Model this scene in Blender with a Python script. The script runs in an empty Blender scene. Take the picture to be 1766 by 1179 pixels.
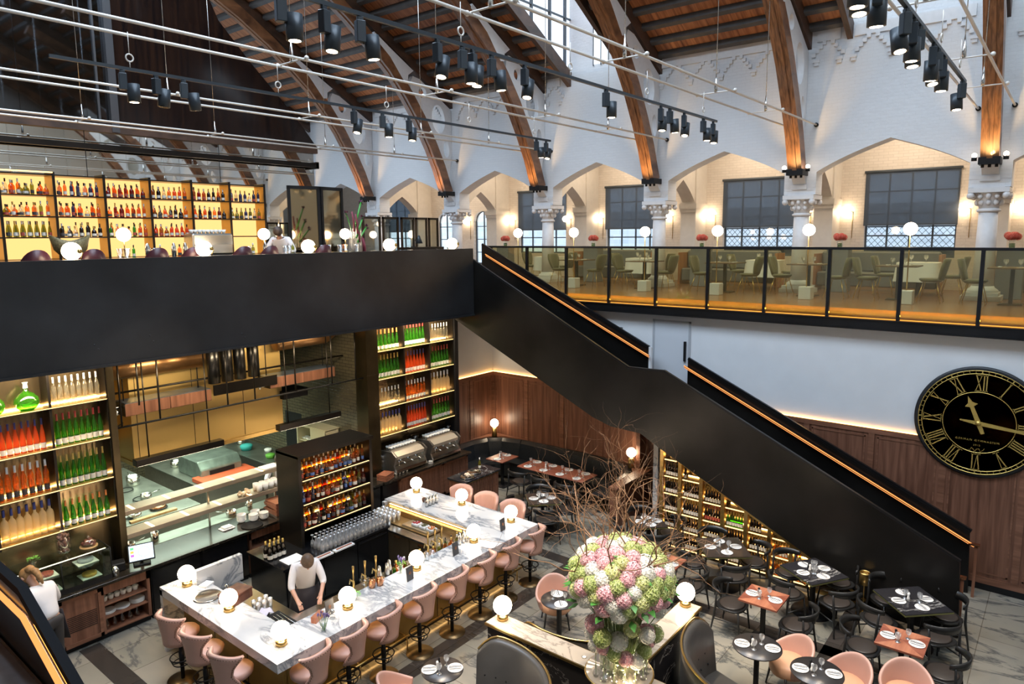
import bpy, bmesh, math, random
from mathutils import Vector, Matrix
random.seed(7)
PI = math.pi
sc = bpy.context.scene
COL = sc.collection
# ---------------------------------------------------------------- camera, world, exposure
yaw, pit, rol, FPX, CY = 0.67944736, 0.13504609, 0.00811299, 1203.32621, 569.552522
fw = Vector((math.cos(yaw)*math.cos(pit), math.sin(yaw)*math.cos(pit), -math.sin(pit)))
r0 = Vector((math.sin(yaw), -math.cos(yaw), 0)); d0 = fw.cross(r0)
rt = r0*math.cos(rol)+d0*math.sin(rol); dn = d0*math.cos(rol)-r0*math.sin(rol)
cam = bpy.data.cameras.new('camera'); co = bpy.data.objects.new('camera', cam); COL.objects.link(co)
m3 = Matrix((rt, -dn, -fw)).transposed()
co.matrix_world = Matrix.Translation((0, 0, 6.4)) @ m3.to_4x4()
cam.sensor_width = 36; cam.lens = FPX/1766*36; cam.shift_y = (CY-589.5)/1766
cam.clip_start = 0.05; cam.clip_end = 200
sc.camera = co
w = bpy.data.worlds.new('sky'); sc.world = w; w.use_nodes = True
bg = w.node_tree.nodes['Background']; bg.inputs[0].default_value = (0.70, 0.85, 1.0, 1); bg.inputs[1].default_value = 1.3
sc.view_settings.view_transform = 'Standard'; sc.view_settings.look = 'None'
sc.view_settings.exposure = 0.98; sc.view_settings.gamma = 1
sc.cycles.max_bounces = 8; sc.cycles.transparent_max_bounces = 24; sc.cycles.diffuse_bounces = 3; sc.cycles.glossy_bounces = 4
sc.cycles.sample_clamp_indirect = 6; sc.cycles.caustics_reflective = False; sc.cycles.caustics_refractive = False
sc.cycles.blur_glossy = 1.0
def area(name, loc, rot, sx, sy, power, col, spread=PI):
    l = bpy.data.lights.new(name, 'AREA'); l.shape = 'RECTANGLE'; l.size = sx; l.size_y = sy; l.energy = power; l.color = col; l.spread = spread
    o = bpy.data.objects.new(name, l); o.location = loc; o.rotation_euler = rot; COL.objects.link(o); return o
# daylight through the glazed strip in the roof each side of the ridge
for yy in (0.5, 9.5, 18.0):
    area('skylight_daylight', (7.8, yy, 16.25), (0, math.radians(-29), 0), 3.2, 7.6, 370, (0.70, 0.84, 1.0))
    area('skylight_daylight', (4.2, yy, 16.25), (0, math.radians(29), 0), 3.2, 7.6, 370, (0.70, 0.84, 1.0))
# ---------------------------------------------------------------- materials
MATS = {}
def nt(m): return m.node_tree.nodes, m.node_tree.links
def mat(name, col, rough=0.5, metal=0.0, coat=0.0, noise=0.0, nscale=8.0, col2=None, stretch=(1, 1, 1), bump=0.0, spec=0.5, emit=None, es=0.0, sheen=0.0):
    if name in MATS: return MATS[name]
    m = bpy.data.materials.new(name); m.use_nodes = True; n, l = nt(m); b = n['Principled BSDF']
    b.inputs['Base Color'].default_value = (*col, 1); b.inputs['Roughness'].default_value = rough; b.inputs['Metallic'].default_value = metal
    b.inputs['Coat Weight'].default_value = coat; b.inputs['Specular IOR Level'].default_value = spec; b.inputs['Sheen Weight'].default_value = sheen
    if emit: b.inputs['Emission Color'].default_value = (*emit, 1); b.inputs['Emission Strength'].default_value = es
    if noise or col2 or bump:
        tc = n.new('ShaderNodeTexCoord'); mp = n.new('ShaderNodeMapping'); mp.inputs['Scale'].default_value = stretch
        nz = n.new('ShaderNodeTexNoise'); nz.inputs['Scale'].default_value = nscale; nz.inputs['Detail'].default_value = 6
        l.new(tc.outputs['Object'], mp.inputs[0]); l.new(mp.outputs[0], nz.inputs[0])
        cr = n.new('ShaderNodeValToRGB'); c2 = col2 or tuple(c*(1-noise) for c in col)
        cr.color_ramp.elements[0].position = 0.35; cr.color_ramp.elements[1].position = 0.68
        cr.color_ramp.elements[0].color = (*c2, 1); cr.color_ramp.elements[1].color = (*col, 1)
        l.new(nz.outputs[0], cr.inputs[0]); l.new(cr.outputs[0], b.inputs['Base Color'])
        if bump:
            bp = n.new('ShaderNodeBump'); bp.inputs['Strength'].default_value = bump; bp.inputs['Distance'].default_value = 0.02
            l.new(nz.outputs[0], bp.inputs['Height']); l.new(bp.outputs[0], b.inputs['Normal'])
    MATS[name] = m; return m
def emis(name, col, s):
    if name in MATS: return MATS[name]
    m = bpy.data.materials.new(name); m.use_nodes = True; n, l = nt(m)
    n.remove(n['Principled BSDF']); e = n.new('ShaderNodeEmission'); e.inputs[0].default_value = (*col, 1); e.inputs[1].default_value = s
    l.new(e.outputs[0], n['Material Output'].inputs[0]); MATS[name] = m; return m
def glass(name, col, gl=0.12, rough=0.02, solid=0.0, scol=None):
    # thin tinted glass: colour filter plus a mirror share; solid adds scattering body
    if name in MATS: return MATS[name]
    m = bpy.data.materials.new(name); m.use_nodes = True; n, l = nt(m); n.remove(n['Principled BSDF'])
    t = n.new('ShaderNodeBsdfTransparent'); t.inputs[0].default_value = (*col, 1)
    g = n.new('ShaderNodeBsdfAnisotropic'); g.inputs['Color'].default_value = (1, 1, 1, 1); g.inputs['Roughness'].default_value = rough
    mx = n.new('ShaderNodeMixShader'); lw = n.new('ShaderNodeLayerWeight'); lw.inputs[0].default_value = 0.25
    mr = n.new('ShaderNodeMapRange'); mr.inputs['To Min'].default_value = gl*0.5; mr.inputs['To Max'].default_value = min(1, gl*3.0)
    l.new(lw.outputs['Facing'], mr.inputs['Value']); l.new(mr.outputs[0], mx.inputs[0]); l.new(t.outputs[0], mx.inputs[1]); l.new(g.outputs[0], mx.inputs[2])
    out = mx
    if solid:
        d = n.new('ShaderNodeBsdfTranslucent'); d.inputs[0].default_value = (*(scol or col), 1)
        d2 = n.new('ShaderNodeBsdfDiffuse'); d2.inputs[0].default_value = (*(scol or col), 1)
        a = n.new('ShaderNodeMixShader'); a.inputs[0].default_value = 0.4; l.new(d.outputs[0], a.inputs[1]); l.new(d2.outputs[0], a.inputs[2])
        m2 = n.new('ShaderNodeMixShader'); m2.inputs[0].default_value = solid; l.new(mx.outputs[0], m2.inputs[1]); l.new(a.outputs[0], m2.inputs[2]); out = m2
    l.new(out.outputs[0], n['Material Output'].inputs[0]); MATS[name] = m; return m
def wood(name, c1, c2, stretch=(1, 1, 0.08), scale=9, rough=0.42, planks=None, coat=0.0):
    if name in MATS: return MATS[name]
    m = bpy.data.materials.new(name); m.use_nodes = True; n, l = nt(m); b = n['Principled BSDF']; b.inputs['Roughness'].default_value = rough; b.inputs['Coat Weight'].default_value = coat
    tc = n.new('ShaderNodeTexCoord'); mp = n.new('ShaderNodeMapping'); mp.inputs['Scale'].default_value = stretch
    nz = n.new('ShaderNodeTexNoise'); nz.inputs['Scale'].default_value = scale; nz.inputs['Detail'].default_value = 8; nz.inputs['Distortion'].default_value = 0.6
    cr = n.new('ShaderNodeValToRGB'); cr.color_ramp.elements[0].position = 0.32; cr.color_ramp.elements[1].position = 0.7
    cr.color_ramp.elements[0].color = (*c1, 1); cr.color_ramp.elements[1].color = (*c2, 1)
    l.new(tc.outputs['Object'], mp.inputs[0]); l.new(mp.outputs[0], nz.inputs[0]); l.new(nz.outputs[0], cr.inputs[0]); l.new(cr.outputs[0], b.inputs['Base Color'])
    MATS[name] = m; return m
def marble(name, base, vein, scale=1.2, rough=0.15, width=0.06, tiles=None, base2=None):
    if name in MATS: return MATS[name]
    m = bpy.data.materials.new(name); m.use_nodes = True; n, l = nt(m); b = n['Principled BSDF']; b.inputs['Roughness'].default_value = rough
    tc = n.new('ShaderNodeTexCoord'); mp = n.new('ShaderNodeMapping'); mp.inputs['Rotation'].default_value = (0.3, 0.2, 0.7); mp.inputs['Scale'].default_value = (1, 0.45, 1)
    n1 = n.new('ShaderNodeTexNoise'); n1.inputs['Scale'].default_value = scale; n1.inputs['Detail'].default_value = 10; n1.inputs['Distortion'].default_value = 0.8; n1.inputs['Roughness'].default_value = 0.62
    l.new(tc.outputs['Object'], mp.inputs[0]); l.new(mp.outputs[0], n1.inputs[0])
    s = n.new('ShaderNodeMath'); s.operation = 'SUBTRACT'; s.inputs[1].default_value = 0.5; a = n.new('ShaderNodeMath'); a.operation = 'ABSOLUTE'
    l.new(n1.outputs[0], s.inputs[0]); l.new(s.outputs[0], a.inputs[0])
    cr = n.new('ShaderNodeValToRGB'); cr.color_ramp.elements[0].position = 0.0; cr.color_ramp.elements[1].position = width
    cr.color_ramp.elements[0].color = (*vein, 1); cr.color_ramp.elements[1].color = (*base, 1)
    l.new(a.outputs[0], cr.inputs[0]); last = cr.outputs[0]
    n2 = n.new('ShaderNodeTexNoise'); n2.inputs['Scale'].default_value = scale*0.8; n2.inputs['Detail'].default_value = 5; l.new(mp.outputs[0], n2.inputs[0])
    mx = n.new('ShaderNodeMixRGB'); mx.blend_type = 'MIX'; mx.inputs[2].default_value = (*(base2 or tuple(c*0.75 for c in base)), 1)
    r2 = n.new('ShaderNodeMapRange'); r2.inputs['From Min'].default_value = 0.45; r2.inputs['From Max'].default_value = 0.75; r2.inputs['To Max'].default_value = 0.8
    l.new(n2.outputs[0], r2.inputs[0]); l.new(r2.outputs[0], mx.inputs[0]); l.new(last, mx.inputs[1]); last = mx.outputs[0]
    if tiles:
        bt = n.new('ShaderNodeTexBrick'); bt.inputs['Scale'].default_value = 1.0; bt.inputs['Brick Width'].default_value = tiles[0]; bt.inputs['Row Height'].default_value = tiles[1]
        bt.inputs['Mortar Size'].default_value = 0.006; bt.inputs['Color1'].default_value = (1, 1, 1, 1); bt.inputs['Color2'].default_value = (0.72, 0.74, 0.72, 1); bt.inputs['Mortar'].default_value = (0.45, 0.43, 0.4, 1)
        l.new(tc.outputs['Object'], bt.inputs[0]); mm = n.new('ShaderNodeMixRGB'); mm.blend_type = 'MULTIPLY'; mm.inputs[0].default_value = 1
        l.new(last, mm.inputs[1]); l.new(bt.outputs[0], mm.inputs[2]); last = mm.outputs[0]
    l.new(last, b.inputs['Base Color']); MATS[name] = m; return m
def brick(name, c1, c2, mortar, bw=0.23, rh=0.075, axis='YZ', bump=0.35, rough=0.6, ms=0.006):
    if name in MATS: return MATS[name]
    m = bpy.data.materials.new(name); m.use_nodes = True; n, l = nt(m); b = n['Principled BSDF']; b.inputs['Roughness'].default_value = rough
    tc = n.new('ShaderNodeTexCoord'); sp = n.new('ShaderNodeSeparateXYZ'); cb = n.new('ShaderNodeCombineXYZ'); l.new(tc.outputs['Object'], sp.inputs[0])
    if axis == 'YZ': l.new(sp.outputs[1], cb.inputs[0]); l.new(sp.outputs[2], cb.inputs[1])
    elif axis == 'XZ': l.new(sp.outputs[0], cb.inputs[0]); l.new(sp.outputs[2], cb.inputs[1])
    else: l.new(sp.outputs[0], cb.inputs[0]); l.new(sp.outputs[1], cb.inputs[1])
    bt = n.new('ShaderNodeTexBrick'); bt.inputs['Scale'].default_value = 1; bt.inputs['Brick Width'].default_value = bw; bt.inputs['Row Height'].default_value = rh; bt.inputs['Mortar Size'].default_value = ms
    bt.inputs['Color1'].default_value = (*c1, 1); bt.inputs['Color2'].default_value = (*c2, 1); bt.inputs['Mortar'].default_value = (*mortar, 1); bt.inputs['Mortar Smooth'].default_value = 0.3
    l.new(cb.outputs[0], bt.inputs[0]); l.new(bt.outputs[0], b.inputs['Base Color'])
    nz = n.new('ShaderNodeTexNoise'); nz.inputs['Scale'].default_value = 9; l.new(tc.outputs['Object'], nz.inputs[0])
    ad = n.new('ShaderNodeMath'); ad.operation = 'SUBTRACT'; l.new(nz.outputs[0], ad.inputs[0]); l.new(bt.outputs['Fac'], ad.inputs[1])
    bp = n.new('ShaderNodeBump'); bp.inputs['Strength'].default_value = bump; bp.inputs['Distance'].default_value = 0.03
    l.new(ad.outputs[0], bp.inputs['Height']); l.new(bp.outputs[0], b.inputs['Normal']); MATS[name] = m; return m
def mirrormat(name, col, rough=0.02, mix=0.0, dcol=(0.02, 0.015, 0.01)):
    if name in MATS: return MATS[name]
    m = bpy.data.materials.new(name); m.use_nodes = True; n, l = nt(m); n.remove(n['Principled BSDF'])
    g = n.new('ShaderNodeBsdfAnisotropic'); g.inputs['Color'].default_value = (*col, 1); g.inputs['Roughness'].default_value = rough
    d = n.new('ShaderNodeBsdfDiffuse'); d.inputs[0].default_value = (*dcol, 1); mx = n.new('ShaderNodeMixShader'); mx.inputs[0].default_value = mix
    l.new(g.outputs[0], mx.inputs[1]); l.new(d.outputs[0], mx.inputs[2]); l.new(mx.outputs[0], n['Material Output'].inputs[0]); MATS[name] = m; return m
WBRICK = brick('white_painted_brick', (0.73, 0.745, 0.765), (0.71, 0.725, 0.745), (0.68, 0.695, 0.715), axis='YZ', bump=0.3)
WBRICKX = brick('white_painted_brick_x', (0.72, 0.70, 0.66), (0.68, 0.66, 0.62), (0.62, 0.60, 0.57), axis='XZ', bump=0.5)
CREAM = brick('cream_painted_brick', (0.70, 0.62, 0.53), (0.66, 0.58, 0.49), (0.58, 0.51, 0.43), axis='YZ', bump=0.5)
WPAINT = mat('white_plaster', (0.76, 0.78, 0.80), 0.55, noise=0.05, nscale=2)
WIRON = mat('white_painted_stone', (0.74, 0.74, 0.75), 0.45, noise=0.06, nscale=10, bump=0.15)
CREAMP = mat('cream_painted_stone', (0.68, 0.62, 0.54), 0.5, noise=0.06, nscale=6)
TIMBER = wood('rib_timber', (0.09, 0.038, 0.018), (0.30, 0.135, 0.06), stretch=(0.25, 3, 0.5), scale=7, rough=0.4, coat=0.2)
TIMBERD = wood('dark_rafter_timber', (0.03, 0.018, 0.012), (0.10, 0.05, 0.03), stretch=(0.3, 3, 0.5), scale=6, rough=0.5)
BOARDS = None
STEEL = mat('black_steel', (0.022, 0.022, 0.024), 0.34, 0.55, noise=0.35, nscale=1.3)
STEELW = mat('dark_bronze_steel', (0.035, 0.030, 0.026), 0.30, 0.75, noise=0.4, nscale=1.0)
BLACK = mat('matt_black', (0.010, 0.010, 0.011), 0.5, spec=0.25)
BLACKG = mat('gloss_black', (0.008, 0.008, 0.009), 0.15)
TRACK = mat('black_track_metal', (0.035, 0.045, 0.055), 0.4, 0.2)
ROD = mat('white_painted_rod', (0.70, 0.66, 0.60), 0.35, 0.1)
BRASS = mat('brushed_brass', (0.62, 0.42, 0.15), 0.30, 1.0, noise=0.2, nscale=4, stretch=(1, 1, 6))
BRASSD = mat('aged_brass_sheet', (0.50, 0.33, 0.11), 0.38, 0.9, noise=0.25, nscale=2.0)
COPPER = mat('copper', (0.70, 0.34, 0.18), 0.25, 1.0)
CHROME = mat('stainless_steel', (0.62, 0.61, 0.58), 0.22, 1.0)
INOX = mat('brushed_stainless', (0.55, 0.53, 0.49), 0.32, 0.95, noise=0.15, nscale=3, stretch=(0.3, 6, 6))
WALNUT = wood('walnut_panel', (0.115, 0.046, 0.026), (0.265, 0.118, 0.070), stretch=(6, 6, 0.35), scale=2.2, rough=0.4)
WALNUTH = wood('walnut_rail', (0.15, 0.062, 0.034), (0.30, 0.135, 0.080), stretch=(0.5, 0.5, 5), scale=2.2, rough=0.4)
WHMARB = marble('white_veined_marble', (0.60, 0.60, 0.60), (0.20, 0.22, 0.25), 2.2, 0.12, 0.05, base2=(0.42, 0.43, 0.45))
BKMARB = marble('black_veined_marble', (0.022, 0.021, 0.024), (0.5, 0.48, 0.45), 1.0, 0.10, 0.006, base2=(0.035, 0.033, 0.033))
BKSTONE = marble('dark_stone_worktop', (0.018, 0.014, 0.010), (0.07, 0.06, 0.045), 1.6, 0.2, 0.010)
FLOORM = marble('grey_marble_tiles', (0.285, 0.26, 0.215), (0.10, 0.10, 0.095), 0.9, 0.20, 0.03, tiles=(1.5, 0.75), base2=(0.12, 0.125, 0.12))
FLOORB = marble('black_stone_strip', (0.045, 0.038, 0.034), (0.10, 0.09, 0.08), 1.2, 0.25, 0.01, tiles=(0.6, 0.6))
PINK = mat('blush_leather', (0.58, 0.335, 0.265), 0.42, noise=0.08, nscale=3)
PINKV = mat('blush_velvet', (0.62, 0.33, 0.26), 0.7, sheen=0.5)
DKLEA = mat('black_leather', (0.018, 0.022, 0.026), 0.32, noise=0.2, nscale=4)
GYLEA = mat('charcoal_leather', (0.050, 0.048, 0.046), 0.34, noise=0.2, nscale=3)
OAKB = mat('black_stained_ash', (0.012, 0.012, 0.012), 0.38)
SEATB = mat('dark_brown_seat_leather', (0.035, 0.028, 0.024), 0.4)
REDW = wood('red_oak_top', (0.19, 0.055, 0.032), (0.30, 0.10, 0.06), stretch=(8, 0.6, 1), scale=2, rough=0.35)
REDW2 = wood('red_oak_top_light', (0.30, 0.10, 0.055), (0.44, 0.18, 0.10), stretch=(0.6, 8, 1), scale=2, rough=0.35)
PORC = mat('white_porcelain', (0.86, 0.84, 0.80), 0.2)
LINEN = mat('white_linen', (0.82, 0.81, 0.79), 0.8)
GLASSC = glass('clear_glass', (0.93, 0.94, 0.94), 0.16)
GLASSP = glass('window_pane', (0.95, 0.97, 1.0), 0.05)
GLASSB = glass('balustrade_glass', (0.82, 0.80, 0.60), 0.06, solid=0.05, scol=(0.6, 0.54, 0.32))
GLOBE = emis('glowing_opal_globe', (1.0, 0.78, 0.54), 11.0)
LEDW = emis('warm_led_strip', (1.0, 0.60, 0.22), 1.7)
LEDS = emis('warm_led_strip_wash', (1.0, 0.58, 0.20), 9.0)
LEDB = emis('warm_led_strip_strong', (1.0, 0.62, 0.24), 34.0)
LEDO = emis('amber_led_strip', (1.0, 0.36, 0.10), 0.75)
LEDC = emis('spot_lamp_face', (1.0, 0.74, 0.48), 9.0)
# ---------------------------------------------------------------- mesh helpers
class MB:
    def __init__(s): s.v = []; s.f = []; s.m = []; s.s = []
    def add(s, vs, fs, m=0, sm=False, M=None):
        o = len(s.v)
        for v in vs: s.v.append(tuple(M @ Vector(v)) if M is not None else tuple(v))
        for f in fs: s.f.append([i+o for i in f]); s.m.append(m); s.s.append(sm)
        return s
    def box(s, a, b, m=0, M=None):
        x0, y0, z0 = a; x1, y1, z1 = b
        return s.add([(x0,y0,z0),(x1,y0,z0),(x1,y1,z0),(x0,y1,z0),(x0,y0,z1),(x1,y0,z1),(x1,y1,z1),(x0,y1,z1)], [(3,2,1,0),(4,5,6,7),(0,1,5,4),(1,2,6,5),(2,3,7,6),(3,0,4,7)], m, False, M)
    def cbox(s, c, sz, m=0, M=None):
        return s.box([c[i]-sz[i]/2 for i in range(3)], [c[i]+sz[i]/2 for i in range(3)], m, M)
    def tube(s, pts, r, seg=8, m=0, cap=True, closed=False, M=None, sq=None):
        P = [Vector(p) for p in pts]; n = len(P); vs = []; fs = []
        R = r if isinstance(r, (list, tuple)) else [r]*n
        up = Vector((0, 0, 1)); prev = None
        for i in range(n):
            if closed: d = P[(i+1) % n]-P[i-1]
            else: d = P[min(i+1, n-1)]-P[max(i-1, 0)]
            d.normalize()
            if prev is None:
                a = up if abs(d.dot(up)) < 0.9 else Vector((1, 0, 0)); x = d.cross(a).normalized()
            else:
                x = prev-d*prev.dot(d); x.normalize()
            prev = x; y = d.cross(x)
            for k in range(seg):
                t = 2*PI*k/seg+(PI/4 if seg == 4 else 0); vs.append(P[i]+(x*math.cos(t)*(sq or 1)+y*math.sin(t))*R[i])
        for i in range(n if closed else n-1):
            j = (i+1) % n
            for k in range(seg): k2 = (k+1) % seg; fs.append((i*seg+k, i*seg+k2, j*seg+k2, j*seg+k))
        if cap and not closed: fs.append(tuple(range(seg-1, -1, -1))); fs.append(tuple(range((n-1)*seg, n*seg)))
        return s.add(vs, fs, m, seg > 4, M)
    def lathe(s, prof, c=(0, 0, 0), seg=16, m=0, sm=True, M=None, sx=1, sy=1):
        vs = []; fs = []; n = len(prof)
        for r, z in prof:
            for k in range(seg): t = 2*PI*k/seg; vs.append((c[0]+r*math.cos(t)*sx, c[1]+r*math.sin(t)*sy, c[2]+z))
        for i in range(n-1):
            for k in range(seg): k2 = (k+1) % seg; fs.append((i*seg+k, i*seg+k2, (i+1)*seg+k2, (i+1)*seg+k))
        if prof[0][0] > 1e-4: fs.append(tuple(range(seg-1, -1, -1)))
        if prof[-1][0] > 1e-4: fs.append(tuple(range((n-1)*seg, n*seg)))
        return s.add(vs, fs, m, sm, M)
    def cyl(s, c, r, h, seg=20, m=0, r2=None, M=None): return s.lathe([(r, 0), (r if r2 is None else r2, h)], c, seg, m, True, M)
    def sphere(s, c, r, seg=16, m=0, sz=1, M=None):
        n = max(6, seg//2); return s.lathe([(r*math.sin(PI*i/n), -r*sz*math.cos(PI*i/n)) for i in range(n+1)], c, seg, m, True, M)
    def prism(s, poly, axis, a, b, m=0, M=None, sm=False):
        def P(u, v, t): return {'X': (t, u, v), 'Y': (u, t, v), 'Z': (u, v, t)}[axis]
        n = len(poly); vs = [P(u, v, a) for u, v in poly]+[P(u, v, b) for u, v in poly]
        fs = [tuple(range(n-1, -1, -1)), tuple(range(n, 2*n))]+[(i, (i+1) % n, n+(i+1) % n, n+i) for i in range(n)]
        return s.add(vs, fs, m, sm, M)
    def grid(s, rows, m=0, sm=True, cu=False, M=None):
        n = len(rows[0]); vs = [p for r in rows for p in r]; fs = []
        for i in range(len(rows)-1):
            for k in range(n if cu else n-1): k2 = (k+1) % n; fs.append((i*n+k, i*n+k2, (i+1)*n+k2, (i+1)*n+k))
        return s.add(vs, fs, m, sm, M)
    def build(s, name, mats, parent=None, loc=None, rz=0, bevel=0, thick=0, sub=0, fix=True):
        me = bpy.data.meshes.new(name); me.from_pydata(s.v, [], s.f)
        mats = mats if isinstance(mats, (list, tuple)) else [mats]
        for q in mats: me.materials.append(q)
        me.polygons.foreach_set('material_index', s.m); me.polygons.foreach_set('use_smooth', s.s)
        if fix or bevel:
            bm = bmesh.new(); bm.from_mesh(me)
            if fix: bmesh.ops.recalc_face_normals(bm, faces=bm.faces)
            if bevel: bmesh.ops.bevel(bm, geom=[e for e in bm.edges if len(e.link_faces) == 2 and e.calc_face_angle(0) > 0.5], offset=bevel, segments=1, affect='EDGES')
            bm.to_mesh(me); bm.free()
        me.update(); o = bpy.data.objects.new(name, me); COL.objects.link(o)
        if loc: o.location = loc
        o.rotation_euler.z = rz
        if parent: o.parent = parent
        if thick: md = o.modifiers.new('t', 'SOLIDIFY'); md.thickness = thick; md.offset = 0
        if sub: md = o.modifiers.new('s', 'SUBSURF'); md.levels = sub; md.render_levels = sub
        return o
def tag(o, label=None, cat=None, group=None, kind=None):
    if label: o['label'] = label
    if cat: o['category'] = cat
    if group: o['group'] = group
    if kind: o['kind'] = kind
    return o
def thing(name, label, cat, loc=(0, 0, 0), rz=0, group=None):
    o = bpy.data.objects.new(name, None); COL.objects.link(o); o.location = loc; o.rotation_euler.z = rz; o.empty_display_size = 0.1
    return tag(o, label, cat, group)
def struct(name, mb, mats, parent=None, **k):
    o = mb.build(name, mats, parent, **k)
    if not parent: o['kind'] = 'structure'
    return o
KIDS = {}
def dup(o, loc, rz=None, label=None, group=None, scale=None):
    c = o.copy(); COL.objects.link(c); c.location = loc
    if rz is not None: c.rotation_euler.z = rz
    if label: c['label'] = label
    if group: c['group'] = group
    if scale: c.scale = scale if isinstance(scale, (tuple, list)) else (scale,)*3
    if o not in KIDS: KIDS[o] = [(ch, [g for g in o_children(ch)]) for ch in o_children(o)]
    for ch, gs in KIDS[o]:
        d = ch.copy(); COL.objects.link(d); d.parent = c
        for g in gs: e = g.copy(); COL.objects.link(e); e.parent = d
    return c
def o_children(o): return [x for x in bpy.data.objects if x.parent == o]
class Kind:
    """first call moves the prototype itself, later calls copy it"""
    def __init__(s, proto): s.p = proto; s.used = False
    def __call__(s, loc, rz=0, label=None, group=None, scale=None):
        if not s.used:
            s.used = True; o = s.p; o.location = loc; o.rotation_euler.z = rz
            if label: o['label'] = label
            if group: o['group'] = group
            if scale: o.scale = scale if isinstance(scale, (tuple, list)) else (scale,)*3
            return o
        return dup(s.p, loc, rz, label, group, scale)
ORD = ['first', 'second', 'third', 'fourth', 'fifth', 'sixth', 'seventh', 'eighth', 'ninth', 'tenth', 'eleventh', 'twelfth', 'thirteenth', 'fourteenth', 'fifteenth', 'sixteenth', 'seventeenth', 'eighteenth', 'nineteenth', 'twentieth']
# ================================================================ STRUCTURE
ZM = 4.95            # gallery floor level
XA, XO, XW = 17.75, 20.6, 14.57   # arcade wall, outer wall, ground-floor side wall
COLY = [-2.3, 1.54, 5.36, 9.2, 13.05, 16.97, 21.1, 25.0]
# ground floor with inlaid dark strips
fl = MB(); fl.box((-6.5, -3.5, -0.2), (XO, 19.2, 0.0))
for a, b in (((3.62, -3.3), (3.92, 11.7)), ((3.92, 7.08), (10.7, 7.38)), ((10.7, -3.3), (10.98, 11.2)), ((3.92, 2.35), (14.4, 2.62))):
    fl.box((a[0], a[1], 0.0), (b[0], b[1], 0.003), 1)
struct('floor', fl, [FLOORM, FLOORB])
# gallery floor slabs
g = MB(); g.box((XW+0.02, -3.3, ZM-0.22), (XO, 27, ZM)); struct('floor_gallery_right', g, wood('gallery_boards', (0.16, 0.075, 0.035), (0.30, 0.15, 0.07), stretch=(5, 0.4, 1), scale=3, rough=0.25))
g = MB(); g.box((-6.3, 11.32, 4.5), (12.42, 18.8, ZM)); g.box((12.42, 12.55, 4.5), (14.57, 18.8, ZM)); struct('floor_gallery_back', g, STEELW)
# side wall of the ground floor
g = MB(); g.box((XW, -3.3, 0), (XW+0.2, 12.6, ZM-0.3)); struct('wall_right', g, WPAINT)
g = MB(); g.box((12.7, 12.47, 0), (XW+0.2, 12.7, 4.5)); struct('wall_back_corner', g, WPAINT)
g = MB(); g.box((3.0, 18.6, 0), (12.7, 18.8, 4.5)); struct('wall_kitchen_back', g, brick('dark_bronze_tiles', (0.10, 0.085, 0.055), (0.085, 0.07, 0.045), (0.03, 0.025, 0.02), 0.22, 0.075, 'XZ', 0.2, 0.25))
g = MB(); g.box((9.85, 12.46, 0), (9.97, 18.6, 4.5)); struct('wall_kitchen_side', g, brick('dark_bronze_tiles_y', (0.11, 0.095, 0.06), (0.09, 0.075, 0.05), (0.03, 0.025, 0.02), 0.22, 0.075, 'YZ', 0.2, 0.22))
g = MB(); g.box((-6.3, -3.5, 0), (XO+0.2, -3.3, 18))
struct('wall_front_end', g, mat('pale_panel_wall', (0.50, 0.45, 0.38), 0.6, noise=0.06, nscale=1.0))
g = MB(); g.box((-6.5, -3.5, 0), (-6.3, 27, 11.2)); struct('wall_left', g, WBRICK)
g = MB(); g.box((-6.3, 27, ZM), (XO+0.2, 27.2, 18)); struct('wall_back', g, WBRICKX)
g = MB(); g.box((-6.3, 19.0, 0), (12.0, 19.2, ZM)); struct('wall_back_lower', g, BLACK)
# walnut wainscot of the side wall: stiles, rails and panels
def wains(name, x0, x1, y0, y1, zt, n, axis):
    g = MB(); L = (y1-y0) if axis == 'Y' else (x1-x0)
    def bx(u0, u1, d0, d1, z0, z1, m):
        if axis == 'Y': g.box((XW-d1, y0+u0, z0), (XW-d0, y0+u1, z1), m)
        else: g.box((x0+u0, 12.47-d1, z0), (x0+u1, 12.47-d0, z1), m)
    bx(0, L, 0, 0.03, 0.0, zt, 0)
    bx(0, L, 0.03, 0.045, zt-0.10, zt, 1); bx(0, L, 0.03, 0.05, 0.12, 0.24, 1); bx(0, L, 0.03, 0.045, 0.0, 0.12, 2)
    for i in range(n+1):
        u = L*i/n; bx(max(0, u-0.055), min(L, u+0.055), 0.03, 0.047, 0.24, zt-0.1, 1)
        if i < n:
            a, b = u+0.055, L*(i+1)/n-0.055
            for s0, s1 in ((a+0.05, a+0.075), (b-0.075, b-0.05)): bx(s0, s1, 0.03, 0.038, 0.30, zt-0.16, 1)
            bx(a+0.05, b-0.05, 0.03, 0.038, zt-0.185, zt-0.16, 1); bx(a+0.05, b-0.05, 0.03, 0.038, 0.30, 0.325, 1)
    return struct(name, g, [WALNUT, WALNUTH, BLACK])
wains('trim_1', 0, 0, -3.2, 7.75-0.1, 2.66, 9, 'Y')
wains('trim_2', 0, 0, 7.75, 12.44, 2.66, 4, 'Y')
wains('trim_3', 12.72, XW-0.05, 0, 0, 2.66, 2, 'X')
g = MB(); g.box((XW-0.05, -3.2, 2.665), (XW-0.035, 12.44, 2.685)); g.box((12.72, 12.42, 2.665), (XW-0.05, 12.435, 2.685))
struct('trim_4', g, emis('wainscot_led', (1.0, 0.50, 0.14), 4.0))
g = MB(); g.prism([(7.65, 0), (7.75, 0), (7.75, 2.66), (7.65, 2.66)], 'X', XW-0.35, XW); struct('trim_5', g, WALNUTH)
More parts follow.
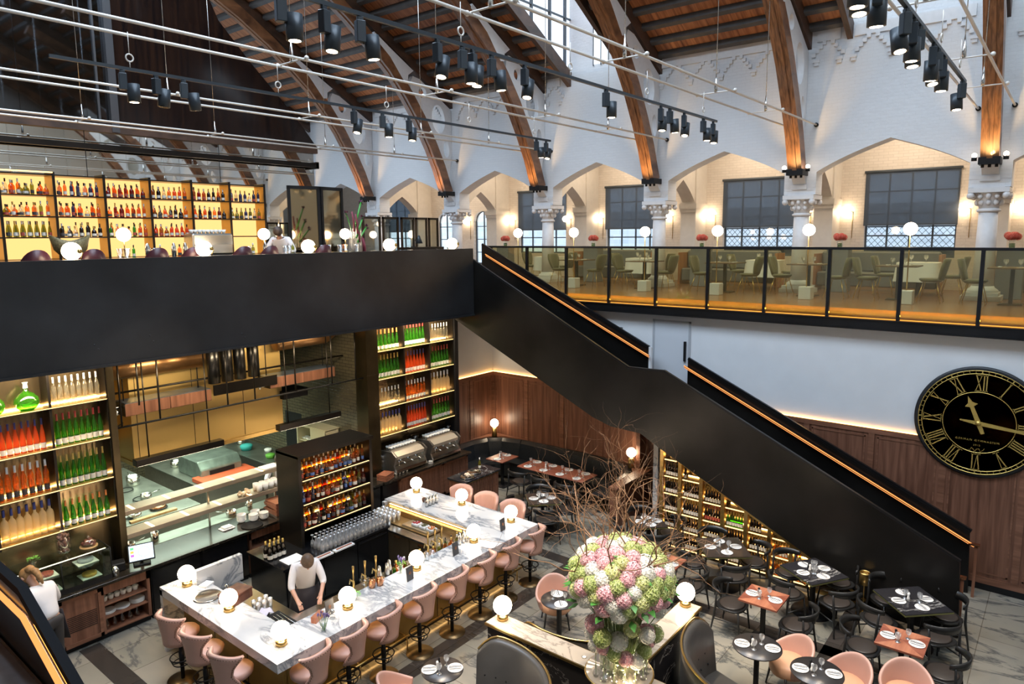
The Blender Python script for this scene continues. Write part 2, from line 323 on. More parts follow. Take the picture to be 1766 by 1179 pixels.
# door in the side wall at the stair landing
d = MB(); d.box((XW-0.012, 6.66, 2.62), (XW, 7.5, 4.42)); door = struct('door_1', d, mat('door_white', (0.62, 0.65, 0.69), 0.4))
t = MB(); t.box((XW-0.02, 7.5, 2.6), (XW, 7.55, 4.46)); t.box((XW-0.02, 6.61, 2.6), (XW, 6.66, 4.46)); t.box((XW-0.02, 6.61, 4.42), (XW, 7.55, 4.46)); struct('door_frame', t, mat('door_frame_grey', (0.42, 0.44, 0.47), 0.5), door)
t = MB(); t.box((XW-0.05, 6.71, 3.55), (XW-0.012, 6.76, 4.0)); struct('door_handle', t, BLACK, door)
t = MB(); t.box((XW-0.02, 8.35, 4.02), (XW, 8.6, 4.2)); t.box((XW-0.026, 8.37, 4.04), (XW-0.02, 8.58, 4.18), 1)
tag(t.build('notice_plate', [CHROME, WPAINT]), 'small steel notice plate on the white wall above the upper stair flight', 'notice')
# ---- arcade wall: piers, pointed arches
def arch_z(y, y0, y1, zs, za):
    h = (y1-y0)/2; u = min(1.0, abs(y-(y0+y1)/2)/h)
    return zs+(za-zs)*(1-(0.80*u+0.20*u**3))
g = MB()
for i in range(len(COLY)-1):
    a, b = COLY[i], COLY[i+1]; y0, y1 = a+0.37, b-0.37; N = 20
    top = 11.05
    ys = [a, y0]+[y0+(y1-y0)*k/N for k in range(0, N+1)]+[y1, b]
    zs = [7.32, 7.32]+[arch_z(y, y0, y1, 7.84, 8.50) for y in ys[2:-2]]+[7.32, 7.32]
    for k in range(len(ys)-1):
        if ys[k+1]-ys[k] < 1e-5:
            continue
        q = [(ys[k], zs[k]), (ys[k+1], zs[k+1]), (ys[k+1], top), (ys[k], top)]
        x0, x1 = XA, XA+0.5
        g.add([(x, y, z) for x in (x0, x1) for y, z in q], [(3, 2, 1, 0), (4, 5, 6, 7), (0, 1, 5, 4)])
    for yy in (y0, y1): g.add([(XA, yy, 7.32), (XA+0.5, yy, 7.32), (XA+0.5, yy, 7.84), (XA, yy, 7.84)], [(0, 1, 2, 3)])
# upper walls of the dormers
for y0, y1 in ((10.15, 12.1), (-3.3, 4.42)): g.box((XA+0.02, y0, 11.0), (XA+0.45, y1, 15.0))
struct('wall_arcade', g, [WBRICK], fix=False)
# corbel table under the eaves: stepped zigzag
g = MB()
for y0, y1 in ((4.6, 5.1), (5.75, 9.9), (12.4, 12.85), (13.4, 16.6), (17.3, 20.8), (2.0, 4.3), (-3, 1.2)):
    n = max(1, round((y1-y0)/0.78)); L = (y1-y0)/n
    for k in range(n):
        c = y0+L*(k+0.5)
        for s in (-1, 1):
            for q in range(4): yy = c+s*(0.05+q*0.075); g.box((XA-0.05, min(yy, yy+s*0.085), 10.72-q*0.085), (XA+0.001, max(yy, yy+s*0.085), 10.80-q*0.085))
            if s == 1 or k == 0:
                yy = c+s*L/2; g.box((XA-0.07, yy-0.07, 10.34), (XA+0.001, yy+0.07, 10.40)); g.box((XA-0.05, yy-0.05, 10.27), (XA+0.001, yy+0.05, 10.34))
    g.box((XA-0.04, y0, 10.80), (XA+0.001, y1, 11.04))
struct('trim_6', g, WIRON)
# columns with leafy capitals, impost blocks and corbels
def column(i, y):
    c = thing('arcade_column', None, 'column', (XA+0.25, y, ZM)); c['kind'] = 'structure'
    sh = MB(); sh.lathe([(0.20, 0.30), (0.185, 1.2), (0.175, 1.86)], seg=20); sh.lathe([(0.19, 1.86), (0.22, 1.88), (0.22, 1.91), (0.18, 1.94)], seg=20); sh.build('shaft', WIRON, c)
    b = MB(); b.box((-0.36, -0.36, 0), (0.36, 0.36, 0.10)); b.box((-0.31, -0.31, 0.10), (0.31, 0.31, 0.17)); b.lathe([(0.30, 0.17), (0.29, 0.22), (0.22, 0.27), (0.21, 0.30)], seg=20); b.build('base', WIRON, c)
    k = MB(); k.lathe([(0.18, 1.94), (0.20, 2.05), (0.29, 2.22), (0.33, 2.26)], seg=20); k.box((-0.36, -0.36, 2.26), (0.36, 0.36, 2.36))
    for r, zz, n in ((0.22, 2.06, 10), (0.29, 2.19, 12)):
        for q in range(n): t = 2*PI*q/n; k.sphere((r*math.cos(t), r*math.sin(t), zz), 0.052, 8, 0, 1.3)
    for sx in (-1, 1):
        for sy in (-1, 1): k.sphere((0.31*sx, 0.31*sy, 2.2), 0.075, 8)
    k.build('capital', WIRON, c)
    im = MB(); im.box((-0.255, -0.27, 2.36), (0.26, 0.27, 2.46)); im.box((-0.262, -0.32, 2.46), (0.27, 0.32, 2.54)); im.box((-0.27, -0.36, 2.54), (0.28, 0.36, 2.62)); im.build('impost', WIRON, c)
    co = MB(); co.prism([(-0.25, 2.60), (-0.50, 2.84), (-0.50, 2.94), (-0.25, 2.94)], 'Y', -0.15, 0.15); co.box((-0.31, -0.18, 2.50), (-0.25, 0.18, 2.60)); co.build('corbel', WIRON, c)
    return c
for i, y in enumerate(COLY[1:-1]): column(i, y)
# transverse arches and piers in the aisle
for y in COLY[1:-1]:
    g = MB(); N = 14; x0, x1 = XA+0.5, XO-0.75
    for k in range(N):
        a = x0+(x1-x0)*k/N; b = x0+(x1-x0)*(k+1)/N
        g.prism([(a, arch_z(a, x0, x1, 7.35, 7.95)), (b, arch_z(b, x0, x1, 7.35, 7.95)), (b, 9.3), (a, 9.3)], 'Y', y-0.2, y+0.2)
    g.box((x1, y-0.24, ZM), (XO, y+0.24, 9.3)); g.box((x1-0.06, y-0.28, 7.15), (XO, y+0.28, 7.3)); g.box((x1-0.03, y-0.26, 7.05), (XO, y+0.26, 7.15))
    struct('wall_aisle_pier', g, CREAMP)
# outer wall with window openings
WIN = []
g = MB(); zt = 9.3; prev = -3.3
bays = [(3.45, 'w'), (7.35, 'w'), (11.45, 'w'), (15.2, 'w'), (18.1, 'a'), (20.1, 'a'), (22.6, 'w')]
def hw(k): return 1.05 if k == 'w' else 0.42
for yc, k in bays:
    h = hw(k); a, b = yc-h, yc+h; z0, z1 = (5.75, 7.98) if k == 'w' else (5.3, 7.35)
    g.box((XO, prev, ZM), (XO+0.25, a, zt)); g.box((XO, a, ZM), (XO+0.25, b, z0))
    if k == 'w': g.box((XO, a, z1), (XO+0.25, b, zt))
    else:
        N = 14
        for q in range(N):
            u0, u1 = a+(b-a)*q/N, a+(b-a)*(q+1)/N; f = lambda u: z1-h+math.sqrt(max(0, h*h-(u-yc)**2))
            g.prism([(u0, f(u0)), (u1, f(u1)), (u1, zt), (u0, zt)], 'X', XO, XO+0.25)
    prev = b; WIN.append((yc, k, h, z0, z1))
g.box((XO, prev, ZM), (XO+0.25, 27, zt)); struct('wall_outer', g, CREAM)
g = MB(); g.box((XA+0.45, -3.3, 9.3), (XO+0.3, 27, 9.4)); struct('ceiling_aisle', g, CREAMP)
MULL = mat('window_frame_grey', (0.07, 0.085, 0.10), 0.5)
SHADE = glass('roller_shade_cloth', (0.34, 0.37, 0.40), 0.01, 0.5, solid=0.55, scol=(0.24, 0.26, 0.28))
for i, (yc, k, h, z0, z1) in enumerate(WIN):
    wn = bpy.data.objects.new('window_%d' % (i+1), None); COL.objects.link(wn); wn['kind'] = 'structure'; wn.location = (XO+0.15, yc, z0)
    f = MB(); H = z1-z0
    for s in (-1, 1): f.box((-0.03, s*h-0.04, 0), (0.03, s*h+0.04, H if k == 'w' else H-h))
    f.box((-0.03, -h, 0), (0.03, h, 0.06))
    if k == 'w':
        f.box((-0.03, -h, H-0.06), (0.03, h, H))
        for q in (1, 2, 3): f.box((-0.025, -h+2*h*q/4-0.02, 0), (0.025, -h+2*h*q/4+0.02, H))
        for zz in (0.5, 1.02, 1.55): f.box((-0.02, -h, H*zz/2.03), (0.02, h, H*zz/2.03+0.035))
    else:
        f.box((-0.025, -0.02, 0), (0.025, 0.02, H))
        for zz in (0.45, 0.95, 1.45): f.box((-0.02, -h, zz), (0.02, h, zz+0.03))
        f.tube([(0, h*math.cos(PI*q/14), H-h+h*math.sin(PI*q/14)) for q in range(15)], 0.035, 6)
    f.build('frame', MULL, wn)
    p = MB(); p.box((-0.004, -h, 0.03), (0.004, h, H-0.03 if k == 'w' else H-h)); p.build('pane', GLASSP, wn)
    if k == 'w':
        t = thing('roller_blind', ['dusk grey roller blind half down over the window nearest the big clock side', 'grey roller blind half down at the second window from the big clock side', 'grey roller blind half down at the third window from the big clock side', 'grey roller blind at the fourth window, partly behind a column', '', '', 'pale roller blind seen above the framed screens beyond the second last column'][i], 'roller blind', (XO-0.03, yc, 0), 0, None)
        r = MB(); r.box((-0.006, -h-0.02, 6.62), (0.006, h+0.02, 7.97)); r.build('cloth', SHADE, t)
        r = MB(); r.tube([(0, -h-0.05, 7.98), (0, h+0.05, 7.98)], 0.035); r.build('roller', MULL, t); r = MB(); r.box((-0.012, -h-0.02, 6.58), (0.012, h+0.02, 6.62)); r.build('bottom_bar', MULL, t)
# street outside: pale facade with diamond lattice seen under the blinds
g = MB(); g.box((27, -14, 0), (27.3, 40, 7.4))
struct('wall_outside_facade', g, brick('pale_street_brick', (0.75, 0.78, 0.80), (0.62, 0.66, 0.68), (0.85, 0.87, 0.88), 0.5, 0.2, 'YZ', 0.1))
lat = MB()
for k in range(-4, 60): 
    y = 0.5+k*0.16
    lat.tube([(XO+0.6, y, 6.0), (XO+0.6, y+0.5, 6.55)], 0.008, 4); lat.tube([(XO+0.6, y, 6.55), (XO+0.6, y+0.5, 6.0)], 0.008, 4)
lat.box((XO+0.58, -0.5, 6.54), (XO+0.62, 10.5, 6.58)); lat.box((XO+0.58, -0.5, 5.5), (XO+0.62, 10.5, 6.02))
tag(lat.build('lattice_railing', MULL), 'diamond lattice railing outside the windows below the blinds', 'railing')
# ---- roof: boards, purlins, rafters, ribs, spandrels
def rz_(x): return 11.0+0.555*(17.85-x)
BOARDS = wood('roof_boards', (0.17, 0.055, 0.022), (0.46, 0.19, 0.08), stretch=(0.4, 6, 0.4), scale=2.2, rough=0.6)
def slope(y0, y1, xa=9.4, xb=18.4): 
    return dict(poly=[(xa, rz_(xa)), (xb, rz_(xb)), (xb, rz_(xb)+0.12), (xa, rz_(xa)+0.12)], y0=y0, y1=y1)
g = MB()
for y0, y1 in ((4.42, 10.15), (12.1, 27.0)): q = slope(y0, y1); g.prism(q['poly'], 'Y', y0, y1)
for y0, y1 in ((-3.3, 4.42), (10.15, 12.1)): q = slope(y0, y1, 9.4, 14.6); g.prism(q['poly'], 'Y', y0, y1)
g.prism([(12-x, z) for x, z in slope(0, 1)['poly']], 'Y', -3.3, 27.0)
struct('ceiling', g, BOARDS)
g = MB(); x = 18.0; j = 0
while x > 9.6:
    for y0, y1 in (((4.42, 10.15), (12.1, 27.0)) if x > 14.6 else ((-3.3, 27.0),)):
        z = rz_(x); g.prism([(x-0.055, z-0.13+0.03), (x+0.055, z-0.13-0.03), (x+0.055, z+0.02), (x-0.055, z+0.02)], 'Y', y0, y1)
    x -= 0.46
struct('ceiling_purlins', g, mat('grey_painted_purlin', (0.075, 0.070, 0.068), 0.5, noise=0.3, nscale=4))
g = MB(); 
for s in (0, 1):
    q = [(9.4, rz_(9.4)), (6.0, rz_(6.0)), (6.0, rz_(6.0)+0.02), (9.4, rz_(9.4)+0.02)]
    g.prism([(12-x if s else x, z) for x, z in q], 'Y', -3.3, 27)
struct('window_9', g, GLASSP)
# dormer: glazed cheek, rafter and front window
g = MB(); g.prism([(15.2, rz_(15.2)), (18.3, rz_(18.3)), (18.3, 15.0), (15.2, 15.0)], 'Y', 12.08, 12.10); dw = struct('window_10', g, GLASSP)
g = MB(); 
for x in (15.9, 16.75, 17.5): g.box((x-0.03, 12.04, rz_(x)), (x+0.03, 12.12, 15))
for z in (12.6, 13.5, 14.4): g.box((15.2, 12.05, z), (18.3, 12.11, z+0.04))
struct('frame', g, MULL, dw)
g = MB(); g.prism([(12.0, rz_(12.0)-0.32), (18.0, rz_(18.0)-0.32), (18.0, rz_(18.0)+0.1), (12.0, rz_(12.0)+0.1)], 'Y', 12.02, 12.16); g.prism([(12.0, rz_(12.0)-0.3), (18.0, rz_(18.0)-0.3), (18.0, rz_(18.0)+0.05), (12.0, rz_(12.0)+0.05)], 'Y', 10.08, 10.2); g.prism([(12.0, rz_(12.0)-0.3), (18.0, rz_(18.0)-0.3), (18.0, rz_(18.0)+0.05), (12.0, rz_(12.0)+0.05)], 'Y', 4.34, 4.46)
struct('trim_7', g, TIMBERD)
g = MB(); g.box((XA-0.01, 10.75, 11.25), (XA+0.03, 11.25, 13.4)); wn = struct('window_11', g, emis('bright_outdoor_glass', (0.75, 0.88, 1.0), 1.3))
g = MB()
for y in (10.75, 11.0, 11.25): g.box((XA-0.02, y-0.015, 11.2), (XA, y+0.015, 13.4))
struct('frame', g, MULL, wn)
RIBP = [(17.50, 7.86), (17.40, 8.10), (17.15, 8.70), (16.80, 9.35), (16.30, 10.15), (15.75, 10.85), (15.1, 11.55), (14.4, 12.12), (13.6, 12.72), (12.6, 13.35), (11.5, 13.92), (10.3, 14.45)]
def rib(y, first=False):
    names = {5.36: 'one with the brass-lit foot over the second column from the clock side'}
    t = thing('roof_rib', None, 'roof rib', (0, y, 0)); t['kind'] = 'structure'
    def off(pts, d):
        out = []
        for i, p in enumerate(pts):
            a = Vector(pts[max(0, i-1)]); b = Vector(pts[min(len(pts)-1, i+1)]); n = (b-a).normalized(); out.append((p[0]+n[1]*d, p[1]-n[0]*d))
        return out
    mb = MB(); lo = off(RIBP, -0.17); hi = off(RIBP, 0.17)
    rows = [[(a[0], -0.16, a[1]), (a[0], 0.16, a[1]), (b[0], 0.16, b[1]), (b[0], -0.16, b[1])] for a, b in zip(lo, hi)]
    mb.grid(rows, 0, False, True); mb.add(rows[0], [(0, 1, 2, 3)]); mb.add(rows[-1], [(3, 2, 1, 0)])
    lo2 = off(RIBP, -0.20); hi2 = off(RIBP, -0.17)
    rows = [[(a[0], -0.05, a[1]), (a[0], 0.05, a[1]), (b[0], 0.05, b[1]), (b[0], -0.05, b[1])] for a, b in zip(lo2, hi2)]
    mb.grid(rows, 0, False, True)
    mb.build('rib_timber', TIMBER, t)
    s = MB(); s.box((17.28, -0.19, 7.76), (17.72, 0.19, 7.90))
    for sx in (-0.12, 0, 0.12): s.cyl((17.42, sx, 7.70), 0.03, 0.08, 8)
    s.build('shoe', BLACK, t)
    r = MB(); r.prism([(17.9, 10.58), (9.6, 10.58+0.555*8.3), (9.6, 10.95+0.555*8.3), (17.9, 10.95)], 'Y', -0.13, 0.13); r.build('rafter', TIMBERD, t)
    # cast spandrel with round holes
    cu = bpy.data.curves.new('spandrel', 'CURVE'); cu.dimensions = '2D'; cu.fill_mode = 'BOTH'; cu.extrude = 0.07
    def poly(ps):
        sp = cu.splines.new('POLY'); sp.points.add(len(ps)-1)
        for q, (a, b) in zip(sp.points, ps): q.co = (a, b, 0, 1)
        sp.use_cyclic_u = True
    outer = [(p[0], p[1]) for p in hi[1:6]]
    poly([(17.62, 8.6)]+outer+[(15.9, 11.25), (16.0, 11.45), (16.3, 11.4), (17.72, 10.62), (17.75, 9.2)])
    def ell(cx, cz, rx, rz2, rot=0):
        poly([(cx+rx*math.cos(q*PI/12)*math.cos(rot)-rz2*math.sin(q*PI/12)*math.sin(rot), cz+rx*math.cos(q*PI/12)*math.sin(rot)+rz2*math.sin(q*PI/12)*math.cos(rot)) for q in range(24)])
    ell(16.42, 11.0, 0.17, 0.17); ell(17.12, 10.25, 0.30, 0.46, 0.15); ell(17.47, 9.3, 0.13, 0.28, 0.1)
    so = bpy.data.objects.new('spandrel', cu); COL.objects.link(so); so.rotation_euler = (PI/2, 0, 0); cu.materials.append(WIRON); so.parent = t
    e = MB(); e.prism([(14.35, 12.32), (15.0, 11.84), (15.55, 11.20), (15.70, 11.22), (15.72, 11.42), (15.95, 11.58), (15.0, 12.10), (14.4, 12.44)], 'Y', -0.17, 0.17); e.build('spandrel_tip', WIRON, t)
    return t
ribs = []
R0 = rib(COLY[1])
for y in COLY[2:]+[COLY[0]]: ribs.append(dup(R0, (0, y, 0)))
for y in COLY:   # the mirrored half of the hall
    o = dup(R0, (12, y, 0), PI)
# spot lamps clipped at the rib feet
for y in (1.54, 5.36):
    for s in (-1, 1):
        t = thing('rib_uplight', 'small bulb lamp, %s of the rib foot, %s column from the clock' % ('near side' if s < 0 else 'far side', 'first' if y < 2 else 'second'), 'wall light', (17.4, y+s*0.27, 7.9))
        b = MB(); b.cyl((0, 0, -0.06), 0.05, 0.07, 12); b.build('lamp_holder', BLACK, t); b = MB(); b.sphere((0, 0, 0.05), 0.05, 10); b.build('bulb', GLOBE, t)
for y in COLY[1:]:
    l = bpy.data.lights.new('rib_foot_glow', 'SPOT'); l.energy = 60; l.color = (1, 0.60, 0.22); l.spot_size = 1.2; l.spot_blend = 0.8; l.shadow_soft_size = 0.04
    o = bpy.data.objects.new('rib_foot_glow', l); COL.objects.link(o); o.location = (16.75, y, 7.55); o.rotation_euler = Vector((0.38, 0, 1.0)).to_track_quat('-Z', 'Y').to_euler()
# ---- mirror screen above the back gallery, dark gable above it
YM = 18.85
g = MB(); g.box((-6.2, YM, ZM), (13.52, YM+0.06, 9.15)); o = struct('window_12', g, mirrormat('clear_mirror', (0.72, 0.71, 0.66)))
g = MB(); g.prism([(7.75, 9.15), (13.66, 9.15), (13.14, 9.75), (12.4, 10.5), (11.5, 11.35), (10.6, 12.3), (10.0, 13.6), (9.5, 15.6), (7.75, 16.5)], 'Y', YM-0.05, YM+0.03); 
o = struct('wall_gable_boards', g, wood('dark_gable_boards', (0.006, 0.004, 0.004), (0.022, 0.010, 0.006), stretch=(6, 1, 0.3), scale=1.5, rough=0.16))
g = MB(); g.prism([(-6.2, 9.15), (7.6, 9.15), (7.6, 16.6), (6, 17.4), (-6.2, 11)], 'Y', YM, YM+0.05); o = struct('window_13', g, mirrormat('smoked_mirror', (0.16, 0.18, 0.21), 0.03, 0.25))
g = MB(); g.box((7.6, YM-0.14, 9.0), (7.78, YM, 16.5)); g.box((7.35, YM-0.05, 9.0), (7.4, YM, 16.5)); struct('trim_8', g, mat('grey_steel_mullion', (0.12, 0.12, 0.125), 0.3, 0.6))
g = MB(); g.box((-6.2, YM-0.12, 8.98), (13.6, YM+0.02, 9.2)); g.box((-6.2, YM-0.14, 9.2), (7.6, YM, 9.27), 1); struct('trim_9', g, [TIMBERD, mat('grey_steel_mullion', (0.12, 0.12, 0.125))])
g = MB(); g.box((-6.2, YM-0.30, 8.53), (13.5, YM-0.20, 8.66)); g.box((-6.2, YM-0.22, 8.66), (13.4, YM-0.20, 8.665), 1); g.box((13.4, YM-0.3, 8.5), (13.5, YM, 8.7))
tag(g.build('steel_beam', [STEELW, LEDO]), 'dark steel bar running across the mirror above the bottle shelves', 'beam')
for k in range(5): g = MB()
g = MB()
for x in (10.4, 7.0, 3.7, 0.3): g.box((x-0.006, YM-0.008, ZM), (x+0.006, YM-0.002, 9.0))
struct('trim_10', g, BLACK)
# other end of the hall beyond: none visible
# tie rods in pairs at each rib
rodk = 0
rl = ['over the big clock end', 'just past the big clock', 'above the middle of the side stair', 'above the head of the side stair', 'above the bottle shelves', 'beyond the bottle shelves']
for i, y in enumerate((1.54, 5.36, 9.2, 13.05, 16.97, 21.1)):
    for s, wd in ((-0.32, 'front rod'), (0.3, 'rear rod')):
        if i == 5: continue
        t = thing('tie_rod', 'white iron tie rod, %s of the pair %s' % (wd, rl[i]), 'tie rod', (0, y+s, 8.93), 0, 'tie rods across the hall')
        r = MB(); r.tube([(-5.7, 0, 0), (XA, 0, 0)], 0.022, 8); r.build('bar', ROD, t)
        e = MB(); e.tube([(XA-0.05, 0, 0), (XA, 0, 0)], 0.05, 10); e.build('end_plate', BLACK, t)
    if i == 5: continue
    for q, x in enumerate((2.6, 6.3, 9.3, 12.6, 15.2)):
        t = thing('rod_hanger', 'wire rod hanger, %s from the clock wall, %s' % (ORD[4-q], rl[i]), 'hanger', (x, y, 8.93))
        h = MB(); h.tube([(0, -0.36, 0.02), (0, 0.36, 0.02)], 0.012, 6); h.sphere((0, -0.36, 0.02), 0.035, 8); h.sphere((0, 0.36, 0.02), 0.035, 8); h.build('crossbar', ROD, t)
        h = MB(); h.tube([(0, 0, 0.02), (0, 0, 5.0)], 0.007, 5); h.lathe([(0.007, 0.35), (0.03, 0.12), (0.03, 0.03)], seg=8); h.build('wire', CHROME, t)
# ================================================================ GALLERY EDGES AND STAIRS
t = thing('glass_balustrade', 'long glass balustrade in black steel frame along the right gallery edge', 'balustrade', (14.47, 0, ZM))
PY = [1.26+1.238*k for k in range(-3, 10)]
for y in PY:
    b = MB(); b.box((-0.035, y-0.03, -0.17), (0.035, y+0.03, 1.17)); b.build('post', STEEL, t)
b = MB(); b.box((-0.04, PY[0], 1.13), (0.04, 12.55, 1.18)); b.build('top_rail', STEEL, t)
for a, c in zip(PY, PY[1:]):
    b = MB(); b.box((-0.008, a+0.03, -0.15), (0.008, c-0.03, 1.13)); b.build('glass_panel', GLASSB, t)
b = MB(); b.box((-0.07, -3.3, -0.37), (0.05, 12.55, -0.17)); b.box((-0.09, -3.3, -0.19), (-0.07, 12.55, -0.17)); b.box((-0.09, -3.3, -0.37), (-0.07, 12.55, -0.35)); b.build('edge_channel', STEEL, t)
b = MB(); b.box((0.03, -3.3, -0.168), (0.06, 12.5, -0.155)); b.build('edge_light', emis('floor_edge_led', (1.0, 0.38, 0.06), 0.9), t)
b = MB(); b.box((0.10, -3.3, -0.17), (0.115, 12.5, 0.004)); b.build('wooden_fascia', wood('gallery_boards', (0, 0, 0), (0, 0, 0)), t)
for yy in (-1.0, 3.0, 7.0, 11.0):
    area('gallery_edge_led', (14.53, yy, 4.86), (0, math.radians(180-35), 0), 0.03, 4.0, 16, (1.0, 0.50, 0.10))
# steel parapet of the back gallery
g = MB(); g.box((-6.2, 11.2, 4.52), (12.42, 11.30, 6.105)); g.box((-6.2, 11.17, 4.50), (12.42, 11.34, 4.54))
for x, z in ((1.9, 5.0), (2.3, 5.0), (4.05, 4.85), (4.1, 4.78), (4.85, 4.9), (4.9, 4.8), (6.4, 4.75), (6.45, 4.68)): g.cyl((0, 0, 0), 0.012, 0.006, 8, M=Matrix.Translation((x, 11.2, z)) @ Matrix.Rotation(PI/2, 4, 'X'))
tag(g.build('steel_parapet', mat('blackened_steel_sheet', (0.045, 0.047, 0.052), 0.36, 0.5, noise=0.45, nscale=0.9)), 'long black steel parapet of the back gallery over the kitchen', 'parapet')
# staircase
st = thing('steel_staircase', 'black steel staircase with amber lit handrail under the right gallery', 'staircase', (0, 0, 0))
SS = mat('stair_black_steel', (0.028, 0.026, 0.024), 0.30, 0.6, noise=0.5, nscale=0.8)
near = [(12.5, 6.09), (11.32, 5.84), (7.0, 3.68), (6.2, 3.70), (1.06, 1.26), (1.0, 0.02), (1.9, 0.02), (6.3, 2.15), (6.7, 2.36), (7.4, 2.39), (7.85, 2.52), (12.0, 4.42), (12.5, 4.62)]
g = MB(); g.prism(near, 'X', 12.45, 12.52); g.build('near_panel', SS, st)
g = MB()
for a, c in (((11.32, 5.84), (7.0, 3.68)), ((7.0, 3.68), (6.2, 3.70)), ((6.2, 3.70), (1.06, 1.26))): g.tube([(12.485, a[0], a[1]+0.006), (12.485, c[0], c[1]+0.006)], 0.04, 4)
g.build('near_capping', STEEL, st)
g = MB(); g.prism([(12.5, 6.17), (7.5, 3.84), (7.46, 3.84), (7.46, 2.6), (12.5, 4.9)], 'X', 14.2, 14.26); g.build('upper_far_panel', SS, st)
g = MB(); g.prism([(6.5, 3.68), (1.10, 1.15), (1.06, 0.02), (1.4, 0.02), (6.5, 2.5)], 'X', 14.2, 14.26); g.build('lower_far_panel', SS, st)
g = MB(); g.tube([(14.23, 12.5, 6.175), (14.23, 7.46, 3.845)], 0.04, 4); g.build('upper_capping', STEEL, st)
g = MB(); g.tube([(14.23, 6.5, 3.685), (14.23, 1.08, 1.155)], 0.04, 4); g.build('lower_capping', STEEL, st)
for a, c, nm in (((12.3, 5.90), (7.42, 3.66), 'upper'), ((6.55, 3.52), (1.02, 0.94), 'lower')):
    h = MB(); h.tube([(14.14, a[0], a[1]), (14.14, c[0], c[1])], 0.024, 8)
    for k in range(5): y = a[0]+(c[0]-a[0])*(k+0.5)/5; z = a[1]+(c[1]-a[1])*(k+0.5)/5; h.tube([(14.14, y, z-0.02), (14.2, y, z-0.08)], 0.007, 6)
    ho = h.build('handrail', COPPER, st)
    h = MB(); h.tube([(14.118, a[0], a[1]+0.014), (14.118, c[0], c[1]+0.014)], 0.011, 6); h.tube([(14.14, a[0], a[1]-0.03), (14.14, c[0], c[1]-0.03)], 0.008, 4); h.build('light_strip', LEDO, ho)
h = MB(); h.box((14.2, 7.40, 2.6), (14.27, 7.46, 3.86)); h.build('end_post', WPAINT, st)
for (y0, z0), (y1, z1), n in (((12.5, 4.95), (7.6, 2.66), 14), ((6.5, 2.66), (1.2, 0.0), 15)):
    for k in range(n):
        y = y0+(y1-y0)*(k+0.5)/n; z = z0+(z1-z0)*(k+1)/n; g = MB(); g.box((12.52, y+(y1-y0)/n/2-0.02, z-0.04+0.0), (14.2, y-(y1-y0)/n/2, z)); g.box((12.52, y-(y1-y0)/n/2-0.02, z), (14.2, y-(y1-y0)/n/2, z-(z1-z0)/n)); g.build('tread', GYLEA if False else mat('stair_tread_dark', (0.03, 0.028, 0.026), 0.4), st)
g = MB(); g.box((12.52, 6.5, 2.58), (14.3, 7.6, 2.66)); g.box((14.3, 6.5, 2.58), (14.57, 7.6, 2.66)); g.build('landing', mat('stair_tread_dark', (0.03, 0.028, 0.026), 0.4), st)
tag_po = [(12.60, 1.02, 'brown leather wrapped newel post at the foot of the stair, beside the dining chairs'), (14.12, 0.98, 'brown leather wrapped newel post at the foot of the stair, on the walnut wall side')]
for x, y, lb in tag_po:
    g = MB(); g.tube([(x, y, 0.0), (x, y, 0.95)], 0.032, 4); o = g.build('newel_post', wood('tan_newel', (0.16, 0.06, 0.03), (0.32, 0.14, 0.08)))
    tag(o, lb, 'post')
    h = MB(); h.box((x-0.045, y-0.05, 0.95), (x+0.045, y+0.12, 0.98)); h.build('cap', COPPER, o)
# the near stair beside the viewer
t = thing('near_staircase', 'near flight of black steel stairs with wide amber lit handrail, beside the woman in white', 'staircase')
g = MB(); g.prism([(9.5, 3.53), (6.55, 3.53), (0.9, 1.34), (0.9, 0.0), (1.6, 0.0), (6.2, 2.3), (9.5, 2.6)], 'X', 1.63, 1.70); g.build('side_panel', mat('near_stair_steel', (0.035, 0.022, 0.010), 0.22, 0.8, noise=0.4, nscale=1.0), t)
g = MB(); g.tube([(1.665, 9.5, 3.54), (1.665, 6.55, 3.54), (1.665, 0.9, 1.35)], 0.050, 4); g.build('capping', mat('dull_black_capping', (0.006, 0.006, 0.007), 0.75, spec=0.1), t)
h = MB(); h.tube([(1.56, 9.5, 3.49), (1.56, 6.14, 3.49), (1.56, 0.95, 1.47)], 0.024, 8); ho = h.build('handrail', COPPER, t)
h = MB(); h.tube([(1.545, 9.5, 3.502), (1.545, 6.14, 3.502), (1.545, 0.95, 1.482)], 0.022, 8); h.build('light_strip', LEDO, ho)
g = MB(); g.tube([(1.61, 9.5, 3.40), (1.61, 6.14, 3.40), (1.61, 0.95, 1.38)], 0.006, 4); g.build('glow_strip', emis('near_rail_glow', (1.0, 0.40, 0.08), 1.2), t)
g = MB(); g.box((-0.3, 5.9, 2.78), (1.62, 9.5, 2.9)); g.build('landing', mat('grey_landing_stone', (0.16, 0.15, 0.145), 0.5, noise=0.3, nscale=5), t)
g = MB(); g.box((1.60, 5.9, 2.9), (1.62, 9.5, 2.915)); g.build('edge_trim', CHROME, t)
for k in range(12):
    g = MB(); g.box((-0.3, 5.6-k*0.4, 2.72-k*0.17), (1.6, 5.9-k*0.4+0.1, 2.78-k*0.17)); g.build('tread', mat('stair_tread_dark', (0.03, 0.028, 0.026), 0.4), t)
